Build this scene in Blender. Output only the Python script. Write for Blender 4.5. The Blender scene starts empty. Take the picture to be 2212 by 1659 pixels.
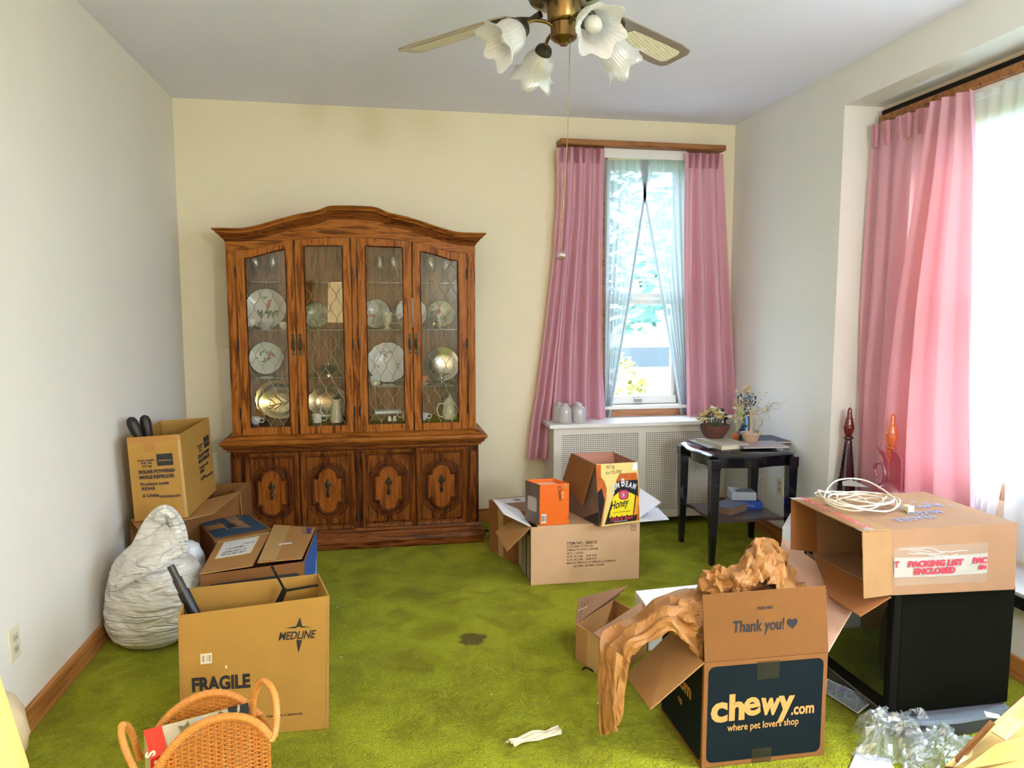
import bpy, bmesh, math, random
from mathutils import Vector, Matrix, noise
PI = math.pi
random.seed(7)
scene = bpy.context.scene
COL = scene.collection
# ------------------------------------------------------------------ camera
W, H, F = 2212, 1659, 1557.0
PITCH = math.atan(157 / 1557); YAW = math.atan(281 / math.hypot(1557, 157)); HC = 1.47
cd = bpy.data.cameras.new('camera'); cam = bpy.data.objects.new('camera', cd); COL.objects.link(cam)
cd.sensor_fit = 'HORIZONTAL'; cd.sensor_width = 36; cd.lens = F / W * 36; cd.clip_start = .02; cd.clip_end = 200
cam.location = (0, 0, HC); cam.rotation_euler = (PI / 2 - PITCH, 0, -YAW)
scene.camera = cam
# ------------------------------------------------------------------ world, sun, exposure
scene.view_settings.view_transform = 'Standard'; scene.view_settings.look = 'None'
scene.view_settings.gamma = 1; scene.view_settings.use_curve_mapping = False
scene.view_settings.exposure = 1.55
world = bpy.data.worlds.new('world'); scene.world = world; world.use_nodes = True
wn = world.node_tree.nodes; wl = world.node_tree.links
bg = wn['Background']; bg.inputs['Color'].default_value = (.70, .85, 1, 1); bg.inputs['Strength'].default_value = 4.8
sun = bpy.data.lights.new('sun', 'SUN'); sun.energy = 4.2; sun.angle = math.radians(14); sun.color = (1, .95, .86)
so = bpy.data.objects.new('sun', sun); COL.objects.link(so)
so.rotation_euler = Vector((-.62, .36, -.70)).to_track_quat('-Z', 'Y').to_euler()
def portal(loc, rot, sx, sy):
    l = bpy.data.lights.new('window_portal', 'AREA'); l.shape = 'RECTANGLE'; l.size = sx; l.size_y = sy; l.cycles.is_portal = True
    o = bpy.data.objects.new('window_portal', l); o.location = loc; o.rotation_euler = rot; COL.objects.link(o)
portal((2.80, 1.65, 1.50), (0, PI / 2, 0), 2.0, 3.3)
portal((1.84, 4.99, 1.66), (-PI / 2, 0, 0), .62, 1.66)
portal((2.32, -1.28, 1.45), (PI / 2, 0, 0), .56, 1.3)  # portal of the added rear opening
def lamp(loc, power, color, r=.05):
    l = bpy.data.lights.new('bulb_light', 'POINT'); l.energy = power; l.color = color; l.shadow_soft_size = r
    o = bpy.data.objects.new('bulb_light', l); o.location = loc; COL.objects.link(o); return o
cy = scene.cycles
cy.max_bounces = 9; cy.diffuse_bounces = 5; cy.glossy_bounces = 4; cy.transmission_bounces = 8; cy.transparent_max_bounces = 16
cy.sample_clamp_indirect = 6; cy.caustics_reflective = False; cy.caustics_refractive = False; cy.blur_glossy = .5

# ------------------------------------------------------------------ pixel -> point on a real plane of the room (2212x1659 frame)
_f = Vector((math.sin(YAW) * math.cos(PITCH), math.cos(YAW) * math.cos(PITCH), -math.sin(PITCH)))
_r = Vector((math.cos(YAW), -math.sin(YAW), 0)); _u = _r.cross(_f); _c = Vector((0, 0, HC))
def ray(px, py): return _f * F + _r * (px - W / 2) + _u * (H / 2 - py)
def AX(px, py, x): r = ray(px, py); return _c + r * (x / r.x)
def AY(px, py, y): r = ray(px, py); return _c + r * (y / r.y)
def AZ(px, py, z=0.): r = ray(px, py); return _c + r * ((z - HC) / r.z)
V = Vector
# ------------------------------------------------------------------ mesh builder
def wmat(o):
    m = o.matrix_basis.copy(); p = o.parent
    while p: m = p.matrix_basis @ m; p = p.parent
    return m
class G:
    def __init__(s): s.v = []; s.f = []
    def add(s, vs, fs):
        n = len(s.v); s.v += [V(p) for p in vs]; s.f += [tuple(n + i for i in f) for f in fs]; return s
    def quad(s, a, b, c, d): return s.add([a, b, c, d], [(0, 1, 2, 3)])
    def hexa(s, b, t):   # bottom 4, top 4 (counter-clockwise seen from above)
        return s.add(list(b) + list(t), [(3, 2, 1, 0), (4, 5, 6, 7), (0, 1, 5, 4), (1, 2, 6, 5), (2, 3, 7, 6), (3, 0, 4, 7)])
    def box(s, x0, x1, y0, y1, z0, z1):
        return s.hexa([(x0, y0, z0), (x1, y0, z0), (x1, y1, z0), (x0, y1, z0)], [(x0, y0, z1), (x1, y0, z1), (x1, y1, z1), (x0, y1, z1)])
    def slab(s, q, n, t):   # quad q, thickened by vector n*t
        n = V(n).normalized() * t; q = [V(p) for p in q]
        return s.hexa([p for p in q], [p + n for p in q])
    def panel(s, q, t=.004):  # slab centred on quad, thickness along its own normal
        q = [V(p) for p in q]; n = (q[1] - q[0]).cross(q[3] - q[0]).normalized() * (t / 2)
        return s.hexa([p - n for p in q], [p + n for p in q])
    def prism(s, poly, vec):
        n = len(poly); poly = [V(p) for p in poly]; vec = V(vec)
        return s.add(poly + [p + vec for p in poly], [tuple(range(n))[::-1], tuple(range(n, 2 * n))] + [(i, (i + 1) % n, n + (i + 1) % n, n + i) for i in range(n)])
    def tube(s, path, r, n=8, closed=False, cap=True):
        path = [V(p) for p in path]; m = len(path); rs = r if isinstance(r, (list, tuple)) else [r] * m
        base = len(s.v); prev = None
        for i, p in enumerate(path):
            if closed: t = path[(i + 1) % m] - path[i - 1]
            else: t = path[min(i + 1, m - 1)] - path[max(i - 1, 0)]
            t = t.normalized() if t.length > 1e-9 else V((0, 0, 1))
            if prev is None: a = t.orthogonal().normalized()
            else:
                a = prev - t * prev.dot(t)
                a = a.normalized() if a.length > 1e-6 else t.orthogonal().normalized()
            prev = a; b = t.cross(a)
            for k in range(n):
                th = 2 * PI * k / n; s.v.append(p + (a * math.cos(th) + b * math.sin(th)) * rs[i])
        for i in range(m if closed else m - 1):
            j = (i + 1) % m
            for k in range(n):
                k2 = (k + 1) % n; s.f.append((base + i * n + k, base + i * n + k2, base + j * n + k2, base + j * n + k))
        if cap and not closed:
            s.f.append(tuple(base + k for k in range(n))[::-1]); s.f.append(tuple(base + (m - 1) * n + k for k in range(n)))
        return s
    def lathe(s, prof, c=(0, 0, 0), n=24, mtx=None, ruffle=None):
        base = len(s.v); m = len(prof); c = V(c)
        for i, (r, z) in enumerate(prof):
            for k in range(n):
                th = 2 * PI * k / n; rr = r; zz = z
                if ruffle: rr, zz = ruffle(i, th, r, z)
                p = V((rr * math.cos(th), rr * math.sin(th), zz))
                if mtx is not None: p = mtx @ p
                s.v.append(c + p)
        for i in range(m - 1):
            for k in range(n):
                k2 = (k + 1) % n; s.f.append((base + i * n + k, base + i * n + k2, base + (i + 1) * n + k2, base + (i + 1) * n + k))
        if prof[0][0] > 1e-5: s.f.append(tuple(base + k for k in range(n))[::-1])
        return s
    def ball(s, c, r, n=10, sc=(1, 1, 1), rot=None):
        prof = [(max(1e-6, math.sin(PI * i / n)) * r, -math.cos(PI * i / n) * r) for i in range(n + 1)]
        m = Matrix.Diagonal((*sc, 1)).to_3x3()
        if rot is not None: m = rot @ m
        return s.lathe(prof, c, max(8, n + 2), m)
    def grid(s, fn, nu, nv):
        base = len(s.v)
        for j in range(nv + 1):
            for i in range(nu + 1): s.v.append(V(fn(i / nu, j / nv)))
        for j in range(nv):
            for i in range(nu):
                a = base + j * (nu + 1) + i; s.f.append((a, a + 1, a + nu + 2, a + nu + 1))
        return s
    def ring(s, outer, inner, vec):  # frame between two loops with the same count, extruded by vec
        n = len(outer); vec = V(vec); o = [V(p) for p in outer]; i_ = [V(p) for p in inner]
        vs = o + i_ + [p + vec for p in o] + [p + vec for p in i_]; fs = []
        for k in range(n):
            j = (k + 1) % n
            fs += [(k, j, n + j, n + k), (2 * n + k, 3 * n + k, 3 * n + j, 2 * n + j), (k, 2 * n + k, 2 * n + j, j), (n + k, n + j, 3 * n + j, 3 * n + k)]
        return s.add(vs, fs)
    def build(s, name, mat, parent=None, smooth=None, local=False, bevel=0, kind=None, label=None, loc=None, solid=0, subdiv=0):
        me = bpy.data.meshes.new(name); o = bpy.data.objects.new(name, me); COL.objects.link(o)
        vs = s.v
        if parent is not None:
            o.parent = parent
            if not local:
                inv = wmat(parent).inverted(); vs = [inv @ p for p in vs]
        elif loc is not None:
            o.location = loc
            if not local: vs = [p - V(loc) for p in vs]
        elif not local and vs:
            lo = V([min(p[k] for p in vs) for k in range(3)]); hi = V([max(p[k] for p in vs) for k in range(3)])
            c = V(((lo.x + hi.x) / 2, (lo.y + hi.y) / 2, lo.z)); o.location = c; vs = [p - c for p in vs]
        me.from_pydata([tuple(p) for p in vs], [], s.f)
        me.validate(); me.materials.append(mat)
        bm = bmesh.new(); bm.from_mesh(me); bmesh.ops.recalc_face_normals(bm, faces=bm.faces); bm.to_mesh(me); bm.free()
        if smooth is not None:
            me.polygons.foreach_set('use_smooth', [True] * len(me.polygons))
            if smooth < 180: me.set_sharp_from_angle(angle=math.radians(smooth))
        if subdiv:
            m = o.modifiers.new('subdiv', 'SUBSURF'); m.levels = m.render_levels = subdiv
        if solid:
            m = o.modifiers.new('solid', 'SOLIDIFY'); m.thickness = solid; m.offset = 0
        if bevel:
            m = o.modifiers.new('bevel', 'BEVEL'); m.width = bevel; m.segments = 2; m.limit_method = 'ANGLE'; m.angle_limit = math.radians(40)
        if kind: o['kind'] = kind
        if label: o['label'] = label
        return o
def tag(o, label, cat, group=None, kind=None):
    o['label'] = label; o['category'] = cat
    if group: o['group'] = group
    if kind: o['kind'] = kind
    return o
def thing(name, label, cat, loc=(0, 0, 0), rz=0, group=None, rot=None):
    o = bpy.data.objects.new(name, None); COL.objects.link(o); o.location = loc
    o.rotation_euler = rot if rot else (0, 0, rz); o.empty_display_size = .05
    return tag(o, label, cat, group)
TEXTS = []
def text(s, parent, org, xd, yd, size, mat, bold=0, shear=0, align='LEFT', lift=.0012, sx=1, name='printed_text', space=1, fit=0):
    """flat lettering lying on a face: org = world point, xd/yd = world directions of the baseline and of up"""
    c = bpy.data.curves.new(name, 'FONT'); c.body = s; c.size = size; c.offset = bold; c.shear = shear; c.align_x = align; c.resolution_u = 3
    c.space_line = space; c.materials.append(mat)
    o = bpy.data.objects.new(name, c); COL.objects.link(o)
    x = V(xd).normalized(); z = x.cross(V(yd)).normalized(); y = z.cross(x)
    m = Matrix(((x.x * sx, y.x, z.x, 0), (x.y * sx, y.y, z.y, 0), (x.z * sx, y.z, z.z, 0), (0, 0, 0, 1))); m.translation = V(org) + z * lift
    if parent is not None: o.parent = parent; m = wmat(parent).inverted() @ m
    o.matrix_basis = m
    if fit: o['fit'] = fit
    TEXTS.append(o); return o
# ------------------------------------------------------------------ materials
def srgb(r, g, b):
    f = lambda c: (c / 255 / 12.92) if c / 255 <= .04045 else ((c / 255 + .055) / 1.055) ** 2.4
    return (f(r), f(g), f(b), 1)
MC = {}
def P(name, col, rough=.5, metal=0, spec=.5, alpha=1, trans=0, bump=0, bscale=50, vary=0, vscale=8, coat=0, ior=1.45, sub=0, stretch=(1, 1, 1), emis=None, es=0, sheen=0):
    if name in MC: return MC[name]
    m = bpy.data.materials.new(name); m.use_nodes = True; MC[name] = m
    nt = m.node_tree; b = nt.nodes['Principled BSDF']
    col = col if len(col) == 4 else (*col, 1)
    b.inputs['Base Color'].default_value = col; b.inputs['Roughness'].default_value = rough; b.inputs['Metallic'].default_value = metal
    b.inputs['Specular IOR Level'].default_value = spec; b.inputs['Transmission Weight'].default_value = trans; b.inputs['IOR'].default_value = ior
    b.inputs['Coat Weight'].default_value = coat; b.inputs['Alpha'].default_value = alpha; b.inputs['Sheen Weight'].default_value = sheen
    if emis: b.inputs['Emission Color'].default_value = emis; b.inputs['Emission Strength'].default_value = es
    if bump or vary:
        tc = nt.nodes.new('ShaderNodeTexCoord'); mp = nt.nodes.new('ShaderNodeMapping'); mp.inputs['Scale'].default_value = stretch
        nt.links.new(tc.outputs['Object'], mp.inputs['Vector'])
    if vary:
        n = nt.nodes.new('ShaderNodeTexNoise'); n.inputs['Scale'].default_value = vscale; n.inputs['Detail'].default_value = 5
        nt.links.new(mp.outputs[0], n.inputs['Vector'])
        mx = nt.nodes.new('ShaderNodeMix'); mx.data_type = 'RGBA'
        mx.inputs['A'].default_value = tuple(c * (1 - vary) for c in col[:3]) + (1,); mx.inputs['B'].default_value = tuple(min(1, c * (1 + vary)) for c in col[:3]) + (1,)
        nt.links.new(n.outputs['Fac'], mx.inputs['Factor']); nt.links.new(mx.outputs['Result'], b.inputs['Base Color'])
    if bump:
        n = nt.nodes.new('ShaderNodeTexNoise'); n.inputs['Scale'].default_value = bscale; n.inputs['Detail'].default_value = 4
        nt.links.new(mp.outputs[0], n.inputs['Vector']); bp = nt.nodes.new('ShaderNodeBump'); bp.inputs['Strength'].default_value = bump; bp.inputs['Distance'].default_value = .01
        nt.links.new(n.outputs['Fac'], bp.inputs['Height']); nt.links.new(bp.outputs[0], b.inputs['Normal'])
    return m
def blend(name, parts):
    """parts: list of (shader type, settings) mixed pairwise with given weights"""
    m = bpy.data.materials.new(name); m.use_nodes = True; nt = m.node_tree; nt.nodes.clear(); out = nt.nodes.new('ShaderNodeOutputMaterial'); last = None
    for ty, col, w, *r in parts:
        n = nt.nodes.new(ty); n.inputs['Color'].default_value = col
        if r and 'Roughness' in n.inputs: n.inputs['Roughness'].default_value = r[0]
        if last is None: last = n.outputs[0]
        else:
            mx = nt.nodes.new('ShaderNodeMixShader'); mx.inputs[0].default_value = w
            nt.links.new(last, mx.inputs[1]); nt.links.new(n.outputs[0], mx.inputs[2]); last = mx.outputs[0]
    nt.links.new(last, out.inputs[0]); MC[name] = m; return m
def ramp_wood(name, dark, mid, light, axis='Z', scale=1., rough=.38, coat=.25):
    m = bpy.data.materials.new(name); m.use_nodes = True; nt = m.node_tree; b = nt.nodes['Principled BSDF']
    tc = nt.nodes.new('ShaderNodeTexCoord'); mp = nt.nodes.new('ShaderNodeMapping')
    st = {'Z': (14, 14, 1.1), 'X': (1.1, 14, 14), 'Y': (14, 1.1, 14)}[axis]; mp.inputs['Scale'].default_value = [c * scale for c in st]
    nt.links.new(tc.outputs['Object'], mp.inputs['Vector'])
    n = nt.nodes.new('ShaderNodeTexNoise'); n.inputs['Scale'].default_value = 2.2; n.inputs['Detail'].default_value = 6; n.inputs['Distortion'].default_value = 1.2
    nt.links.new(mp.outputs[0], n.inputs['Vector'])
    w = nt.nodes.new('ShaderNodeMath'); w.operation = 'MULTIPLY'; w.inputs[1].default_value = 6; nt.links.new(n.outputs['Fac'], w.inputs[0])
    fr = nt.nodes.new('ShaderNodeMath'); fr.operation = 'PINGPONG'; fr.inputs[1].default_value = 1; nt.links.new(w.outputs[0], fr.inputs[0])
    f2 = nt.nodes.new('ShaderNodeTexNoise'); f2.inputs['Scale'].default_value = 18; f2.inputs['Detail'].default_value = 3; nt.links.new(mp.outputs[0], f2.inputs['Vector'])
    mx = nt.nodes.new('ShaderNodeMath'); mx.operation = 'MULTIPLY_ADD'; mx.inputs[1].default_value = .55; nt.links.new(fr.outputs[0], mx.inputs[0]); 
    m2 = nt.nodes.new('ShaderNodeMath'); m2.operation = 'MULTIPLY'; m2.inputs[1].default_value = .5; nt.links.new(f2.outputs['Fac'], m2.inputs[0]); nt.links.new(m2.outputs[0], mx.inputs[2])
    cr = nt.nodes.new('ShaderNodeValToRGB'); cr.color_ramp.elements[0].position = .22; cr.color_ramp.elements[0].color = dark; cr.color_ramp.elements[1].position = .85; cr.color_ramp.elements[1].color = light
    e = cr.color_ramp.elements.new(.5); e.color = mid
    nt.links.new(mx.outputs[0], cr.inputs[0]); nt.links.new(cr.outputs[0], b.inputs['Base Color'])
    b.inputs['Roughness'].default_value = rough; b.inputs['Coat Weight'].default_value = coat * .12; b.inputs['Coat Roughness'].default_value = .3; b.inputs['Specular IOR Level'].default_value = .08
    bp = nt.nodes.new('ShaderNodeBump'); bp.inputs['Strength'].default_value = .25; bp.inputs['Distance'].default_value = .002; nt.links.new(mx.outputs[0], bp.inputs['Height']); nt.links.new(bp.outputs[0], b.inputs['Normal'])
    MC[name] = m; return m
def card(name, col, lines=160, axis=0, strength=.12):
    """corrugated board: fine ribs along one object axis plus fibre mottling"""
    m = P(name, col, .82, spec=.25, vary=.10, vscale=9)
    nt = m.node_tree; b = nt.nodes['Principled BSDF']; tc = nt.nodes.new('ShaderNodeTexCoord'); wv = nt.nodes.new('ShaderNodeTexWave')
    wv.bands_direction = 'XYZ'[axis]; wv.inputs['Scale'].default_value = lines / 2; nt.links.new(tc.outputs['Object'], wv.inputs['Vector'])
    bp = nt.nodes.new('ShaderNodeBump'); bp.inputs['Strength'].default_value = strength; bp.inputs['Distance'].default_value = .002
    nt.links.new(wv.outputs['Fac'], bp.inputs['Height']); nt.links.new(bp.outputs[0], b.inputs['Normal']); return m
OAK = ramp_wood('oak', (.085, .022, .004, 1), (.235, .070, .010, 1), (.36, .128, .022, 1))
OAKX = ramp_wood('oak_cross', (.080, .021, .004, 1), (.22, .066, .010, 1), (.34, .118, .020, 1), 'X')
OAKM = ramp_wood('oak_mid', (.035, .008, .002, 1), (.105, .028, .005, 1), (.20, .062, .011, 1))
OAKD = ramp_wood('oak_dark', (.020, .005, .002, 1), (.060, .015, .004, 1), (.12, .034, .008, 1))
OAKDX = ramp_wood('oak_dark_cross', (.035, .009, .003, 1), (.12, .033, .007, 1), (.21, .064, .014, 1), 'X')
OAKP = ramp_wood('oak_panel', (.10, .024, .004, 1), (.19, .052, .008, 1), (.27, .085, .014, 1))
BASEW = ramp_wood('baseboard_wood', (.24, .085, .022, 1), (.38, .15, .042, 1), (.48, .21, .07, 1), 'Y', .5)
BASEWX = ramp_wood('baseboard_wood_cross', (.24, .085, .022, 1), (.38, .15, .042, 1), (.48, .21, .07, 1), 'X', .5)
SILLW = ramp_wood('window_wood', (.30, .13, .07, 1), (.42, .21, .12, 1), (.52, .28, .17, 1), 'X', .5)
VALW = ramp_wood('valance_wood', (.12, .045, .015, 1), (.27, .115, .045, 1), (.36, .17, .07, 1), 'X', .5)
BOXI = ramp_wood('cabinet_inside', (.12, .042, .012, 1), (.26, .10, .03, 1), (.36, .15, .05, 1), 'Z', .7, .6, 0)
BRONZE = P('dark_bronze', (.045, .038, .022), .42, .7, bump=.3, bscale=90)
HINGE = P('hinge_metal', (.03, .025, .02), .4, .8)
BRASS = P('antique_brass', (.20, .125, .045), .28, .95)
BRASSW = P('brass_wire', (.24, .17, .08), .45, .3)
CARD = card('cardboard', srgb(164, 122, 76)); CARDL = card('cardboard_light', srgb(160, 124, 88)); CARDN = card('cardboard_pale', srgb(206, 170, 138)); CARDY = card('cardboard_yellow', srgb(166, 126, 60))
CARDD = card('cardboard_brown', srgb(124, 82, 45)); CARDP = card('cardboard_pinkish', srgb(152, 116, 90)); CARDR = card('cardboard_red_brown', srgb(142, 92, 54))
INK = P('black_ink', (.018, .016, .018), .7); NAVY = P('navy_ink', (.004, .009, .014), .7, spec=.15, vary=.15); BLUEI = P('blue_ink', (.02, .10, .42), .55); DBLUE = P('slate_blue_ink', (.018, .06, .12), .55)
INKB = P('brown_black_ink', (.05, .028, .03), .7); INKP = P('faded_blue_ink', (.25, .29, .50), .7); REDI = P('red_ink', (.62, .03, .06), .6)
WHITE = P('white_paper', (.70, .71, .74), .6); WHITEC = P('white_coating', (.76, .78, .84), .5); CREAM = P('cream_paper', (.72, .64, .48), .7)
TAPE = P('packing_tape', srgb(190, 135, 75), .25, alpha=.75); TAPEL = P('tape_pale', srgb(214, 178, 120), .3, alpha=.6)
PORC = P('porcelain', (.78, .76, .72), .18, coat=.3); SILVER = P('silver', (.62, .58, .50), .18, 1); GOLD = P('gold_rim', (.55, .38, .12), .25, 1)
BLACKP = P('black_plastic', (.005, .005, .006), .35); BLACKM = P('black_matte', (.008, .007, .006), .7, spec=.2); GREYP = P('grey_plastic', (.10, .11, .14), .4)
LACQ = P('black_lacquer', (.006, .006, .010), .16, coat=.5)
RADW = P('radiator_paint', (.72, .68, .62), .45); WHITEP = P('white_paint', (.80, .80, .80), .4)
def glassy(name, tint, refl=.10, rough=.02):
    m = bpy.data.materials.new(name); m.use_nodes = True; nt = m.node_tree; nt.nodes.clear(); out = nt.nodes.new('ShaderNodeOutputMaterial')
    t = nt.nodes.new('ShaderNodeBsdfTransparent'); t.inputs[0].default_value = tint; g = nt.nodes.new('ShaderNodeBsdfGlossy'); g.inputs['Roughness'].default_value = rough
    fr = nt.nodes.new('ShaderNodeFresnel'); fr.inputs[0].default_value = 1.5
    ma = nt.nodes.new('ShaderNodeMath'); ma.operation = 'MAXIMUM'; ma.inputs[1].default_value = refl; nt.links.new(fr.outputs[0], ma.inputs[0])
    gm = nt.nodes.new('ShaderNodeNewGeometry'); iv = nt.nodes.new('ShaderNodeMath'); iv.operation = 'SUBTRACT'; iv.inputs[0].default_value = 1; nt.links.new(gm.outputs['Backfacing'], iv.inputs[1]); mu = nt.nodes.new('ShaderNodeMath'); mu.operation = 'MULTIPLY'; nt.links.new(ma.outputs[0], mu.inputs[0]); nt.links.new(iv.outputs[0], mu.inputs[1])
    mx = nt.nodes.new('ShaderNodeMixShader'); nt.links.new(mu.outputs[0], mx.inputs[0]); nt.links.new(t.outputs[0], mx.inputs[1]); nt.links.new(g.outputs[0], mx.inputs[2]); nt.links.new(mx.outputs[0], out.inputs[0]); MC[name] = m; return m
PANE = glassy('window_glass', (.97, .99, 1, 1), .03); CABG = glassy('cabinet_glass', (.96, .96, .94, 1), .065, .01); SHELFG = glassy('shelf_glass', (.80, .90, .86, 1), .12)
GLASSWARE = glassy('clear_glassware', (.86, .88, .87, 1), .16, .05)
FROST = blend('frosted_glass', [('ShaderNodeBsdfTranslucent', (.93, .92, .90, 1), 0), ('ShaderNodeBsdfDiffuse', (.90, .89, .88, 1), .4), ('ShaderNodeBsdfTransparent', (.95, .95, .97, 1), .30), ('ShaderNodeBsdfGlossy', (1, 1, 1, 1), .10, .15)])
FROSTL = blend('frosted_glass_pale', [('ShaderNodeBsdfTranslucent', (.88, .86, .86, 1), 0), ('ShaderNodeBsdfDiffuse', (.92, .92, .93, 1), .4), ('ShaderNodeBsdfTransparent', (.97, .97, 1, 1), .35), ('ShaderNodeBsdfGlossy', (1, 1, 1, 1), .08, .25)])
SHEER = blend('sheer_curtain', [('ShaderNodeBsdfTranslucent', (.72, .80, .86, 1), 0), ('ShaderNodeBsdfDiffuse', (.86, .87, .92, 1), .35), ('ShaderNodeBsdfTransparent', (1, 1, 1, 1), .30)])
SHEERB = blend('sheer_back_window', [('ShaderNodeBsdfTranslucent', (.27, .33, .36, 1), 0), ('ShaderNodeBsdfDiffuse', (.74, .76, .82, 1), .35), ('ShaderNodeBsdfTransparent', (1, 1, 1, 1), .055)])
PINK = blend('rose_curtain', [('ShaderNodeBsdfDiffuse', srgb(220, 172, 192), 0), ('ShaderNodeBsdfTranslucent', srgb(244, 176, 172), .24)])
PLBAG = blend('white_plastic_film', [('ShaderNodeBsdfDiffuse', (.80, .77, .72, 1), 0), ('ShaderNodeBsdfTranslucent', (.8, .78, .72, 1), .2), ('ShaderNodeBsdfGlossy', (1, 1, 1, 1), .09, .28)])
def add_bump(m, stretch, scale, strength, dist, distort=0):
    nt = m.node_tree; tc = nt.nodes.new('ShaderNodeTexCoord'); mp = nt.nodes.new('ShaderNodeMapping'); mp.inputs['Scale'].default_value = stretch; mp.inputs['Rotation'].default_value = (0, .25, 0); nt.links.new(tc.outputs['Object'], mp.inputs[0])
    n = nt.nodes.new('ShaderNodeTexNoise'); n.inputs['Scale'].default_value = scale; n.inputs['Detail'].default_value = 4; n.inputs['Distortion'].default_value = distort; nt.links.new(mp.outputs[0], n.inputs['Vector'])
    ab = nt.nodes.new('ShaderNodeMath'); ab.operation = 'PINGPONG'; ab.inputs[1].default_value = .12; nt.links.new(n.outputs['Fac'], ab.inputs[0])
    bp = nt.nodes.new('ShaderNodeBump'); bp.inputs['Strength'].default_value = strength; bp.inputs['Distance'].default_value = dist; nt.links.new(ab.outputs[0], bp.inputs['Height'])
    for s in nt.nodes:
        if s.bl_idname.startswith('ShaderNodeBsdf') and 'Normal' in s.inputs: nt.links.new(bp.outputs[0], s.inputs['Normal'])
add_bump(PLBAG, (1, 1, 4.5), 4.5, 1.0, .06, .6)
CLEARF = blend('clear_plastic_film', [('ShaderNodeBsdfTransparent', (.93, .95, .97, 1), 0), ('ShaderNodeBsdfDiffuse', (.80, .90, 1, 1), .2), ('ShaderNodeBsdfGlossy', (1, 1, 1, 1), .16, .12)])
KRAFT = P('kraft_paper', srgb(166, 116, 66), .45, spec=.4, vary=.10, vscale=14)
# ================================================================== the room
D, XL, XR, CEIL = 4.895, -1.25, 2.485, 2.78
XB, AY0, AY1, AZT, SILL = 2.72, 3.65, -.2, 2.58, .36     # window bay in the right wall
def wallpaint(name, col, v=.04):
    return P(name, col, .85, spec=.15, vary=v, vscale=1.5, bump=.05, bscale=60)
WL = wallpaint('paint_left', srgb(228, 222, 213)); WB = wallpaint('paint_back', srgb(234, 224, 198)); WR = wallpaint('paint_right', srgb(230, 230, 228)); CE = wallpaint('paint_ceiling', srgb(234, 235, 255))  # left greyer, back yellower: window and lamp tint put into the paint
def struct(g, name, mat, parent=None, **k):
    o = g.build(name, mat, parent, **k)
    if parent is None: o['kind'] = 'structure'
    return o
# carpet: displaced pile close to the camera comes from the material's relief
m = bpy.data.materials.new('olive_carpet'); m.use_nodes = True; nt = m.node_tree; b = nt.nodes['Principled BSDF']; L = nt.links.new
tc = nt.nodes.new('ShaderNodeTexCoord')
def nz(scale, det=4, dist=0):
    n = nt.nodes.new('ShaderNodeTexNoise'); n.inputs['Scale'].default_value = scale; n.inputs['Detail'].default_value = det; n.inputs['Distortion'].default_value = dist; L(tc.outputs['Object'], n.inputs['Vector']); return n.outputs['Fac']
def mixc(f, a, c_, lo=.35, hi=.65):
    mr = nt.nodes.new('ShaderNodeMapRange'); mr.inputs[1].default_value = lo; mr.inputs[2].default_value = hi; L(f, mr.inputs[0])
    mx = nt.nodes.new('ShaderNodeMix'); mx.data_type = 'RGBA'; L(mr.outputs[0], mx.inputs['Factor'])
    for s, v in (('A', a), ('B', c_)):
        if isinstance(v, tuple): mx.inputs[s].default_value = v
        else: L(v, mx.inputs[s])
    return mx.outputs['Result']
c1 = mixc(nz(2.2, 6, .6), srgb(134, 139, 14), srgb(159, 165, 28))
c2 = mixc(nz(60, 3), c1, srgb(178, 176, 46), .52, .9)
c3 = mixc(nz(5.0, 5, .8), srgb(118, 112, 8), c2, .22, .55)
gp_ = nt.nodes.new('ShaderNodeNewGeometry'); sp_ = AZ(1020, 1380)
dv_ = nt.nodes.new('ShaderNodeVectorMath'); dv_.operation = 'SUBTRACT'; dv_.inputs[1].default_value = tuple(sp_); L(gp_.outputs['Position'], dv_.inputs[0])
ml_ = nt.nodes.new('ShaderNodeVectorMath'); ml_.operation = 'MULTIPLY'; ml_.inputs[1].default_value = (14, 15, 0); L(dv_.outputs[0], ml_.inputs[0])
ln_ = nt.nodes.new('ShaderNodeVectorMath'); ln_.operation = 'LENGTH'; L(ml_.outputs[0], ln_.inputs[0])
ad_ = nt.nodes.new('ShaderNodeMath'); ad_.operation = 'ADD'; L(ln_.outputs['Value'], ad_.inputs[0]); L(nz(14, 4, .5), ad_.inputs[1])
c3 = mixc(ad_.outputs[0], srgb(96, 86, 26), c3, 1.25, 1.5)
L(c3, b.inputs['Base Color']); b.inputs['Roughness'].default_value = .95; b.inputs['Specular IOR Level'].default_value = .1; b.inputs['Sheen Weight'].default_value = .05
bp = nt.nodes.new('ShaderNodeBump'); bp.inputs['Strength'].default_value = 1; bp.inputs['Distance'].default_value = .012; L(nz(130, 3, .5), bp.inputs['Height'])
bp2 = nt.nodes.new('ShaderNodeBump'); bp2.inputs['Strength'].default_value = .6; bp2.inputs['Distance'].default_value = .02; L(nz(22, 3, .8), bp2.inputs['Height']); L(bp.outputs[0], bp2.inputs['Normal']); L(bp2.outputs[0], b.inputs['Normal'])
CARPET = m
struct(G().grid(lambda u, v: (XL - .1 + u * (XB + .4 - XL), -1.3 + v * (D + 1.4), 0), 4, 4), 'floor', CARPET)
struct(G().box(XL - .1, XB + .3, -1.3, D + .1, CEIL, CEIL + .1), 'ceiling', CE)
struct(G().box(XL - .12, XL, -1.3, D + .1, -.1, CEIL + .1), 'wall_left', WL)
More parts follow.
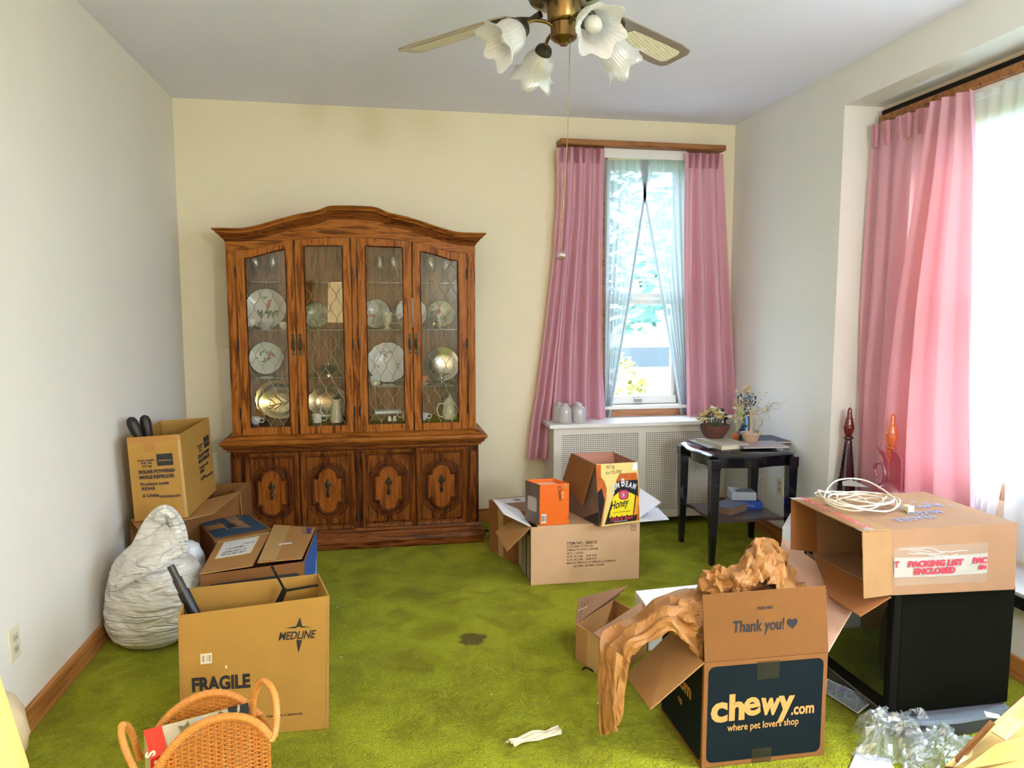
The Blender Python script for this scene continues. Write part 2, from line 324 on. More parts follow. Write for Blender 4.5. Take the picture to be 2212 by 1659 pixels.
# back wall with a window opening
wx0, wx1, wz0, wz1 = 1.545, 2.125, .80, 2.50
g = G(); g.box(XL - .1, wx0, D, D + .2, -.1, CEIL); g.box(wx1, XB + .3, D, D + .2, -.1, CEIL); g.box(wx0, wx1, D, D + .2, -.1, wz0); g.box(wx0, wx1, D, D + .2, wz1, CEIL); struct(g, 'wall_back', WB)
# right wall: pier, header, apron below the bay, bay reveal and outer wall
g = G(); g.box(XR, XB + .3, AY0, D + .1, -.1, CEIL); g.box(XR, XB + .3, -1.3, AY1, -.1, CEIL); g.box(XR, XB + .3, AY1, AY0, AZT, CEIL); g.box(XR, XB, AY1, AY0, -.1, SILL - .045); struct(g, 'wall_right', WR)
by0, by1, bz0, bz1 = 0.0, 3.30, .62, 2.42
g = G(); g.box(XB, XB + .18, AY1, by0, -.1, AZT); g.box(XB, XB + .18, by1, AY0, -.1, AZT); g.box(XB, XB + .18, by0, by1, -.1, bz0); g.box(XB, XB + .18, by0, by1, bz1, AZT); struct(g, 'wall_bay', wallpaint('paint_bay', srgb(226, 206, 180)))
# rear wall behind the camera with an added opening that lets in fill light
g = G(); g.box(XL - .1, 2.05, -1.42, -1.3, -.1, CEIL); g.box(2.6, XB + .3, -1.42, -1.3, -.1, CEIL); g.box(2.05, 2.6, -1.42, -1.3, -.1, .8); g.box(2.05, 2.6, -1.42, -1.3, 2.1, CEIL); struct(g, 'wall_rear', WB)
# sill board of the bay: stone top with a black edge
g = G().box(XR - .045, XB, AY1, AY0, SILL - .004, SILL + .012); o = struct(g, 'trim_1', P('sill_stone', (.50, .51, .55), .25, vary=.1), bevel=.003)
struct(G().box(XR - .05, XR - .002, AY1, AY0, SILL - .05, SILL - .004), 'black_sill_edge', BLACKP, o)
# baseboards
def base(name, g, mat): return struct(g, name, mat, bevel=.004)
base('baseboard_left', G().box(XL, XL + .016, -1.3, D, 0, .095), BASEW); base('baseboard_right', G().box(XR - .016, XR, -1.3, D, 0, .095), BASEW)
base('baseboard_back', G().box(XL + .016, XR - .016, D - .016, D, 0, .095), BASEWX)
# --- back window
g = G(); t = .035
g.ring([(wx0, D + .10, wz0), (wx1, D + .10, wz0), (wx1, D + .10, wz1), (wx0, D + .10, wz1)], [(wx0 + t, D + .10, wz0 + .06), (wx1 - t, D + .10, wz0 + .06), (wx1 - t, D + .10, wz1 - t), (wx0 + t, D + .10, wz1 - t)], (0, .05, 0))
win = struct(g, 'window_1', WHITEP, bevel=.003)
g = G(); zm = 1.535
g.box(wx0 + .03, wx1 - .03, D + .06, D + .10, zm - .012, zm + .022); struct(g, 'meeting_rail', WHITEP, win, bevel=.003)
g = G(); g.box(wx0 + .03, wx1 - .03, D + .085, D + .12, zm + .03, zm + .065); struct(g, 'upper_sash_rail', WHITEP, win, bevel=.003)
g = G(); g.box(wx0 + .02, wx1 - .02, D + .04, D + .10, wz0 + .005, wz0 + .06); struct(g, 'bottom_rail', WHITEP, win, bevel=.004)
g = G(); g.box(wx0 + .03, wx0 + .055, D + .06, D + .10, wz0 + .05, zm); g.box(wx1 - .055, wx1 - .03, D + .06, D + .10, wz0 + .05, zm); g.box(wx0 + .03, wx0 + .055, D + .09, D + .12, zm, wz1 - .03); g.box(wx1 - .055, wx1 - .03, D + .09, D + .12, zm, wz1 - .03); struct(g, 'sash_stile', WHITEP, win, bevel=.003)
struct(G().box(wx0 + .05, wx1 - .05, D + .075, D + .079, wz0 + .06, zm), 'pane', PANE, win); struct(G().box(wx0 + .05, wx1 - .05, D + .105, D + .109, zm + .06, wz1 - .03), 'pane', PANE, win)
g = G().box(1.78, 1.835, D + .02, D + .04, wz0 + .018, wz0 + .045); struct(g, 'sash_lift', P('lift_metal', (.45, .44, .42), .3, .8), win, bevel=.003)
g = G().box(1.72, 1.755, D + .05, D + .07, zm + .022, zm + .034); struct(g, 'sash_lock', P('lift_metal', (.45, .44, .42), .3, .8), win, bevel=.002)
struct(G().box(wx0 - .07, wx1 + .07, D - .05, D + .06, wz0 - .022, wz0 + .002), 'window_sill', WHITEP, win, bevel=.004)
struct(G().box(wx0 - .07, wx1 + .07, D - .018, D, wz0 - .10, wz0 - .022), 'apron', SILLW, win, bevel=.003)
g = G(); g.box(wx0 - .085, wx0, D - .02, D, wz0, wz1 + .06); g.box(wx1, wx1 + .085, D - .02, D, wz0, wz1 + .06); struct(g, 'casing', SILLW, win, bevel=.003)
# --- bay windows: three sashes in one frame
g = G(); n3 = 4; wy = (by1 - by0) / n3
for k in range(n3 + 1): g.box(XB + .02, XB + .10, by0 + k * wy - .035, by0 + k * wy + .035, bz0, bz1)
g.box(XB + .02, XB + .10, by0, by1, bz0, bz0 + .07); g.box(XB + .02, XB + .10, by0, by1, bz1 - .06, bz1)
bw = struct(g, 'window_2', ramp_wood('bay_window_wood', (.30, .15, .08, 1), (.44, .25, .15, 1), (.55, .34, .22, 1), 'Z', .5), bevel=.003)
for k in range(n3):
    y0 = by0 + k * wy + .035; y1 = by0 + (k + 1) * wy - .035
    g = G(); g.ring([(XB + .05, y0, bz0 + .07), (XB + .05, y1, bz0 + .07), (XB + .05, y1, bz1 - .06), (XB + .05, y0, bz1 - .06)], [(XB + .05, y0 + .04, bz0 + .12), (XB + .05, y1 - .04, bz0 + .12), (XB + .05, y1 - .04, bz1 - .10), (XB + .05, y0 + .04, bz1 - .10)], (.03, 0, 0)); g.box(XB + .05, XB + .08, y0, y1, 1.50, 1.55); struct(g, 'window_frame', WHITEP, bw)
    struct(G().box(XB + .063, XB + .067, y0 + .04, y1 - .04, bz0 + .12, bz1 - .10), 'pane', PANE, bw)
# outlets
def outlet(p, nx, lab):
    y, z = p.y, p.z; x = p.x; s = nx
    o = thing('wall_outlet', lab, 'outlet', (x, y, z))
    G().box(x, x + s * .006, y - .035, y + .035, z - .057, z + .057).build('cover_plate', P('ivory_plastic', (.72, .66, .50), .4), o, bevel=.002)
    for dz in (.02, -.02):
        G().box(x + s * .006, x + s * .009, y - .016, y + .016, z + dz - .014, z + dz + .014).build('socket', P('ivory_plastic_dark', (.55, .49, .36), .4), o, bevel=.002)
        for dy in (-.006, .006): G().box(x + s * .009, x + s * .0095, y + dy - .001, y + dy + .001, z + dz - .005, z + dz + .005).build('slot', INK, o)
outlet(AX(29, 1390, XL), 1, 'ivory wall outlet on the left wall above the baseboard')
outlet(AX(1686, 1050, XR), -1, 'ivory wall outlet on the right wall behind the black table')
# --- what stands outside
sky = G().box(-30, 40, D + 1, 60, -.75, -.7); struct(sky, 'ground', P('lawn', (.10, .16, .06), .9, vary=.3, vscale=3)); 
o = struct(G().box(XB + 1, 60, -30, D + 1, -.75, -.7), 'ground', P('lawn', (.10, .16, .06), .9))
def car():
    c0 = AY(1385, 722, 12.5); x, y = c0.x, 12.5; z0 = -.7
    o = thing('parked_car', 'white car parked outside beyond the back window', 'car', (x, y, z0))
    wp = P('car_paint', (.85, .87, .88), .25, coat=.5)
    prof = [(-.95, .35), (-.97, .9), (-.93, 1.05), (-.78, 1.12), (-.62, 1.55), (-.45, 1.68), (0, 1.72), (.45, 1.68), (.62, 1.55), (.78, 1.12), (.93, 1.05), (.97, .9), (.95, .35)]
    G().prism([(x + a, y, z0 + b) for a, b in prof], (0, 3.9, 0)).build('body', wp, o, smooth=40, bevel=.04)
    G().prism([(x + a, y - .02, z0 + b) for a, b in [(-.66, 1.16), (.66, 1.16), (.54, 1.52), (-.54, 1.52)]], (0, .03, 0)).build('rear_window', P('car_glass', (.05, .065, .085), .3), o)
    for s in (-1, 1):
        G().box(x + s * .88 - .06, x + s * .88 + .06, y - .03, y + .05, z0 + .85, z0 + 1.05).build('tail_light', P('tail_red', (.6, .04, .04), .2), o, bevel=.01)
        for yy in (.7, 3.1): G().lathe([(.001, 0), (.32, 0), (.33, .03), (.33, .17), (.32, .2), (.001, .2)], (x + s * .86 - (.1), y + yy, z0 + .33), 20, Matrix.Rotation(PI / 2, 3, 'Y')).build('wheel', BLACKP, o, smooth=40)
    G().box(x - .95, x + .95, y - .10, y, z0 + .38, z0 + .62).build('bumper', wp, o, bevel=.03)
    G().box(x - .26, x + .26, y - .03, y + .01, z0 + .80, z0 + .93).build('number_plate', WHITE, o)
car()
def tree(name, label, x, y, h, r, seed, n=900, cat='tree', leaf=.22, col=(.20, .42, .20)):
    rd = random.Random(seed); o = thing(name, label, cat, (x, y, -.7))
    G().tube([(x, y, -.7), (x + .05, y, h * .3), (x - .05, y + .1, h * .55)], [.16, .12, .06], 8).build('trunk', P('bark', (.16, .12, .09), .9), o)
    g = G()
    for i in range(n):
        th = rd.uniform(0, 2 * PI); ph = math.acos(rd.uniform(-1, 1)); rr = r * rd.uniform(.55, 1) ** .5
        c = V((x + rr * math.sin(ph) * math.cos(th), y + rr * math.sin(ph) * math.sin(th), h * .52 + math.cos(ph) * h * .5 * rd.uniform(.7, 1)))
        a = V((rd.gauss(0, 1), rd.gauss(0, 1), rd.gauss(0, .5))).normalized(); b_ = a.orthogonal().normalized(); s = leaf * rd.uniform(.6, 1.3)
        g.add([c - a * s, c - b_ * s * .45, c + a * s, c + b_ * s * .45], [(0, 1, 2, 3)])
    g.build('foliage', P('leaf_' + str(col[0]), col, .6, vary=.35, vscale=.8), o, kind='stuff')
tree('garden_tree', 'leafy green tree outside behind the parked white car', 5.6, 19, 9.0, 3.4, 1, 2600, col=(.09, .21, .17))
tree('garden_tree', 'leafy green tree further right outside the back window', 13.5, 23, 9.5, 3.6, 2, 2200, col=(.10, .22, .18))
tree('garden_bush', 'yellow green bush outside low at the left of the back window', AY(1322, 845, 8.).x, 8., 1.0, .42, 3, 500, 'bush', .06, (.17, .18, .03))
# ================================================================== china cabinet
CX = -.16; YB = 4.885
cab = thing('china_cabinet', 'tall carved oak china cabinet with arched crown and four glass doors', 'cabinet', (CX, 4.68, 0))
def mould(g, prof, x0, x1, yf, yb):
    """profile [(outward, z)] run round left side, front and right side with mitred corners"""
    rings = [[(x0 - o, yb, z), (x0 - o, yf - o, z), (x1 + o, yf - o, z), (x1 + o, yb, z)] for o, z in prof]
    b = len(g.v); vs = [p for r in rings for p in r]; fs = []
    for i in range(len(prof) - 1):
        for k in range(3): fs.append((i * 4 + k, i * 4 + k + 1, (i + 1) * 4 + k + 1, (i + 1) * 4 + k))
    n = len(prof) - 1; fs += [(0, 1, 2, 3), (n * 4, n * 4 + 1, n * 4 + 2, n * 4 + 3)]
    g.add(vs, fs); return g
bx0, bx1, BF = CX - .748, CX + .748, 4.475
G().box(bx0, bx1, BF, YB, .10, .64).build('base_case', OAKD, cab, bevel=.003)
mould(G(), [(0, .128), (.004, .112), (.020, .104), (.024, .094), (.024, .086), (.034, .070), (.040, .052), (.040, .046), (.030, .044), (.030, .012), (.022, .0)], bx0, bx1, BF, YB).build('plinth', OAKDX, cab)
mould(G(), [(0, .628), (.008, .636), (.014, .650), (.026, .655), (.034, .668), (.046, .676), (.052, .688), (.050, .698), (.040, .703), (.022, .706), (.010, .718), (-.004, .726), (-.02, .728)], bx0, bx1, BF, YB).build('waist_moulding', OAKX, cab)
mould(G(), [(.015, .636), (.017, .648), (.029, .654), (.036, .667)], bx0, bx1, BF, YB).build('waist_cove_shade', OAKDX, cab)  # dark wood strip paints the shadow line under the waist ledge
for s in (-1, 1):       # pilaster strips with rounded ends on the base
    xc = CX + s * .712; pts = []
    for k in range(9): a = PI * k / 8; pts.append((xc + .020 * math.cos(a), BF - .010, .575 + .020 * math.sin(a)))
    for k in range(9): a = PI + PI * k / 8; pts.append((xc + .020 * math.cos(a), BF - .010, .165 + .020 * math.sin(a)))
    G().prism(pts, (0, .012, 0)).build('pilaster_strip', OAKM, cab, bevel=.004)
# ---- hutch
HF, hx = 4.50, .735
def crown_z(u):
    u = abs(u); T = [(0, 2.092), (.11, 2.090), (.15, 2.083), (.19, 2.064), (.22, 2.055), (.32, 2.035), (.42, 2.006), (.52, 1.974), (.58, 1.958), (.62, 1.950), (.66, 1.948), (.9, 1.948)]
    for (a, za), (b_, zb) in zip(T, T[1:]):
        if u <= b_: return za + (zb - za) * (u - a) / (b_ - a)
def door_z(u):
    u = abs(u)
    if u < .345: return 1.908 - .018 * (u / .345) ** 2
    if u < .62: t = (u - .345) / .275; t = t * t * (3 - 2 * t) * .6 + t * .4; return 1.890 - .064 * t
    return 1.826
g = G(); g.box(CX - hx, CX - hx + .02, HF + .018, YB, .727, 1.89); g.box(CX + hx - .02, CX + hx, HF + .018, YB, .727, 1.89); g.build('side_panel', OAKD, cab)
nb = 12
for k in range(nb):   # boards of the back
    a = CX - hx + .02 + (2 * hx - .04) * k / nb; b_ = CX - hx + .02 + (2 * hx - .04) * (k + 1) / nb
    G().box(a + .0012, b_ - .0012, YB - .012, YB - .002, .74, 1.90).build('back_board', BOXI, cab)
G().box(CX - hx + .02, CX + hx - .02, YB - .002, YB, .74, 1.93).build('back_lining', OAKD, cab)
G().box(CX - hx, CX + hx, HF + .018, YB, .727, .775).build('hutch_floor', OAKD, cab)
G().box(CX - .009, CX + .009, HF + .03, YB - .012, .775, 1.90).build('divider', BOXI, cab)
G().box(CX - hx, CX + hx, HF + .02, YB, 1.905, 1.925).build('hutch_top', OAKD, cab)
for s in (-1, 1):
    x = CX + s * .706; G().box(x - .029, x + .029, HF, HF + .02, .727, 1.89).build('corner_post', OAK, cab, bevel=.002)
    pts = []
    for k in range(9): a = PI * k / 8; pts.append((x + .019 * math.cos(a), HF - .007, 1.79 + .019 * math.sin(a)))
    for k in range(2): pts.append((x + (-.019, .019)[k], HF - .007, .735))
    G().prism(pts, (0, .009, 0)).build('post_strip', OAK, cab, bevel=.003)
G().box(CX - .017, CX + .017, HF - .004, HF + .03, .727, 1.91).build('centre_stile', OAK, cab, bevel=.002)
us = [-.735 + 1.47 * k / 60 for k in range(61)]
lo = [(CX + u, HF - .001, door_z(u) + .003) for u in us]; hi = [(CX + u, HF - .001, crown_z(u) - .05) for u in us]
g = G()
for i in range(60): g.hexa([lo[i], lo[i + 1], V(lo[i + 1]) + V((0, .02, 0)), V(lo[i]) + V((0, .02, 0))], [hi[i], hi[i + 1], V(hi[i + 1]) + V((0, .02, 0)), V(hi[i]) + V((0, .02, 0))])
g.build('arched_frieze', OAKX, cab)
prof = [(.0, .074), (.006, .068), (.008, .060), (.018, .052), (.030, .036), (.044, .026), (.046, .018), (.052, .016), (.060, .010), (.062, .004), (.058, 0)]
rows = []
for o, dz in prof:
    r = [(CX - hx - o, YB, crown_z(.8) - dz), (CX - hx - o, HF - o, crown_z(.8) - dz)] + [(CX + u, HF - o, crown_z(u) - dz) for u in us[1:-1]] + [(CX + hx + o, HF - o, crown_z(.8) - dz), (CX + hx + o, YB, crown_z(.8) - dz)]
    rows.append(r)
rows.append([(p[0], YB, p[2]) for p in rows[-1]])
rows_cove = rows[:6]; rows = rows[5:]
m0 = len(rows_cove[0]); G().add([p for r in rows_cove for p in r], [(i * m0 + k, i * m0 + k + 1, (i + 1) * m0 + k + 1, (i + 1) * m0 + k) for i in range(len(rows_cove) - 1) for k in range(m0 - 1)]).build('crown_cove_shade', OAKDX, cab, smooth=35)  # darker wood on the cove paints the shadow line under the crown
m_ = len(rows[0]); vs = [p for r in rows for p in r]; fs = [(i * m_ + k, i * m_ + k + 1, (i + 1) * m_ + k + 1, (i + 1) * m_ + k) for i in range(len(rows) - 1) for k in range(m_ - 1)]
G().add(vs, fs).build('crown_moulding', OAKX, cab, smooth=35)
def hinge(x, y, z, par): G().tube([(x, y, z - .028), (x, y, z + .028)], .0055, 8).tube([(x, y, z - .034), (x, y, z - .028)], .004, 8).tube([(x, y, z + .028), (x, y, z + .034)], .004, 8).build('hinge', HINGE, par, smooth=40)
def upper_door(u0, u1, g0, g1, hz, hs, topin):
    x0, x1, a, b_ = CX + u0, CX + u1, CX + g0, CX + g1; zb, zi = .729, .776; y0, y1 = HF - .016, HF + .004
    g = G(); g.box(x0, a, y0, y1, zb, topin(g0)); g.box(b_, x1, y0, y1, zb, topin(g1)); g.box(a, b_, y0, y1, zb, zi)
    n = 16
    for i in range(n):
        ua, ub = u0 + (u1 - u0) * i / n, u0 + (u1 - u0) * (i + 1) / n
        la, lb = topin(min(max(ua, g0), g1)), topin(min(max(ub, g0), g1))
        g.hexa([(CX + ua, y0, la), (CX + ub, y0, lb), (CX + ub, y1, lb), (CX + ua, y1, la)], [(CX + ua, y0, door_z(ua)), (CX + ub, y0, door_z(ub)), (CX + ub, y1, door_z(ub)), (CX + ua, y1, door_z(ua))])
    d = g.build('glass_door', OAK, cab)
    # inner lip
    lip = [(a, zi)] + [(b_, zi)] + [(CX + g1 + (g0 - g1) * i / 12, topin(g1 + (g0 - g1) * i / 12)) for i in range(13)]
    G().tube([(x, y0 + .002, z) for x, z in lip], .0045, 6, closed=True).build('glazing_bead', OAKD, d, smooth=60)
    lp = [(a + .005, zi + .005), (b_ - .005, zi + .005)] + [(CX + g1 + (g0 - g1) * i / 12, topin(g1 + (g0 - g1) * i / 12) - .002) for i in range(13)]
    G().prism([(x, y0 + .010, z) for x, z in lip], (0, .003, 0)).build('glass_pane', CABG, d)
    gl = G(); sp = .0365; k0 = int(g0 / sp) - 2
    for k in range(k0, k0 + 12):
        uc = (k + .5) * sp; seg = []
        N = 110
        for i in range(N + 1):
            z = zi + (1.87 - zi) * i / N; u = uc + (-1) ** k * sp * .5 * math.cos(2 * PI * z / .142)
            if g0 < u < g1 and z < topin(u): seg.append((CX + u, y0 + .0075, z))
            else:
                if len(seg) > 1: gl.tube(seg, .0016, 4)
                seg = []
        if len(seg) > 1: gl.tube(seg, .0016, 4)
    for k in range(k0, k0 + 13):
        for j in range(-2, 18):
            z = (j * .5 + (.25 if k % 2 else 0)) * .142 * 1 + .071 * 12
            u = k * sp
            if g0 + .003 < u < g1 - .003 and zi < z < topin(u): pass
    gl.build('wire_lattice', BRASSW, d)
    hxx = CX + hs; z = 1.27
    h = G(); h.prism([(hxx + .010 * p, y0 - .003, z + q) for p, q in [(0, -.068), (1, -.055), (.3, -.045), (1, -.032), (1, .032), (.3, .045), (1, .055), (0, .068), (-1, .055), (-.3, .045), (-1, .032), (-1, -.032), (-.3, -.045), (-1, -.055)]], (0, .003, 0))
    h.tube([(hxx, y0 - .002, z - .028), (hxx, y0 - .014, z - .024), (hxx, y0 - .018, z), (hxx, y0 - .014, z + .024), (hxx, y0 - .002, z + .028)], [.004, .005, .007, .005, .004], 8)
    h.build('door_handle', BRONZE, d, smooth=40)
    for zz in (.86, 1.27, 1.70): hinge(hz + CX, y0 + .002, zz, d)
def ti_out(u):
    u = abs(u); return 1.782 if u > .59 else 1.836 - .054 * ((u - .394) / .196 if u > .394 else 0) ** 1.2
def ti_in(u): return 1.862 - .006 * abs(u) / .3
upper_door(-.675, -.350, -.626, -.396, -.679, -.366, ti_out); upper_door(-.342, -.020, -.290, -.068, -.017, -.326, ti_in)
upper_door(.020, .342, .068, .290, .017, .326, ti_in); upper_door(.350, .675, .396, .626, .679, .366, ti_out)
# ---- lower doors
def lower_door(u0, u1):
    x0, x1 = CX + u0, CX + u1; z0, z1 = .127, .622; y = BF - .014; xc = (x0 + x1) / 2; zc = (z0 + z1) / 2; zc2 = zc + .002
    d = G().box(x0, x1, y + .008, BF + .001, z0, z1).build('panel_door', OAKD, cab)  # recessed field in darker wood, shade of the relief put into its colour
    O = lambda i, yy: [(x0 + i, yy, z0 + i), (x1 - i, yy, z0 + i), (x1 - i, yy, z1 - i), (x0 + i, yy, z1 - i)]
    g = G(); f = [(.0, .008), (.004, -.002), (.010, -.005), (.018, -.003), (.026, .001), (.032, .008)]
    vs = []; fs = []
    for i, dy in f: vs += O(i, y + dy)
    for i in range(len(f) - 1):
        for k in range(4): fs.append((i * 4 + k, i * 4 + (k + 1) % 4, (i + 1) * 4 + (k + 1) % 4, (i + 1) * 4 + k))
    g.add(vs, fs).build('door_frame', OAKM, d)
    # cartouche outline
    hw, aw, rh, ah = .088, .062, .078, .060
    def cart(e):
        p = []
        p += [(hw + e, -rh - e), (hw + e, rh + e), (aw + e, rh + e)]
        p += [((aw + e) * math.cos(PI * k / 10), rh + .006 + (ah + e) * math.sin(PI * k / 10)) for k in range(0, 11)]
        p += [(-aw - e, rh + e), (-hw - e, rh + e), (-hw - e, -rh - e), (-aw - e, -rh - e)]
        p += [(-(aw + e) * math.cos(PI * k / 10), -rh - .006 - (ah + e) * math.sin(PI * k / 10)) for k in range(0, 11)]
        p += [(aw + e, -rh - e)]
        return p
    loop = [(xc + a, y + .002, zc2 + b_) for a, b_ in cart(0)]
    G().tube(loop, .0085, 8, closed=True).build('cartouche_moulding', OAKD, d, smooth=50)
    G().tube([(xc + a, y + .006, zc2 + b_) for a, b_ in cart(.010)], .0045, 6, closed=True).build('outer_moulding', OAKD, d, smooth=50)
    G().prism([(xc + a, y + .003, zc2 + b_) for a, b_ in cart(-.006)], (0, .005, 0)).build('cartouche_panel', OAKP, d)
    wi, hi_ = (x1 - x0) / 2 - .040, (z1 - z0) / 2 - .040
    for sx in (-1, 1):
        for sz in (-1, 1):
            R0 = .128; arc = []
            for k in range(9):
                a = math.radians(84 - 62 * k / 8); arc.append((R0 * math.cos(a), .052 + R0 * math.sin(a) * .98))
            pl = [(.016, hi_), (wi, hi_), (wi, .105), (arc[-1][0], .105)] + arc[::-1][0:] + [(.016, arc[0][1] + .01)]
            pts = [(xc + sx * a, y + .001, zc2 + sz * b_) for a, b_ in pl]
            G().prism(pts, (0, .008, 0)).build('spandrel', OAKM, d, bevel=.004)
            G().tube([(xc + sx * a * .94, y + .004, zc2 + sz * (b_ - .008)) for a, b_ in arc], .0035, 6).build('arc_bead', OAKM, d, smooth=50)
    # drop pull
    g = G(); zh = zc2 + .022
    for a, b_, r in [(0, .034, .010), (0, .020, .013), (-.013, .014, .009), (.013, .014, .009), (0, .004, .011), (-.009, .026, .007), (.009, .026, .007), (0, .044, .006)]: g.ball((xc + a, y - .004, zh + b_), r, 6, (1, .5, 1))
    g.lathe([(.001, -.062), (.007, -.058), (.006, -.052), (.009, -.044), (.010, -.036), (.006, -.026), (.005, -.012), (.007, -.006), (.003, .004)], (xc, y - .012, zh), 10)
    g.build('drop_pull', BRONZE, d, smooth=50)
for a, b_ in ((-.672, -.352), (-.346, -.020), (.020, .346), (.352, .672)): lower_door(a, b_)
g = G()
for u in (-.016, .016):
    for z in (.20, .54): g.tube([(CX + u, BF - .006, z - .028), (CX + u, BF - .006, z + .028)], .005, 8)
g.build('centre_hinges', HINGE, cab, smooth=40)
# ---- glass shelves
zs1, zs2 = AY(700, 609, 4.56).z, AY(700, 712, 4.56).z
zs3l, zs3r = AY(600, 816, 4.56).z, AY(850, 834, 4.56).z; zs0 = .776
for (a, b_), zz in (((-.713, -.010), (zs1, zs2, zs3l)), ((.010, .713), (zs1, zs2, zs3r))):
    for z in zz: G().box(CX + a, CX + b_, 4.555, 4.865, z - .006, z).build('glass_shelf', SHELFG, cab)
# ================================================================== crockery inside the cabinet
def at(px, y=4.72): return AY(px, 700, y).x
MPP = 4.72 / 1557 * .985
def platemat(name, rim, base=(.74, .73, .68), mid=(.5, .45, .3), scale=16, th=.58):
    m = bpy.data.materials.new(name); m.use_nodes = True; nt = m.node_tree; b = nt.nodes['Principled BSDF']; b.inputs['Roughness'].default_value = .2
    tc = nt.nodes.new('ShaderNodeTexCoord'); n = nt.nodes.new('ShaderNodeTexNoise'); n.inputs['Scale'].default_value = scale; n.inputs['Detail'].default_value = 3; nt.links.new(tc.outputs['Object'], n.inputs['Vector'])
    cr = nt.nodes.new('ShaderNodeValToRGB'); cr.color_ramp.elements[0].position = th; cr.color_ramp.elements[0].color = (*base, 1); cr.color_ramp.elements[1].position = th + .10; cr.color_ramp.elements[1].color = (*mid, 1)
    nt.links.new(n.outputs['Fac'], cr.inputs[0]); nt.links.new(cr.outputs[0], b.inputs['Base Color']); return m
def plate(px, zbase, r, label, mat, scal=0, rim=GOLD, motif=(), y=4.79, tilt=.16, oval=1.):
    o = thing('display_plate', label, 'plate', (at(px, y), y, zbase + .001), rot=(-tilt, 0, 0))
    mt = Matrix.Rotation(PI / 2, 3, 'X')
    def ruf(i, th, rr, z): return (rr * (1 + (scal * (.5 + .5 * math.cos(th * 14)) if i > 3 else 0)), z)
    mt = Matrix.Diagonal((1, 1, oval)) @ mt
    G().lathe([(.001, 0), (r * .55, 0), (r * .66, .006), (r * .95, .016), (r, .018), (r, .014), (r * .66, .002), (r * .5, -.004), (.001, -.004)], (0, 0, r * oval), 42, mt, ruf if scal else None).build('plate_body', mat, o, local=True, smooth=60)
    c = [((r * .992 * (1 + scal * (.5 + .5 * math.cos(2 * PI * k / 56 * 14)))) * math.cos(2 * PI * k / 56), -.0175, r * oval + oval * r * .992 * (1 + scal * (.5 + .5 * math.cos(2 * PI * k / 56 * 14))) * math.sin(2 * PI * k / 56)) for k in range(56)]
    G().tube(c, .0022, 5, closed=True).build('rim_band', rim, o, local=True, smooth=60)
    for nm, mat2, els in motif:
        g = G()
        for ex, ez, ra, rb, an in els:
            g.prism([(ex * r + r * (ra * math.cos(t) * math.cos(an) - rb * math.sin(t) * math.sin(an)), -.0035 - .0006 * abs(ex), r * oval + ez * r + r * (ra * math.cos(t) * math.sin(an) + rb * math.sin(t) * math.cos(an))) for t in [2 * PI * k / 12 for k in range(12)]], (0, -.0008, 0))
        g.build(nm, mat2, o, local=True)
    return o
GRN = P('painted_green', (.10, .17, .06), .5); ORG = P('painted_orange', (.55, .20, .08), .5); ROSE = P('painted_rose', (.50, .16, .16), .5); YEL = P('painted_yellow', (.6, .45, .08), .5)
def leaves(rd, n, cx=0, cz=0, sx=.5, sz=.3, a=.10): return [(cx + rd.gauss(0, sx * .5), cz + rd.gauss(0, sz * .5), a * rd.uniform(.7, 1.3), a * .4, rd.uniform(0, 3.1)) for _ in range(n)]
rd = random.Random(11)
plate(575, zs2, .128, 'large white bird platter on second shelf behind far left glass door', platemat('plate_white', 0, (.78, .75, .68), (.72, .66, .5), 20, .66), motif=[('painted_leaves', GRN, leaves(rd, 16, .1, -.25, .5, .22, .13) + [(-.05, .55, .10, .04, .4), (-.15, .62, .09, .04, 1.1)]), ('painted_bird', ORG, [(.12, .18, .22, .10, 1.35), (.18, .40, .09, .07, .4), (.02, -.10, .20, .04, 1.2)])])
plate(572, zs3l, .105, 'white plate painted with orange and yellow roses behind far left glass door', platemat('plate_rose', 0, (.70, .72, .64), (.62, .60, .40), 22, .62), motif=[('painted_roses', ROSE, leaves(rd, 5, .15, .15, .35, .25, .16) + leaves(rd, 3, -.1, -.15, .2, .1, .14)), ('painted_leaves', GRN, leaves(rd, 9, -.15, .15, .45, .3, .12))])
plate(683, zs2, .085, 'green landscape plate on second shelf behind second glass door', platemat('plate_land', 0, (.38, .42, .28), (.16, .18, .10), 14, .5), y=4.80)
plate(812, zs2, .095, 'pale blue and green floral plate behind third glass door', platemat('plate_blue', 0, (.55, .60, .62), (.38, .42, .26), 18, .52), motif=[('painted_roses', ROSE, leaves(rd, 5, -.3, -.1, .3, .2, .13))])
plate(889, zs2, .100, 'scalloped white plate with pink flowers behind the two right glass doors', platemat('plate_pink', 0, (.74, .68, .66), (.50, .20, .22), 26, .60), scal=.03, y=4.76)
plate(836, zs3r, .132, 'large scalloped white platter with gold rim behind third glass door', platemat('plate_gold', 0, (.76, .76, .80), (.45, .40, .38), 24, .66), scal=.035, motif=[('painted_flowers', P('painted_mauve', (.42, .30, .32), .5), leaves(rd, 10, -.05, .45, .3, .2, .09) + leaves(rd, 5, .5, -.15, .1, .2, .08) + leaves(rd, 3, -.5, -.2, .1, .1, .07))])
plate(952, zs2, .092, 'green shaded plate with mauve flower behind far right glass door', platemat('plate_green', 0, (.58, .60, .42), (.28, .34, .22), 12, .5), motif=[('painted_roses', P('painted_plum', (.30, .12, .16), .5), [(-.25, .15, .28, .2, .3)]), ('painted_leaves', GRN, leaves(rd, 10, .2, -.3, .35, .2, .12))])
plate(955, zs3r, .115, 'round silver tray standing behind far right glass door', SILVER, rim=SILVER)
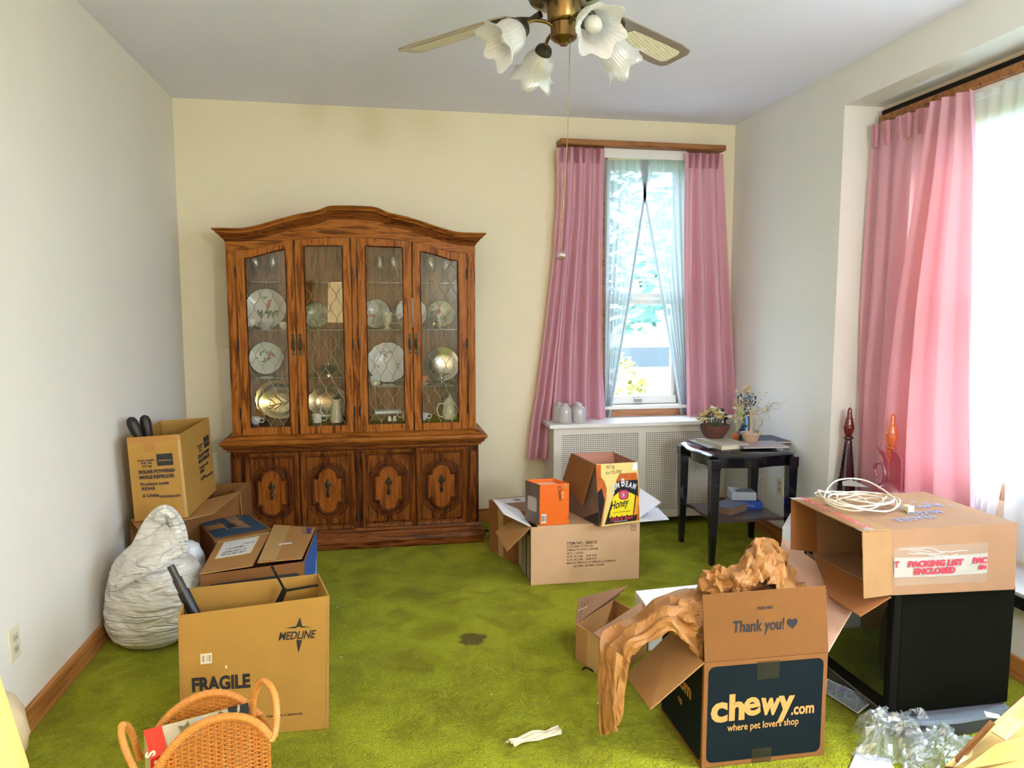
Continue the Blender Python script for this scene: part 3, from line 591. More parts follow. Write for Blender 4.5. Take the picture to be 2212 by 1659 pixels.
plate(705, zs0, .13, 'fluted silver tray on the cabinet floor behind second glass door', P('dull_silver', (.32, .24, .15), .25, 1), scal=.04, rim=SILVER, y=4.82, oval=.8)
o = plate(600, zs0, .135, 'large oval silver meat tray with embossed tree behind far left glass door', P('silver_warm', (.62, .52, .30), .16, 1), rim=SILVER, y=4.80, oval=.78)
g = G(); c = V((0, -.004, .105)); g.tube([c + V((-.07, 0, -.02)), c + V((.09, 0, .015))], .004, 6)
for a, b_, t in [(-.03, .05, .035), (.01, .04, .04), (.05, .045, .03)]:
    for s in (-1, 1): g.tube([c + V((a, 0, a * .2)), c + V((a - .015, 0, a * .2 + s * t * .5)), c + V((a - .045, 0, a * .2 + s * t))], .0035, 6)
g.build('embossed_tree', P('dark_silver', (.20, .15, .08), .3, 1), o, local=True, smooth=60)
plate(590, zs0, .125, 'fluted gold serving plate behind the oval silver tray', P('gold_plate', (.60, .46, .18), .25, 1), scal=.04, y=4.845, tilt=.08)
def lathed(name, px, z, prof, mat, label, cat, group=None, y=4.66, n=20, extra=None, part='body'):
    o = thing(name, label, cat, (at(px, y), y, z + .001), group=group)
    G().lathe(prof, (0, 0, 0), n).build(part, mat, o, local=True, smooth=50)
    if extra: extra(o)
    return o
gob = [(.030, 0), (.030, .003), (.012, .008), (.005, .018), (.010, .028), (.005, .040), (.010, .050), (.014, .056), (.028, .075), (.033, .105), (.032, .140), (.029, .165), (.027, .165), (.030, .140), (.031, .105), (.026, .078), (.004, .060), (.001, .060)]
for px, lab in ((556, 'round clear goblet on top shelf behind far left glass door'), (594, 'slender clear goblet on top shelf beside the round one at far left'), (787, 'clear stemmed glass at the left edge behind third glass door'), (822, 'tall clear stemmed glass in the middle behind third glass door'), (853, 'clear stemmed glass on the right behind third glass door'), (932, 'left clear goblet on top shelf behind far right glass door'), (965, 'right clear goblet on top shelf behind far right glass door')):
    lathed('goblet', px, zs1, gob, GLASSWARE, lab, 'glass', 'glassware on the top cabinet shelf')
def handle(mat, r, h, z, t=.0035, sx=1):
    def f(o): G().tube([(sx * r * .92, 0, z + h), (sx * (r + h * .9), 0, z + h * .95), (sx * (r + h), 0, z + h * .4), (sx * (r + h * .6), 0, z), (sx * r * .9, 0, z + h * .1)], t, 6).build('cup_handle', mat, o, local=True, smooth=60)
    return f
cup = [(.014, 0), (.016, .003), (.026, .014), (.031, .032), (.034, .045), (.031, .045), (.028, .032), (.022, .014), (.001, .008)]
mug = [(.022, 0), (.026, .003), (.028, .02), (.031, .055), (.028, .055), (.025, .02), (.001, .01)]
lathed('teacup', 541, zs2 + .018, cup, PORC, 'white teacup left of the bird platter on the second shelf', 'cup', None, 4.62, extra=handle(PORC, .028, .024, .012))
lathed('teacup', 614, zs2, cup, PORC, 'small painted teacup right of the bird platter on the second shelf', 'cup', None, 4.60, extra=handle(PORC, .028, .024, .012))
lathed('sauce_boat', 574, zs2, [(.03, 0), (.028, .008), (.04, .018), (.05, .045), (.047, .045), (.035, .02), (.001, .012)], P('porcelain_grey', (.45, .44, .38), .25), 'grey white sauce boat in front of the bird platter', 'bowl', None, 4.61)
lathed('teacup', 544, zs0, cup, P('porcelain_blue', (.62, .66, .74), .25), 'small blue and white cup on the cabinet floor at far left', 'cup', None, 4.60, extra=handle(PORC, .028, .024, .012))
lathed('mug', 679, zs0, mug, PORC, 'white painted mug on the cabinet floor behind second glass door', 'cup', None, 4.60, extra=handle(PORC, .029, .032, .012))
lathed('teacup', 912, zs0, cup, P('porcelain_bluew', (.66, .70, .76), .25), 'small blue flowered cup on the cabinet floor behind far right door', 'cup', None, 4.60, extra=handle(PORC, .028, .024, .012))
lathed('pitcher', 722, zs0, [(.042, 0), (.040, .01), (.034, .05), (.028, .10), (.026, .13), (.030, .145), (.026, .145), (.001, .12)], P('cream_china', (.66, .60, .46), .25), 'tall cream pitcher on the cabinet floor behind second glass door', 'pitcher', None, 4.62, extra=lambda o: (G().lathe([(.024, .145), (.018, .158), (.006, .165), (.006, .172), (.009, .178), (.001, .182)], (0, 0, 0), 14).build('lid', BLACKP, o, local=True, smooth=50), handle(PORC, .028, .07, .04, .004, -1)(o)))
lathed('covered_dish', 707, zs3l, [(.03, 0), (.03, .006), (.015, .012), (.055, .028), (.066, .042), (.070, .044), (.060, .050), (.045, .062), (.015, .068), (.004, .070), (.006, .078), (.001, .082)], SILVER, 'covered silver dish on the third shelf behind second glass door', 'dish', None, 4.66)
lathed('glass_globe', 676, zs2 - .10 + .1, [(.001, 0), (.02, .002), (.032, .02), (.034, .036), (.026, .056), (.012, .064), (.001, .064)], GLASSWARE, 'small clear glass globe on second shelf behind second glass door', 'ornament', None, 4.60)
lathed('creamer', 836, zs2, [(.024, 0), (.022, .004), (.010, .012), (.020, .028), (.032, .055), (.030, .085), (.036, .105), (.033, .105), (.027, .085), (.028, .055), (.001, .03)], P('porcelain_lime', (.55, .56, .40), .22), 'footed green flowered creamer in front of the pale blue plate', 'pitcher', None, 4.63, extra=handle(P('porcelain_grey', (.45, .44, .38), .25), .030, .06, .03, .004))
lathed('sugar_bowl', 872, zs2, [(.03, 0), (.028, .005), (.036, .018), (.045, .035), (.040, .055), (.020, .066), (.006, .070), (.008, .078), (.001, .082)], P('porcelain_brown', (.34, .20, .12), .25), 'brown flowered sugar bowl on second shelf behind third glass door', 'bowl', None, 4.62)
lathed('decanter', 936, zs2, [(.03, 0), (.036, .01), (.036, .035), (.026, .07), (.018, .085), (.014, .10), (.012, .112), (.001, .114)], P('dark_glass', (.03, .015, .02), .1), 'dark round shouldered bottle with a gold front behind far right door', 'bottle', None, 4.62, extra=lambda o: G().ball((0, -.030, .032), .021, 10).build('gold_ball', P('copper_gold', (.75, .45, .25), .15, 1), o, local=True, smooth=180))
lathed('compote', 953, zs3r, [(.028, 0), (.026, .004), (.008, .012), (.008, .03), (.014, .038), (.010, .048), (.022, .058), (.060, .068), (.058, .070), (.001, .062)], SILVER, 'silver footed compote on third shelf behind far right glass door', 'dish', None, 4.63)
lathed('teacup', 911, zs3r + .012, cup, P('orange_china', (.62, .18, .06), .3), 'orange cup on a white saucer at the left of far right door', 'cup', None, 4.60, extra=lambda o: G().lathe([(.02, -.012), (.042, -.004), (.044, -.001), (.001, -.002)], (0, 0, 0), 20).build('saucer', PORC, o, local=True, smooth=50))
lathed('trinket_jar', 807, zs3r, [(.022, 0), (.026, .004), (.026, .022), (.020, .030), (.001, .030)], P('trinket_silver', (.62, .62, .45), .3, .4), 'small silvery trinket jar in front of the scalloped platter', 'jar', None, 4.60)
lathed('salt_shaker', 838, zs0, [(.012, 0), (.014, .004), (.010, .02), (.011, .03), (.001, .034)], PORC, 'tiny white shaker on the cabinet floor behind third glass door', 'shaker', None, 4.60); lathed('salt_shaker', 849, zs0, [(.012, 0), (.014, .004), (.010, .02), (.011, .03), (.001, .034)], PORC, 'tiny white shaker at the right of its twin behind third door', 'shaker', None, 4.60)
lathed('creamer', 877, zs0, [(.030, 0), (.032, .005), (.034, .03), (.024, .06), (.026, .072), (.001, .06)], PORC, 'white creamer at the right edge behind third glass door', 'pitcher', None, 4.60, extra=handle(PORC, .028, .035, .02, .0035, -1))
pot = lathed('coffee_pot', 970, zs0, [(.045, 0), (.047, .006), (.050, .03), (.048, .06), (.042, .092), (.046, .098), (.047, .102), (.040, .108), (.030, .125), (.014, .138), (.005, .142), (.008, .152), (.001, .160)], P('cream_porcelain', (.66, .64, .52), .2), 'white lidded coffee pot on the cabinet floor behind far right door', 'pot', None, 4.63, 24)
G().tube([(-.044, 0, .10), (-.07, 0, .098), (-.085, 0, .06), (-.07, 0, .02), (-.046, 0, .012)], .004, 7).build('pot_handle', P('cream_porcelain', (.66, .64, .52)), pot, local=True, smooth=60)
tag(G().box(at(806, 4.65), at(863, 4.65), 4.62, 4.72, zs0 + .045, zs0 + .062).build('white_box', WHITE), 'flat white box lying on a brown box behind third glass door', 'box')
tag(G().box(at(798, 4.65), at(862, 4.65), 4.62, 4.74, zs0 + .001, zs0 + .044).build('brown_box', P('brown_box', (.10, .04, .02), .5)), 'low brown box on the cabinet floor behind third glass door', 'box')
fr = G().box(at(808, 4.68) - .028, at(808, 4.68) + .030, 4.68, 4.69, zs3r + .001, zs3r + .055).build('card_frame', P('card_frame', (.60, .62, .68), .3)); tag(fr, 'small framed card standing before the scalloped platter', 'frame')
# board and dark thing beside the cabinet
tag(G().hexa([(-1.02, 4.845, 0), (-.905, 4.845, 0), (-.905, 4.86, 0), (-1.02, 4.86, 0)], [(-1.02, 4.872, 1.24), (-.905, 4.872, 1.24), (-.905, 4.887, 1.24), (-1.02, 4.887, 1.24)]).build('white_board', P('board_paint', (.86, .82, .70), .5), bevel=.003), 'cream board leaning upright behind the left side of the oak cabinet', 'board')
tag(G().box(-1.16, -.965, 4.60, 4.75, 0, .36).build('black_case', BLACKM, bevel=.03), 'black case standing on the carpet at the left side of the cabinet', 'case')
g = G(); pts = [AZ(1038, 1133, .012), AZ(1052, 1136, .012), AZ(1062, 1142, .012)]
g.tube([(.60, 4.60, .01), (.66, 4.66, .01), (.72, 4.60, .01), (.66, 4.52, .01), (.70, 4.46, .01)], .007, 6)
tag(g.build('power_cable', BLACKP, smooth=180), 'black power cable on the carpet at the right foot of the oak cabinet', 'cable')
# ================================================================== valances and curtains
def interp(T, v):
    if v <= T[0][0]: return T[0][1]
    for (a, pa), (b_, pb) in zip(T, T[1:]):
        if v <= b_: t = (v - a) / (b_ - a); return pa + (pb - pa) * t
    return T[-1][1]
def edge(pts): # list of world points top->bottom -> table over v by height
    n = len(pts); z0, z1 = pts[0].z, pts[-1].z
    return [((z0 - p.z) / (z0 - z1), p) for p in pts]
def curtain(name, Lp, Rp, nrm, amp, folds, mat, parent, nu=120, nv=44, seed=0, pleats=0, depth=.035, warp=1., bottom=None):
    TL, TR = edge(Lp), edge(Rp); nrm = V(nrm)
    def fn(u, v):
        a, b_ = interp(TL, v), interp(TR, v); p = a + (b_ - a) * u
        if bottom: p.z = a.z * (1 - u) + b_.z * u
        ph = 2 * PI * folds * (u + warp * .04 * noise.noise(V((u * 2.1, v * 1.6, seed + 3))) * (v ** .7) * 2)
        A = depth * interp(amp, v) * (.55 + .9 * abs(noise.noise(V((u * folds * .45, v * .7, seed)))) + .2)
        s = math.sin(ph + seed); s = math.copysign(abs(s) ** .8, s)
        off = A * s + .012 * noise.noise(V((u * 5, v * 3, seed + 9))) * v
        return p + nrm * off
    g = G().grid(fn, nu, nv)
    return g.build(name, mat, parent, smooth=180)
vb = G().box(1.185, 2.362, 4.775, D, 2.575, 2.612); tag(vb.build('curtain_valance', VALW, bevel=.004), 'narrow brown wooden valance rail above the back window', 'rail')
tag(G().box(1.50, 2.10, 4.835, 4.855, 2.512, 2.574).build('curtain_track', WHITEP, bevel=.003), 'white curtain track board under the brown rail of the back window', 'rail')
yc = 4.80
def Q(px, py, y=yc): return AY(px, py, y)
cl = thing('rose_curtain', 'left rose pink curtain of the back window hanging down beside the radiator cover', 'curtain', (1.35, yc, 2.5))
hem = .46
lt = [Q(1203, 318), Q(1205, 420), Q(1196, 560), Q(1180, 700), Q(1160, 850), Q(1150, 905), Q(1139, 994)]
rt = [Q(1308, 322), Q(1306, 420), Q(1303, 560), Q(1303, 700), Q(1305, 800), Q(1312, 903)]
# main drop resting on the radiator cover
mid = [Q(1232, 318), Q(1228, 450), Q(1217, 600), Q(1203, 750), Q(1190, 905)]
curtain('curtain_cloth', mid, rt, (0, -1, 0), [(0, .35), (.12, .55), (.6, 1.0), (1, 1.1)], 3.6, PINK, cl, 110, 40, 1, depth=.042)
curtain('curtain_side', lt, [Q(1236, 318), Q(1232, 450), Q(1222, 600), Q(1208, 750), Q(1196, 850), Q(1190, 905), Q(1183, 990)], (0, -1, 0), [(0, .35), (.2, .6), (1, 1.2)], 2, PINK, cl, 60, 40, 4, depth=.032)
cr_ = thing('rose_curtain', 'right rose pink curtain of the back window hanging beside the corner', 'curtain', (2.25, yc, 2.5))
curtain('curtain_cloth', [Q(1479, 330), Q(1476, 480), Q(1476, 640), Q(1478, 800), Q(1480, 902)], [Q(1561, 333), Q(1566, 480), Q(1574, 640), Q(1581, 800), Q(1584, 902)], (0, -1, 0), [(0, .35), (.15, .6), (.5, 1.0), (1, 1.2)], 3, PINK, cr_, 100, 40, 7, depth=.042)
def smoothq(pts, n=8):
    out = []
    for a, b_ in zip(pts, pts[1:]): out += [a + (b_ - a) * (k / n) for k in range(n)]
    return out + [pts[-1]]
def heading(par, p0, p1, nrm, n, h=.10):
    p0, p1, nrm = V(p0), V(p1), V(nrm)
    for k in range(n):
        t = (k + .5) / n + random.uniform(-.02, .02); c = p0 + (p1 - p0) * t; d = (p1 - p0).normalized(); g = G()
        for j in (-1, 0, 1):
            b_ = c + d * j * .007
            g.add([b_ + d * -.004, b_ + nrm * .028 + d * j * .004, b_ + d * .004, b_ + V((0, 0, -h)) + d * -.003, b_ + nrm * .016 + V((0, 0, -h)), b_ + V((0, 0, -h)) + d * .003], [(0, 1, 4, 3), (1, 2, 5, 4), (0, 2, 1), (3, 4, 5)])
        g.build('pinch_pleat', PINK, par, smooth=60)
heading(cl, Q(1206, 318), Q(1300, 321), (0, -1, 0), 6); heading(cr_, Q(1484, 331), Q(1556, 333), (0, -1, 0), 5)
for o_, a, b_ in ((cl, 1203, 1308), (cr_, 1479, 1561)): pass
ysh = 4.855
sh = thing('sheer_curtain', 'left white sheer panel drawn aside at the back window', 'curtain', (1.6, ysh, 2.5))
curtain('sheer_cloth', [Q(1306, 346, ysh), Q(1306, 600, ysh), Q(1306, 800, ysh), Q(1308, 905, ysh)], [Q(1400, 346, ysh), Q(1392, 430, ysh), Q(1360, 640, ysh), Q(1333, 800, ysh), Q(1316, 905, ysh)], (0, -1, 0), [(0, .8), (.1, .5), (1, .7)], 6, SHEERB, sh, 120, 26, 2, depth=.010, warp=.2)
sh2 = thing('sheer_curtain', 'right white sheer panel drawn aside at the back window', 'curtain', (2.0, ysh, 2.5))
curtain('sheer_cloth', [Q(1386, 346, ysh), Q(1394, 430, ysh), Q(1430, 640, ysh), Q(1458, 800, ysh), Q(1474, 905, ysh)], [Q(1480, 346, ysh), Q(1481, 600, ysh), Q(1484, 800, ysh), Q(1492, 905, ysh)], (0, -1, 0), [(0, .8), (.1, .5), (1, .7)], 6, SHEERB, sh2, 120, 26, 5, depth=.010, warp=.2)
# ---- bay
bv = G().box(2.655, 2.69, 1.0, 3.60, 2.475, 2.515); tag(bv.build('curtain_valance', VALW, bevel=.004), 'long brown wooden valance rail along the top of the bay window', 'rail')
tag(G().box(2.675, 2.715, 1.0, 3.60, 2.515, 2.545).build('curtain_track', BLACKM), 'black track lying above the wooden rail of the bay window', 'rail')
tag(G().box(2.68, 2.70, 1.0, 3.06, 2.43, 2.474).build('curtain_track', WHITEP), 'white track board below the wooden rail of the bay window', 'rail')
xc_ = 2.632
def B(px, py, x=xc_): return AX(px, py, x)
def zc_(p, z): return V((p.x, p.y, z))
bc = thing('rose_curtain', 'wide rose pink curtain of the bay window glowing in sunlight', 'curtain', (xc_, 3.3, 2.48))
def YZ(y, z, x=xc_): return V((x, y, z))
cbot = SILL + .03
curtain('curtain_cloth', [YZ(3.615, 2.47), YZ(3.625, 1.6), YZ(3.62, .9), YZ(3.60, cbot)], [YZ(3.04, 2.455), YZ(3.06, 1.8), YZ(3.10, 1.1), YZ(3.10, cbot)], (-1, 0, 0), [(0, .5), (.1, .55), (.5, .8), (1, .9)], 4.5, PINK, bc, 130, 44, 3, depth=.028, warp=.6)
curtain('curtain_front_fold', [YZ(3.13, 2.46, 2.60), YZ(3.18, 2.1, 2.60), YZ(3.26, 1.5, 2.60), YZ(3.30, .9, 2.60), YZ(3.32, cbot, 2.60)], [YZ(2.885, 2.45, 2.60), YZ(2.83, 2.1, 2.60), YZ(2.78, 1.5, 2.60), YZ(2.74, .9, 2.60), YZ(2.70, cbot, 2.60)], (-1, 0, 0), [(0, .7), (.15, .8), (.6, 1.2), (1, 1.3)], 3, PINK, bc, 120, 44, 8, depth=.045, warp=.8)
heading(bc, YZ(3.60, 2.465), YZ(2.95, 2.455), (-1, 0, 0), 8, .12)
HEM = blend('sheer_hem', [('ShaderNodeBsdfTranslucent', (.22, .27, .31, 1), 0), ('ShaderNodeBsdfDiffuse', (.70, .74, .82, 1), .45)])
for par_, ed in ((sh, [(1400, 346), (1392, 430), (1360, 640), (1333, 800), (1316, 905)]), (sh2, [(1386, 346), (1394, 430), (1430, 640), (1458, 800), (1474, 905)])):
    pp_ = smoothq([Q(a, b_, ysh - .008) for a, b_ in ed]); G().grid(lambda u, v: pp_[min(int(v * (len(pp_) - 1) + .5), len(pp_) - 1)] + V(((u - .5) * .020, 0, 0)), 1, len(pp_) - 1).build('sheer_hem', HEM, par_, smooth=180)
bs = thing('sheer_curtain', 'first white sheer panel of the bay window beside the rose curtain', 'curtain', (2.66, 2.6, 2.45))
curtain('sheer_cloth', [YZ(3.05, 2.45, 2.665), YZ(3.0, 1.2, 2.665), YZ(2.95, .42, 2.665)], [YZ(2.50, 2.45, 2.665), YZ(2.62, 1.2, 2.665), YZ(2.72, .42, 2.665)], (-1, 0, 0), [(0, .7), (1, .8)], 7, SHEER, bs, 90, 20, 6, depth=.014)
bs2 = thing('sheer_curtain', 'second white sheer panel of the bay window at the right edge', 'curtain', (2.65, 2.2, 2.45))
curtain('sheer_cloth', [YZ(2.60, 2.45, 2.645), YZ(2.64, 1.2, 2.645), YZ(2.62, .42, 2.645)], [YZ(1.2, 2.45, 2.645), YZ(1.2, 1.2, 2.645), YZ(1.2, .42, 2.645)], (-1, 0, 0), [(0, .7), (1, .8)], 12, SHEER, bs2, 110, 20, 9, depth=.016)
# ================================================================== radiator cover
ra = thing('radiator_cover', 'white perforated radiator cover under the back window', 'radiator cover', (1.70, 4.74, 0))
RF = 4.60; rx0, rx1, rz = 1.108, 2.285, .70
def perf():
    m = bpy.data.materials.new('perforated_sheet'); m.use_nodes = True; nt = m.node_tree; b = nt.nodes['Principled BSDF']; b.inputs['Base Color'].default_value = (.72, .68, .62, 1); b.inputs['Roughness'].default_value = .45
    out = nt.nodes['Material Output']; tc = nt.nodes.new('ShaderNodeTexCoord'); vm = nt.nodes.new('ShaderNodeVectorMath'); vm.operation = 'SCALE'; vm.inputs['Scale'].default_value = 1 / .0133; nt.links.new(tc.outputs['Object'], vm.inputs[0])
    fr = nt.nodes.new('ShaderNodeVectorMath'); fr.operation = 'FRACTION'; nt.links.new(vm.outputs[0], fr.inputs[0]); sb = nt.nodes.new('ShaderNodeVectorMath'); sb.operation = 'SUBTRACT'; sb.inputs[1].default_value = (.5, .5, .5); nt.links.new(fr.outputs[0], sb.inputs[0])
    ml = nt.nodes.new('ShaderNodeVectorMath'); ml.operation = 'MULTIPLY'; ml.inputs[1].default_value = (1, 0, 1); nt.links.new(sb.outputs[0], ml.inputs[0]); ln = nt.nodes.new('ShaderNodeVectorMath'); ln.operation = 'LENGTH'; nt.links.new(ml.outputs[0], ln.inputs[0])
    lt = nt.nodes.new('ShaderNodeMath'); lt.operation = 'LESS_THAN'; lt.inputs[1].default_value = .27; nt.links.new(ln.outputs['Value'], lt.inputs[0]); tr = nt.nodes.new('ShaderNodeBsdfTransparent'); mx = nt.nodes.new('ShaderNodeMixShader')
    nt.links.new(lt.outputs[0], mx.inputs[0]); nt.links.new(b.outputs[0], mx.inputs[1]); nt.links.new(tr.outputs[0], mx.inputs[2]); nt.links.new(mx.outputs[0], out.inputs[0]); return m
PERF = perf()
p1a, p1b, p2a, p2b, pz0, pz1 = 1.160, 1.700, 1.750, 2.235, .10, .650
g = G(); g.box(rx0, p1a, RF, RF + .018, .055, rz); g.box(p1b, p2a, RF, RF + .018, .055, rz); g.box(p2b, rx1, RF, RF + .018, .055, rz); g.box(p1a, p1b, RF, RF + .018, .055, pz0); g.box(p2a, p2b, RF, RF + .018, .055, pz0); g.box(p1a, p1b, RF, RF + .018, pz1, rz); g.box(p2a, p2b, RF, RF + .018, pz1, rz)
g.build('front_frame', RADW, ra)
G().box(p1a, p1b, RF + .008, RF + .010, pz0, pz1).build('perforated_panel', PERF, ra); G().box(p2a, p2b, RF + .008, RF + .010, pz0, pz1).build('perforated_panel', PERF, ra)
for x in (rx0, rx1 - .018): G().box(x, x + .018, RF + .018, D - .02, .035, rz).build('side_panel', RADW, ra)
for x in (rx0, rx1 - .04): G().box(x, x + .04, RF, RF + .04, 0, .06).build('foot', RADW, ra)
G().box(rx0 - .035, rx1 + .03, RF - .035, D - .018, rz, rz + .026).build('top_board', P('radiator_top', (.80, .80, .80), .35), ra, bevel=.003)
G().box(rx0 + .02, rx1 - .02, RF + .05, D - .03, .05, rz - .05).build('radiator_shade_core', BLACKM, ra)  # black block behind the holes stands for the shade inside the cover
# ---- four spare glass lampshades on the cover
spare = [(.029, 0), (.032, .004), (.031, .02), (.030, .045), (.030, .062), (.024, .074), (.015, .080), (.015, .092), (.013, .092), (.013, .080), (.022, .070), (.027, .060), (.028, .02), (.029, .003)]
spare = [(r * 1.42, z * 1.42) for r, z in spare]
for (px, py, y), lab in (((1208, 912, 4.70), 'back left frosted glass shade standing upside down on radiator cover'), ((1221, 918, 4.63), 'front left frosted glass shade standing on radiator cover'), ((1246, 913, 4.70), 'back right frosted glass shade on radiator cover'), ((1251, 916, 4.63), 'front right frosted glass shade standing on radiator cover')):
    x = AY(px, py, y).x; o = G().lathe(spare, (x, y, rz + .027), 28, None).build('glass_lampshade', FROSTL, smooth=50, loc=(x, y, rz + .027)); tag(o, lab, 'lampshade', 'spare lampshades on the radiator cover')
# ================================================================== black side table
tb = thing('side_table', 'black lacquered side table with serpentine top and lower shelf', 'table', (2.10, 4.02, 0))
lx0, lx1, ly0, ly1 = 1.862, 2.345, 3.80, 4.235
TT = .655
def serp(z, e, rx=0):
    pts = []; x0, x1, y0, y1 = lx0 - .03 - e, lx1 + .03 + e, ly0 - .03 - e, ly1 + .03 + e; c = .045
    def side(ax, ay, bx_, by_, nx, ny):
        L_ = math.hypot(bx_ - ax, by_ - ay)
        for k in range(17):
            t = k / 16; w = .022 * (math.cos(2 * PI * t * 1) - 1) * .5 if True else 0
            w = .020 * math.sin(PI * t) ** 2 - .016 * (1 if (t < .12 or t > .88) else 0) * 0
            w = .018 * (1 - math.cos(2 * PI * t)) / 2 * 1.6 - .006
            pts.append((ax + (bx_ - ax) * t + nx * w, ay + (by_ - ay) * t + ny * w, z))
    side(x0 + c, y0, x1 - c, y0, 0, -1); side(x1, y0 + c, x1, y1 - c, 1, 0); side(x1 - c, y1, x0 + c, y1, 0, 1); side(x0, y1 - c, x0, y0 + c, -1, 0)
    return pts
def serp2(z):
    pts = []; x0, x1, y0, y1 = lx0, lx1, ly0, ly1
    for (ax, ay, bx_, by_, nx, ny) in ((x0, y0, x1, y0, 0, 1), (x1, y0, x1, y1, -1, 0), (x1, y1, x0, y1, 0, -1), (x0, y1, x0, y0, 1, 0)):
        for k in range(1, 16): t = k / 16; w = .035 * math.sin(PI * t) + .020 * math.sin(3 * PI * t) * .6; pts.append((ax + (bx_ - ax) * t + nx * w, ay + (by_ - ay) * t + ny * w, z))
    return pts
def loops(g, ls):
    n = len(ls[0]); b = len(g.v); g.add([p for l in ls for p in l], [(i * n + k, i * n + (k + 1) % n, (i + 1) * n + (k + 1) % n, (i + 1) * n + k) for i in range(len(ls) - 1) for k in range(n)] + [tuple(range(n))[::-1], tuple((len(ls) - 1) * n + k for k in range(n))]); return g
loops(G(), [serp(TT - .026, -.012), serp(TT - .022, .004), serp(TT - .012, .006), serp(TT - .006, -.002), serp(TT, -.010)]).build('tabletop', LACQ, tb, smooth=35)
loops(G(), [serp(TT - .085, -.030), serp(TT - .080, -.026), serp(TT - .026, -.024)]).build('apron', LACQ, tb, smooth=35)
loops(G(), [serp2(.238), serp2(.256)]).build('lower_shelf', P('worn_shelf', (.085, .060, .065), .3, vary=.3, coat=.3), tb, smooth=35)
for x, y in ((lx0, ly0), (lx1, ly0), (lx0, ly1), (lx1, ly1)):
    sx = 1 if x == lx0 else -1; sy = 1 if y == ly0 else -1; a, b_ = .027, .014
    cx_, cy_ = x, y
    q = lambda r, z: [(cx_ - r, cy_ - r, z), (cx_ + r, cy_ - r, z), (cx_ + r, cy_ + r, z), (cx_ - r, cy_ + r, z)]
    loops(G(), [q(b_, 0), q(a * .86, .30), q(a, TT - .09), q(a + .003, TT - .085), q(a + .003, TT - .027)]).build('leg', LACQ, tb, bevel=.002)
def book(name, px, py, z, w, d, h, ang, mat, label, cat, page=CREAM):
    c = AZ(px, py, z); o = thing(name, label, cat, (c.x, c.y, z + .0008), math.radians(ang))
    G().box(-w / 2, w / 2, -d / 2, d / 2, 0, .0022).box(-w / 2, w / 2, -d / 2, d / 2, h - .0022, h).box(-w / 2, -w / 2 + .003, -d / 2, d / 2, 0, h).build('cover', mat, o, local=True)
    G().box(-w / 2 + .003, w / 2 - .004, -d / 2 + .003, d / 2 - .003, .0022, h - .0022).build('pages', page, o, local=True); return o
tz = TT + .0005
book('book', 1560, 962, tz, .20, .27, .026, 9, P('beige_cover', (.50, .46, .40), .5), 'thick beige book lying under the flower basket on the black table', 'book')
book('magazine', 1540, 958, tz, .22, .26, .005, 4, P('grey_cover', (.42, .45, .52), .25), 'thin glossy magazine at the left edge of the black table top', 'magazine')
book('photo_album', 1652, 951, tz, .26, .23, .012, -8, P('dark_blue_cover', (.03, .035, .08), .4), 'dark blue album lying at the back right of the black table', 'album')
book('magazine', 1640, 962, tz + .0125, .28, .20, .008, -4, P('lilac_cover', (.33, .30, .36), .3, vary=.25, vscale=14), 'lilac grey magazine lying under the potted dried tree', 'magazine')
bt = [AZ(1576, 1099, .302), AZ(1616, 1087, .302), AZ(1573, 1077, .302), AZ(1532, 1089, .302)]
bk = thing('book', 'worn slate blue book with brown page edges on the lower table shelf', 'book', (bt[0] + bt[2]) / 2 - V((0, 0, .045)))
dz = V((0, 0, -.045)); cc_ = (bt[0] + bt[2]) / 2; sh_ = lambda p, k: cc_ + (p - cc_) * k
G().hexa([p + V((0, 0, -.003)) for p in bt], bt).hexa([p + dz for p in bt], [p + dz + V((0, 0, .003)) for p in bt]).build('cover', P('slate_cover', (.12, .15, .24), .6, vary=.2), bk); G().hexa([sh_(p, .94) + dz + V((0, 0, .003)) for p in bt], [sh_(p, .94) - V((0, 0, .003)) for p in bt]).build('pages', P('brown_pages', (.28, .16, .10), .8), bk)
o = thing('staple_box', 'small bright blue carton on the lower table shelf beneath the grey dispenser', 'box', (2.215, 4.08, .2568), math.radians(-12))
G().box(-.085, .085, -.07, .07, 0, .045).build('carton', P('bright_blue', (.02, .07, .42), .4), o, local=True, bevel=.003); G().box(-.086, -.085, -.05, .04, .01, .035).build('picture_panel', CARD, o, local=True)
text('BOSTITCH', o, wmat(o) @ V((-.04, -.0702, .018)), wmat(o).to_3x3() @ V((1, 0, 0)), (0, 0, 1), .016, P('pale_ink', (.4, .5, .9), .5))
o = thing('grey_dispenser', 'pale grey plastic dispenser tray standing on the blue carton', 'dispenser', (2.20, 4.10, .3025), math.radians(-12)); gp = P('pale_grey_plastic', (.42, .46, .52), .35)
G().hexa([(-.08, -.055, 0), (.075, -.055, 0), (.075, .055, 0), (-.08, .055, 0)], [(-.078, -.052, .052), (.075, -.052, .05), (.075, .05, .05), (-.078, .05, .065)]).build('tray_body', gp, o, local=True, bevel=.005)
G().box(-.045, .06, -.038, .038, .052, .056).build('tray_recess', P('dark_grey_plastic', (.10, .11, .12), .4), o, local=True)
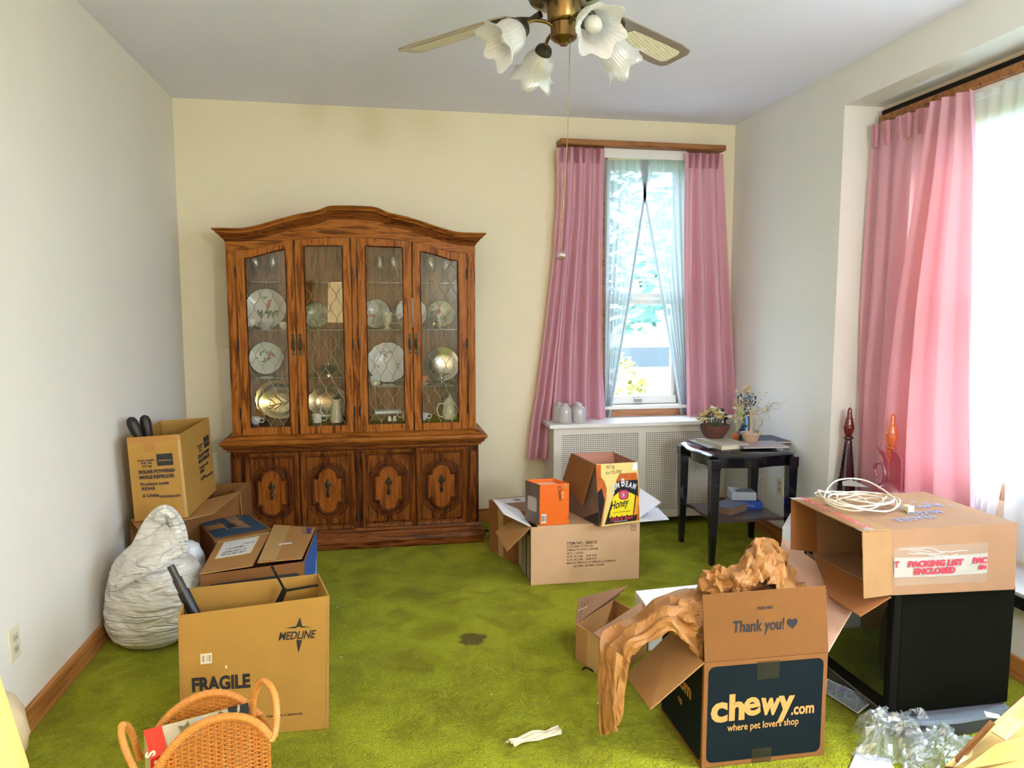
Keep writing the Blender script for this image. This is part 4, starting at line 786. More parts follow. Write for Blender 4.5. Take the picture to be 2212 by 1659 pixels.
# flower basket
bpos = AZ(1543, 945, tz + .027); fb = thing('flower_basket', 'small brown wicker basket of yellow and white dried flowers on the beige book', 'basket', (bpos.x, bpos.y, tz + .0275))
WK = P('brown_wicker', (.13, .040, .028), .6, bump=.5, bscale=120)
g = G()
for k in range(13):
    z = .003 + k * .0055; r = .042 + .034 * (k / 12) ** .8
    g.tube([((r + .0034 * math.cos(j * PI + k * PI)) * math.cos(2 * PI * j / 28) * 1.15, (r + .0034 * math.cos(j * PI + k * PI)) * math.sin(2 * PI * j / 28), z) for j in range(28)], .0034, 5, closed=True)
g.build('woven_side', WK, fb, local=True, smooth=60); G().lathe([(.001, .002), (.042, .002), (.074, .064), (.070, .066), (.001, .050)], (0, 0, 0), 24).build('basket_lining', P('wicker_lining', (.07, .03, .02), .8), fb, local=True)
g = G()
for s in (-.004, .004): g.tube([(.082 * math.cos(a), s, .066 + .082 * math.sin(a) * 1.1) for a in [PI * k / 14 for k in range(15)]], .004, 6)
g.build('basket_handle', WK, fb, local=True, smooth=60); fb.rotation_euler[2] = math.radians(20); fb.scale = (1.12, 1.12, 1.12)
rd = random.Random(5)
YW = P('petal_yellow', (.72, .50, .08), .6); WP = P('petal_white', (.78, .76, .62), .6); DK = P('petal_dark', (.03, .03, .045), .6); LM = P('leaf_lime', (.42, .45, .16), .7); TW = P('twig', (.46, .36, .22), .8); STEMG = P('dry_stem', (.10, .10, .06), .8)
def flower(par, c, r, mat):
    g = G(); c = V(c)
    for k in range(5):
        a = 2 * PI * k / 5 + rd.random(); d = V((math.cos(a), math.sin(a), .4 + rd.random() * .6)) * r; n_ = V((-math.sin(a), math.cos(a), 0)) * r * .55
        g.add([c, c + d * .5 + n_, c + d, c + d * .5 - n_], [(0, 1, 2, 3)])
    g.ball(c + V((0, 0, r * .25)), r * .28, 4)
    return g.build('flower', mat, par, local=True)
g = G()
for k in range(90):
    a, rr = rd.uniform(0, 6.3), rd.uniform(0, .06); g.tube([(rr * .4 * math.cos(a), rr * .4 * math.sin(a), .045), (rr * math.cos(a), rr * math.sin(a), rd.uniform(.08, .14))], .0012, 3)
g.build('dried_stems', STEMG, fb, local=True, kind='stuff')
for k in range(80):
    a, rr = rd.uniform(0, 6.3), rd.uniform(.01, .10); m_ = YW if (math.cos(a) < .1 and k % 2) else (WP if k % 5 else DK)
    flower(fb, (rr * math.cos(a), rr * math.sin(a) * .8, .150 - rr * .55 + rd.uniform(-.01, .02)), rd.uniform(.015, .027), m_)
# orange cup at the back of the table
c = AZ(1572, 944, tz); oc = thing('candle_cup', 'small orange candle cup at the back of the black table', 'candle', (c.x, 4.20, tz)); G().lathe([(.024, 0), (.03, .005), (.032, .04), (.030, .04), (.028, .008), (.001, .006)], (0, 0, 0), 20).build('cup_body', P('orange_glaze', (.75, .25, .08), .4), oc, local=True, smooth=50); G().lathe([(.001, .032), (.029, .032)], (0, 0, 0), 16).build('wax', CREAM, oc, local=True)
# potted dried tree
pz = tz + .0125 + .009; c = AZ(1621, 954, pz); pt = thing('potted_tree', 'dried twig tree in a small terracotta coil pot on the lilac magazine', 'plant', (c.x, c.y, pz))
g = G(); g.lathe([(.001, 0), (.036, 0), (.040, .006), (.041, .012), (.045, .018), (.046, .024), (.050, .030), (.051, .036), (.056, .044), (.062, .050), (.062, .057), (.054, .057), (.050, .050), (.001, .048)], (0, 0, 0), 32); g.build('coil_pot', P('pale_terracotta', (.52, .36, .24), .7), pt, local=True, smooth=40)
g = G()
for k in range(60): g.ball((rd.uniform(-.04, .04), rd.uniform(-.04, .04), .052 + rd.uniform(0, .008)), rd.uniform(.004, .009), 4)
g.build('gravel', P('gravel', (.50, .40, .34), .8, vary=.4, vscale=90), pt, local=True, kind='stuff')
G().ball((.035, -.012, .066), .014, 8, (1, .8, .8)).build('green_pebble', P('green_pebble', (.16, .19, .12), .5), pt, local=True, smooth=180)
G().tube([(0, 0, .05), (.001, 0, .10), (-.002, 0, .15), (0, 0, .17)], [.010, .0085, .0085, .010], 10).build('trunk', TW, pt, local=True, smooth=60)
g = G()
def twig(p, d, L_, r, dep):
    pts = [V(p)]; d = V(d).normalized()
    for i in range(5): d = (d + V((rd.gauss(0, .35), rd.gauss(0, .25), rd.gauss(0, .3)))).normalized(); pts.append(pts[-1] + d * L_ / 5)
    g.tube(pts, [r * (1 - .14 * i) for i in range(6)], 4)
    if dep:
        for i in (2, 3, 4): twig(pts[i], d + V((rd.gauss(0, .9), rd.gauss(0, .5), rd.gauss(0, .6))), L_ * .62, r * .6, dep - 1)
for d in ((-1, 0, .5), (-1, -.2, .25), (-.5, .2, 1), (.2, -.1, 1), (1, 0, .7), (1, .1, .2), (.8, -.2, -.15), (.4, 0, 1.2), (-1, 0, .9)): twig((0, 0, .165), d, rd.uniform(.11, .17), .0034, 2)
g.build('twigs', TW, pt, local=True, kind='stuff')
for k in range(34): a = rd.uniform(0, 6.3); rr = rd.uniform(.03, .12); flower(pt, (rr * math.cos(a), rr * .5 * math.sin(a), .18 + rd.uniform(-.02, .13)), rd.uniform(.009, .016), [WP, WP, P('petal_cream', (.62, .50, .30), .6), P('petal_pale_blue', (.62, .68, .80), .6)][k % 4])
g = G()
for k in range(120):
    c_ = V((-.075 + rd.gauss(0, .018), .01 + rd.gauss(0, .012), .17 + rd.gauss(0, .04))); a = rd.uniform(0, 6.3); d = V((math.cos(a), rd.gauss(0, .4), math.sin(a))) * .008; e = V((-math.sin(a), 0, math.cos(a))) * .003
    g.add([c_ - d, c_ + e, c_ + d, c_ - e], [(0, 1, 2, 3)])
g.build('lime_leaves', LM, pt, local=True, kind='stuff')
# tall metal figure behind the pot
c = AZ(1612, 948, tz + .0125); fg = thing('metal_figure', 'tall blue black openwork metal figure with looped arms behind the potted tree', 'figurine', (c.x, 4.175, tz + .0125)); FM = P('blue_metal', (.05, .11, .20), .3, .5)
G().lathe([(.001, 0), (.052, 0), (.050, .006), (.043, .04), (.034, .09), (.027, .15), (.021, .20), (.024, .24), (.030, .262), (.022, .28), (.010, .288), (.001, .29)], (0, 0, 0), 24).build('figure_body', FM, fg, local=True, smooth=60)
g = G()
for k in range(26):
    z = .02 + k * .0095; a = k * 2.4; r = .050 - .028 * min(1, z / .20) + .0015
    if z > .2: r = .027
    p = V((r * math.cos(a), r * math.sin(a), z)); t = V((-math.sin(a), math.cos(a), 0)) * .008; u = V((0, 0, .010)); n_ = V((math.cos(a), math.sin(a), 0)) * .002
    g.prism([p + t * math.cos(b_) * (1 + .4 * math.sin(3 * b_)) + u * math.sin(b_) * (1 + .3 * math.cos(2 * b_)) for b_ in [2 * PI * j / 10 for j in range(10)]], n_)
g.build('black_scrolls', BLACKP, fg, local=True)
G().ball((0, 0, .312), .024, 10, (1, 1, 1.2)).build('figure_head', P('tan_metal', (.42, .30, .17), .5), fg, local=True, smooth=180)
for s in (-1, 1):
    G().tube([(s * .022, 0, .25), (s * .045, 0, .285), (s * .058, 0, .27), (s * .060, 0, .235), (s * .048, 0, .21), (s * .034, 0, .215), (s * .036, 0, .235), (s * .046, 0, .245)], [.006, .006, .006, .006, .005, .004, .004, .003], 8).build('looped_arm', P('dark_blue_metal', (.02, .035, .06), .3, .6), fg, local=True, smooth=60)
# white cable bundle hanging behind the table
def scribble(c, n, r, seed, flat=None):
    rd2 = random.Random(seed); pts = []
    for k in range(n):
        a = k * .9 + rd2.uniform(-.2, .2); rr = r * rd2.uniform(.6, 1.1); pts.append(V(c) + V((rr * math.cos(a) * .3, 0, rr * math.sin(a))) + V((rd2.gauss(0, .002), rd2.gauss(0, .004), 0)))
    return pts
def smoothp(pts, k=4):
    out = []; n = len(pts); pts = [V(p) for p in pts]
    for i in range(n - 1):
        p0, p1, p2, p3 = pts[max(i - 1, 0)], pts[i], pts[i + 1], pts[min(i + 2, n - 1)]
        for j in range(k):
            t = j / k; out.append(.5 * ((2 * p1) + (p2 - p0) * t + (2 * p0 - 5 * p1 + 4 * p2 - p3) * t * t + (3 * p1 - p0 - 3 * p2 + p3) * t ** 3))
    out.append(pts[-1]); return out
CORD = P('cream_cord', (.66, .60, .48), .45)
c = AY(1645, 1040, 4.33); tag(G().tube(smoothp([(c.x, 4.33, .60)] + scribble((c.x, 4.33, c.z), 18, .055, 3)), .0028, 6).build('cable_bundle', CORD, smooth=60), 'bundled cream cable hanging behind the black side table', 'cable')
# ================================================================== ceiling fan
FX, FY, BZ = .562, 2.235, 2.405
fan = thing('ceiling_fan', 'dark brass ceiling fan with cane inset blades and four frosted tulip lights', 'fan', (FX, FY, CEIL), rot=(0, 0, 0))
G().lathe([(.001, CEIL), (.075, CEIL), (.078, CEIL - .03), (.045, CEIL - .06), (.014, CEIL - .065), (.014, BZ + .16), (.05, BZ + .155), (.105, BZ + .13), (.125, BZ + .09), (.125, BZ + .04), (.105, BZ + .005), (.06, BZ - .004), (.001, BZ - .004)][::-1], (FX, FY, 0), 40).build('motor_housing', BRASS, fan, smooth=40)
G().lathe([(.001, 2.280), (.012, 2.280), (.016, 2.286), (.030, 2.292), (.040, 2.300), (.041, 2.34), (.038, 2.342), (.046, 2.345), (.050, 2.352), (.052, 2.40), (.045, 2.405), (.001, 2.405)], (FX, FY, 0), 32).build('light_kit_body', BRASS, fan, smooth=40)
BL = P('blade_wood', (.20, .16, .11), .28, coat=.6, vary=.3, vscale=20, stretch=(1, 1, 1)); 
def canemat():
    m = P('cane_weave', (.60, .50, .36), .6); nt = m.node_tree; b = nt.nodes['Principled BSDF']; tc = nt.nodes.new('ShaderNodeTexCoord'); w = nt.nodes.new('ShaderNodeTexChecker'); w.inputs['Scale'].default_value = 150; w.inputs['Color1'].default_value = (.85, .76, .58, 1); w.inputs['Color2'].default_value = (.52, .44, .31, 1)
    nt.links.new(tc.outputs['Object'], w.inputs['Vector']); nt.links.new(w.outputs['Color'], b.inputs['Base Color']); return m
CANE = canemat()
def blade(ang):
    a = math.radians(ang); m = Matrix.Translation((FX, FY, BZ)) @ Matrix.Rotation(a, 4, 'Z') @ Matrix.Rotation(math.radians(-12), 4, 'X')
    T = lambda pts: [m @ V(p) for p in pts]
    out = [(.20, -.045), (.24, -.055), (.60, -.070), (.665, -.064), (.685, -.045), (.685, .045), (.665, .064), (.60, .070), (.24, .055), (.20, .045)]
    b_ = G().prism(T([(x, y, 0) for x, y in out]), m.to_3x3() @ V((0, 0, .006))).build('fan_blade', BL, fan, bevel=.001)
    ins = [(.33, 0)] + [(.345, -.030), (.56, -.040), (.63, -.040), (.645, -.025), (.645, .025), (.63, .040), (.56, .040), (.345, .030)]
    G().prism(T([(x, y, -.0016) for x, y in ins]), m.to_3x3() @ V((0, 0, .001))).build('cane_inset', CANE, b_)
    g = G(); g.tube(T([(.09, 0, -.012), (.13, 0, -.018), (.17, 0, -.008), (.20, 0, -.004)]), [.012, .008, .008, .008], 8)
    for s in (-1, 1): g.tube(T(smoothp([(.17, 0, -.008), (.20, s * .018, -.006), (.235, s * .040, -.005), (.27, s * .036, -.005), (.285, s * .015, -.005), (.265, 0, -.005)])), .0065, 6)
    g.tube(T([(.19, 0, -.006), (.30, 0, -.005)]), .006, 6); g.build('blade_iron', BRONZE, b_, smooth=50)
for a in (37.5, 131.5, 217.5, 307.5): blade(a)
SHP = [(.020, 0), (.023, .006), (.034, .016), (.045, .032), (.050, .050), (.049, .066), (.050, .080), (.060, .096), (.074, .108)]
def ruf(i, th, r, z):
    k = max(0, (i - 4) / 4); w = math.cos(6 * th + .5 * math.sin(2 * th)); return r * (1 + k * .11 * w) + .0009 * math.cos(36 * th) * min(1, i / 3), z + k * k * (.009 * w + .004 * math.cos(3 * th + 1))
for az, lab in ((193, ''), (103, ''), (283, ''), (13, '')):
    a = math.radians(az); d = V((math.cos(a), math.sin(a), 0)); p0 = V((FX, FY, 2.330)) + d * .038
    arm = smoothp([p0, p0 + d * .025 + V((0, 0, .010)), p0 + d * .070 + V((0, 0, .006)), p0 + d * .096 + V((0, 0, -.016))])
    ar = G().tube(arm, .006, 8).build('light_arm', BRASS, fan, smooth=60)
    ax = (d * .80 + V((0, 0, -.60))).normalized(); R_ = ax.to_track_quat('Z', 'Y').to_matrix(); c0 = arm[-1]
    G().lathe([(.001, -.012), (.014, -.010), (.024, -.002), (.028, .008), (.028, .016), (.024, .018)], c0, 24, R_).build('shade_fitter', BRONZE, ar, smooth=40)
    prof = SHP + [(r - .002, z - .001) for r, z in SHP[::-1]]
    n = len(SHP); f = lambda i, th, r, z: ruf(i if i < n else 2 * n - 1 - i, th, r, z)
    G().lathe(prof, c0 + ax * .006, 144, R_, f).build('tulip_shade', FROST, ar, smooth=180)
    G().lathe([(.001, .012), (.012, .014), (.013, .03), (.022, .045), (.026, .062), (.020, .080), (.001, .088)], c0, 16, R_).build('light_bulb', P('bulb_glass', (.82, .82, .80), .2, trans=.3), ar, smooth=60)
pc = V((FX + .012, FY - .03, 2.27)); endz = AY(1211, 540, FY - .03)
g = G(); g.tube([pc + V((0, 0, .02)), (pc.x - .004, pc.y, 2.02), (endz.x, pc.y, endz.z)], .0013, 5)
nbd = 60
for k in range(nbd): t = k / nbd; g.ball((pc.x + (endz.x - pc.x) * (.6 + .4 * t), pc.y, pc.z + (endz.z - pc.z) * (.62 + .38 * t)), .0024, 3)
g.build('pull_chain', BRASSW, fan)
G().ball((endz.x, pc.y, endz.z - .016), .0165, 14).build('crystal_ball', glassy('crystal', (.85, .88, .86, 1), .25, .02), fan, smooth=180)
# ================================================================== cardboard boxes
def carton(name, label, b4, t4, mat, cat='box', closed=False, t=.005, top=None, group=None):
    b4 = [V(p) for p in b4]; t4 = [V(p) for p in t4]
    c = sum(b4, V((0, 0, 0))) / 4; o = thing(name, label, cat, c, group=group)
    g = G(); cb = c; ct = sum(t4, V((0, 0, 0))) / 4
    def ins(p, cc): d = V((cc.x - p.x, cc.y - p.y, 0)); return p + d.normalized() * t * 1.4
    ib = [ins(p, cb) + V((0, 0, t)) for p in b4]; it = [ins(p, ct) for p in t4]
    for i in range(4):
        j = (i + 1) % 4; g.add([b4[i], b4[j], t4[j], t4[i], ib[i], ib[j], it[j], it[i]], [(0, 1, 2, 3), (7, 6, 5, 4), (3, 2, 6, 7), (0, 4, 5, 1), (0, 3, 7, 4), (1, 5, 6, 2)])
    g.add(b4 + ib, [(3, 2, 1, 0), (4, 5, 6, 7)])
    g.build('carton_body', mat, o, bevel=.0015)
    if closed: G().panel([p + V((0, 0, .002)) for p in t4], .004).build('carton_top', top or mat, o)
    return o
def flap(par, pts, mat, name='flap', label=None, t=.0045): return G().panel([V(p) for p in pts], t).build(name, mat, par, label=label, bevel=.001)
def bil(q, u, v): A, B_, C_, D_ = [V(p) for p in q]; return (A * (1 - u) + B_ * u) * (1 - v) + (D_ * (1 - u) + C_ * u) * v
def deco(par, q, u0, u1, v0, v1, mat, name='printed_panel', rnd=.0, lift=.0008, poly=None):
    """flat print on the face q (corners: left-bottom, right-bottom, right-top, left-top as one looks at it)"""
    q = [V(p) for p in q]; n = (q[1] - q[0]).cross(q[3] - q[0]).normalized()
    w = (q[1] - q[0]).length * (u1 - u0); h = (q[3] - q[0]).length * (v1 - v0); pts = []
    if poly: pts = [bil(q, u0 + (u1 - u0) * a, v0 + (v1 - v0) * b_) for a, b_ in poly]
    elif rnd:
        for cx_, cy_, a0 in ((1, 0, -90), (1, 1, 0), (0, 1, 90), (0, 0, 180)):
            for k in range(6):
                a = math.radians(a0 + 18 * k); x = (w - rnd if cx_ else rnd) + rnd * math.cos(a); y = (h - rnd if cy_ else rnd) + rnd * math.sin(a)
                pts.append(bil(q, u0 + (u1 - u0) * x / w, v0 + (v1 - v0) * y / h))
    else: pts = [bil(q, u0, v0), bil(q, u1, v0), bil(q, u1, v1), bil(q, u0, v1)]
    return G().prism([p + n * lift for p in pts], n * .0003).build(name, mat, par)
def ft(par, q, u, v, s, size, mat=INK, bold=0, shear=0, align='LEFT', sx=1, rot=0, lift=.0014, space=1, wd=0):
    q = [V(p) for p in q]; x = (q[1] - q[0]).normalized(); n = x.cross(q[3] - q[0]).normalized(); y = n.cross(x)
    if rot: a = math.radians(rot); x, y = x * math.cos(a) + y * math.sin(a), y * math.cos(a) - x * math.sin(a)
    return text(s, par, bil(q, u, v), x, y, size, mat, bold, shear, align, lift, 1 if wd else sx, space=space, fit=wd * (q[1] - q[0]).length)
def barcode(par, q, u0, u1, v0, v1, n=22, seed=1, base=WHITE, dens=.5):
    if base: deco(par, q, u0, u1, v0, v1, base, 'label_sticker')
    rd3 = random.Random(seed); q = [V(p) for p in q]; nn = (q[1] - q[0]).cross(q[3] - q[0]).normalized() * .0014; g = G()
    for k in range(n):
        if rd3.random() < .25: continue
        a = u0 + (u1 - u0) * (.08 + .84 * k / n); b_ = a + (u1 - u0) * .84 / n * dens * rd3.uniform(.6, 1.4); va, vb_ = v0 + (v1 - v0) * .18, v1 - (v1 - v0) * .18
        g.quad(bil(q, a, va) + nn, bil(q, b_, va) + nn, bil(q, b_, vb_) + nn, bil(q, a, vb_) + nn)
    g.build('barcode', INK, par)
def up(p, z): p = V(p); return V((p.x, p.y, z))
# ---- tall removal box in the foreground, left
a0, a1 = V((-.705, 2.50, 0)), V((-.212, 2.495, 0)); a2, a3 = V((-.245, 2.745, 0)), V((-.725, 2.70, 0))
t0, t1 = AY(384, 1330, 2.502), AY(712, 1287, 2.498); t2, t3 = AZ(689, 1239, .478), AZ(405, 1271, .462)
mb = carton('moving_box', 'large yellow brown open moving box in the foreground printed FRAGILE', [a0, a1, a2, a3], [t0, t1, t2, t3], CARDY)
q = [a0, a1, t1, t0]
ft(mb, q, .083, .395, 'FRAGILE', .066, INK, .0030, 0, wd=.385); ft(mb, q, .655, .715, 'MEDLINE', .040, INK, .0008, .35, wd=.26)
def star(par, q, pts, mat=INK): deco(par, q, 0, 1, 0, 1, mat, 'star_logo', poly=pts)
star(mb, q, [(.70, .80), (.775, .805), (.80, .87), (.815, .80), (.875, .785), (.81, .79), (.79, .80), (.77, .79)])
star(mb, q, [(.775, .70), (.815, .695), (.79, .60)])
barcode(mb, q, .14, .215, .60, .68, 9, 3, CREAM); deco(mb, q, .30, .315, .545, .57, CREAM, 'paper_scrap', rnd=.004)
ft(mb, q, .56, .13, 'MUNDELEIN, IL 60060 USA', .011, INK, .0002)
for x_ in (.02, .985): deco(mb, q, x_ - .004, x_, .0, 1, CARDL, 'scored_edge')
# things standing in it
st = thing('metal_stand', 'black metal tube stand leaning out of the large moving box at left', 'stand', AY(420, 1330, 2.6))
p = AY(368, 1222, 2.62); q_ = AY(425, 1335, 2.6); d = (q_ - p).normalized()
G().tube([p, p + d * .055], .0125, 12).tube([p + d * .05, p + d * .12], .0165, 12).build('tube_end', P('dark_tube', (.03, .026, .02), .4), st, smooth=50); G().tube([p + d * .10, p + d * .46], .020, 14).build('tube_shaft', BLACKP, st, smooth=50)
t3_ = thing('tripod_foot', 'black three legged foot sticking up in the large moving box at right', 'tripod', AY(620, 1270, 2.64)); c = AY(616, 1276, 2.62)
g = G(); g.tube([c, AY(587, 1223, 2.60)], .0045, 8).tube([c, AY(687, 1264, 2.66)], .0045, 8).build('thin_leg', BLACKM, t3_, smooth=50); G().tube([c + V((0, 0, .006)), AY(598, 1310, 2.62), V((AY(598, 1310, 2.62).x - .03, 2.62, .05))], [.010, .013, .013], 12).build('centre_tube', BLACKM, t3_, smooth=50)
# ---- wide parcel box with two top flaps behind it
zt = .335
fl, fr_ = AZ(432, 1243, zt), AZ(657, 1213, zt); br, bl = AZ(684, 1141, zt), AZ(472, 1172, zt); br = V((br.x, br.y, zt))
pb = carton('parcel_box', 'wide brown parcel box with blue side and two loose top flaps behind the moving box', [up(fl, 0), up(fr_, 0), up(br, 0), up(bl, 0)], [fl, fr_, br, bl], CARDD)
fq = [up(fl, 0), up(fr_, 0), fr_, fl]; deco(pb, fq, .06, .95, .10, .86, INK, 'black_print', rnd=.02)
rq = [up(fr_, 0), up(br, 0), br, fr_]; deco(pb, rq, .02, .98, .02, .97, BLUEI, 'blue_print')
rd = random.Random(4)
for k in range(7):
    u = .10 + k * .12; deco(pb, rq, u, u + .10, .15, .15 + rd.uniform(.25, .55), WHITE, 'white_splash', poly=[(0, 0), (.6, .2), (1, 1), (.45, .6), (.2, .9)])
lf = [AZ(431, 1241, zt + .004), AZ(546, 1222, zt + .006), AZ(584, 1150, zt + .008), AZ(470, 1171, zt + .006)]; flap(pb, lf, CARD, 'left_flap')
rf = [AZ(556, 1216, zt + .012), AZ(652, 1207, zt + .016), AZ(682, 1140, zt + .008), AZ(592, 1134, zt + .010)]; flap(pb, rf, CARD, 'right_flap')
deco(pb, lf, .14, .82, .38, .92, CREAM, 'shipping_label', lift=.0030); deco(pb, lf, .17, .78, .41, .90, WHITE, 'label_paper', lift=.0036)
lf2 = [p + V((0, 0, .0034)) for p in lf]; barcode(pb, lf2, .20, .74, .42, .50, 40, 5, None); barcode(pb, lf2, .20, .74, .51, .58, 40, 6, None); barcode(pb, lf2, .22, .66, .62, .67, 50, 7, None, .8)
ft(pb, lf2, .22, .83, 'SHIP TO', .012, INK); ft(pb, lf2, .56, .72, 'TBA 0a', .018, INK, .0006); ft(pb, lf2, .22, .76, 'PA 18643', .010, P('grey_ink', (.2, .2, .22), .6))
rf2 = [p + V((0, 0, .0024)) for p in rf]; ft(pb, rf2, .80, .97, 'chewy', .052, P('blue_logo', (.02, .035, .22), .5), .0012, rot=-90, wd=.62); ft(pb, rf2, .70, .97, 'where pet lovers shop', .022, P('grey_blue_ink', (.12, .10, .16), .6), rot=-90, wd=.66); deco(pb, rf2, .28, .62, .40, .48, WHITE, 'small_sticker', poly=[(0, 0), (.95, .5), (1, 1), (.05, .5)])
deco(pb, lf2, .0, 1, .93, 1.0, TAPEL, 'tape_strip'); deco(pb, rf2, .0, .40, .02, .99, TAPEL, 'tape_strip')
# ---- blue lidded box behind
za = .345; A4 = [AZ(465, 1173, za), AZ(586, 1148, za), AZ(538, 1111, za), AZ(427, 1129, za)]
A4 = [A4[0] + V((-.012, .03, 0)), A4[1] + V((0, .03, 0)), A4[2], A4[3]]
ab = carton('parcel_box', 'cardboard box with slate blue printed lid and round hole', [up(p, 0) for p in A4], A4, CARDD, closed=True)
aq = [p + V((0, 0, .0042)) for p in A4]; deco(ab, aq, .05, .95, .06, .95, DBLUE, 'blue_print', rnd=.02); deco(ab, aq, .42, .58, .40, .62, INK, 'hand_hole', rnd=.02, lift=.0014)
ft(ab, aq, .50, .98, 'chewy', .105, CARDL, .005, rot=-90, sx=.95, lift=.0020); ft(ab, aq, .28, .86, 'where pet lovers shop', .022, CARDL, .0006, rot=-90, lift=.0016); deco(ab, aq, .04, .36, .48, .70, TAPE, 'tape_strip', lift=.0016)
# ---- box under the mole repeller box
zl = .462
L4 = [V((-1.215, 3.72, 0)), V((-.80, 3.995, 0)), V((-.74, 4.50, 0)), V((-1.225, 4.50, 0))]
L4 = [V((-1.215, 3.66, 0)), V((-.80, 4.16, 0)), V((-.78, 4.40, 0)), V((-1.225, 4.40, 0))]
lb = carton('open_box', 'brown open box on the floor carrying the tall mole repeller box', L4, [up(p, zl) for p in L4], CARDD)
P1, P2, P3 = AY(500, 1059, 4.25), AY(523, 1114, 4.02), AY(463, 1108, 3.95)
flap(lb, [up(L4[1], zl), AY(523, 1116, 4.12), AY(501, 1059, 4.36), up(L4[2], zl)], CARD, 'right_flap'); flap(lb, [V((-1.215, 3.68, zl + .004)), V((-.80, 4.17, zl + .004)), AZ(462, 1109, zl + .006), AZ(300, 1147, zl + .004)], CARD, 'front_flap')
flap(lb, [up(L4[3], zl), up(L4[2], zl), AY(500, 1060, 4.41), V((-1.22, 4.41, AY(500, 1060, 4.41).z))], CARDD, 'back_flap')
# ---- mole repeller box
zb_ = .472; f0, f1, r1 = AZ(291, 1127, zb_), AZ(407, 1117, zb_), AZ(467, 1058, zb_); b0 = f0 + (r1 - f1)
ztp = .885; g0, g1, g2, g3 = AZ(273, 946, ztp), AZ(388, 938, ztp), AZ(451, 901, ztp), AZ(346, 909, ztp)
def cl(p): return V((max(p.x, XL + .006), p.y, p.z))
rb = carton('mole_repeller_box', 'tall brown box printed SOLAR POWERED MOLE REPELLER standing against the left wall', [cl(f0), f1, r1, cl(b0)], [cl(g0), g1, g2, cl(g3)], CARDY)
q1 = [cl(f0), f1, g1, cl(g0)]; q2 = [f1, r1, g2, g1]
for q, mt, T_ in ((q1, INKB, 1), (q2, INK, 0)):
    rows_ = (('SOLAR POWERED', .16, .57, .67, .0225, .0012), ('MOLE REPELLER', .165, .505, .65, .0225, .0012), ('Product code', .175, .425, .52, .0205, .0008), ('92945', .18, .37, .25, .0205, .0010), ('6 Units', .19, .285, .30, .0225, .0010), ('9976946/USA', .50, .262, .40, .0165, .0005), ('Case weight:', .155, .715, .32, .0135, .0005), ('8.81 lbs', .22, .68, .20, .0135, .0005), ('(4.0 kg)', .235, .645, .18, .0135, .0005))
    for s_, u, v, w_, sz, bo in rows_:
        if not T_: u = .48 + (u - .16) * .60; w_ *= .60
        ft(rb, q, u, v, s_, sz * (1 if T_ else 1.12), mt, bo, wd=w_)
    la, lb_ = (.52, .82) if T_ else (.72, .92)
    deco(rb, q, la, lb_, .645, .785, INK, 'black_label'); ft(rb, q, la + .03, .70, 'GARDENLine', .011, CARDL, .0003, wd=(lb_ - la) * .8)
deco(rb, q1, 0, .98, .93, .995, TAPE, 'tape_strip'); deco(rb, q1, .30, .50, .82, .97, TAPE, 'tape_piece'); deco(rb, q1, .94, 1, 0, .98, TAPEL, 'tape_strip'); deco(rb, q1, .5, .62, 0, .10, TAPE, 'tape_piece')
for (px, py, px2, py2, yy, lab) in ((285, 912, 302, 950, 3.67, 'left black rounded handle sticking out of the mole repeller box'), (313, 908, 322, 950, 3.72, 'right brown black rounded handle sticking out of the mole repeller box')):
    p, q_ = AY(px, py, yy), AY(px2, py2, yy); d = (p - q_).normalized(); o = thing('boot_handle', lab, 'handle', q_)
    p.x = max(p.x, XL + .03)
    bd = [q_ + V((.02, .06, -.22)), q_ + V((.005, .01, -.06)), q_, p - d * .06, p - d * .02, p, p + d * .018, p + d * .026]
    G().tube(bd, [.020, .020, .021, .023, .026, .025, .018, .005], 14).build('handle_body', P('black_rubber', (.014, .009, .008), .45), o, smooth=60)
# ---- pool cleaner box (centre)
W0, W1 = AZ(1147, 1265, 0), AZ(1380, 1250, 0); n_ = V((0, .352, 0)); HB = .322
B4 = [W0, W1, W1 + n_, W0 + n_]; pc_ = carton('pool_cleaner_box', 'long brown box printed AUTO POOL CLEANER carrying two smaller boxes', B4, [up(p, HB) for p in B4], CARDN, closed=False)
TT4 = [up(p, HB + .002) for p in B4]; G().panel([bil(TT4, .06, 0), bil(TT4, 1, 0), bil(TT4, 1, 1), bil(TT4, .06, 1)], .004).build('carton_top', CARDN, pc_)
q = [B4[0], B4[1], up(B4[1], HB), up(B4[0], HB)]; s = .0165; ib = P('brown_ink', (.12, .06, .05), .7)
ft(pc_, q, .325, .665, 'ITEM NO. 28001E', .023, ib, .0005, wd=.275)
for k, (tx, u, w_) in enumerate((('CUSTOMER STOCK NO.', .325, .245), ('ITEM:AUTO POOL CLEANER', .325, .29), ('QTY:  1 EACH', .325, .148), ('N.W: 15.3 LBS     6.95 KGS', .325, .273), ('G.W: 18.2 LBS     8.28 KGS', .325, .273), ('MEAS:23 7/8INCH x 13 7/8INCH x 12 3/4INCH', .325, .45), ('60.7CM x 35.2CM x 32.4CM', .39, .275))): ft(pc_, q, u, .615 - .0565 * k, tx, .0155, ib, .0002, wd=w_)
deco(pc_, q, .915, .965, .85, .955, ib, 'arrow_frame', rnd=.004); deco(pc_, q, .919, .961, .857, .948, CARDN, 'arrow_field', rnd=.003, lift=.0012)
for u in (.932, .948): deco(pc_, q, u - .006, u + .006, .885, .94, ib, 'up_arrow', lift=.0016, poly=[(.35, 0), (.65, 0), (.65, .5), (1, .5), (.5, 1), (0, .5), (.35, .5)])
deco(pc_, q, .925, .956, .868, .876, ib, 'arrow_line', lift=.0016)
hl, hr = up(B4[0], HB), up(B4[3], HB)
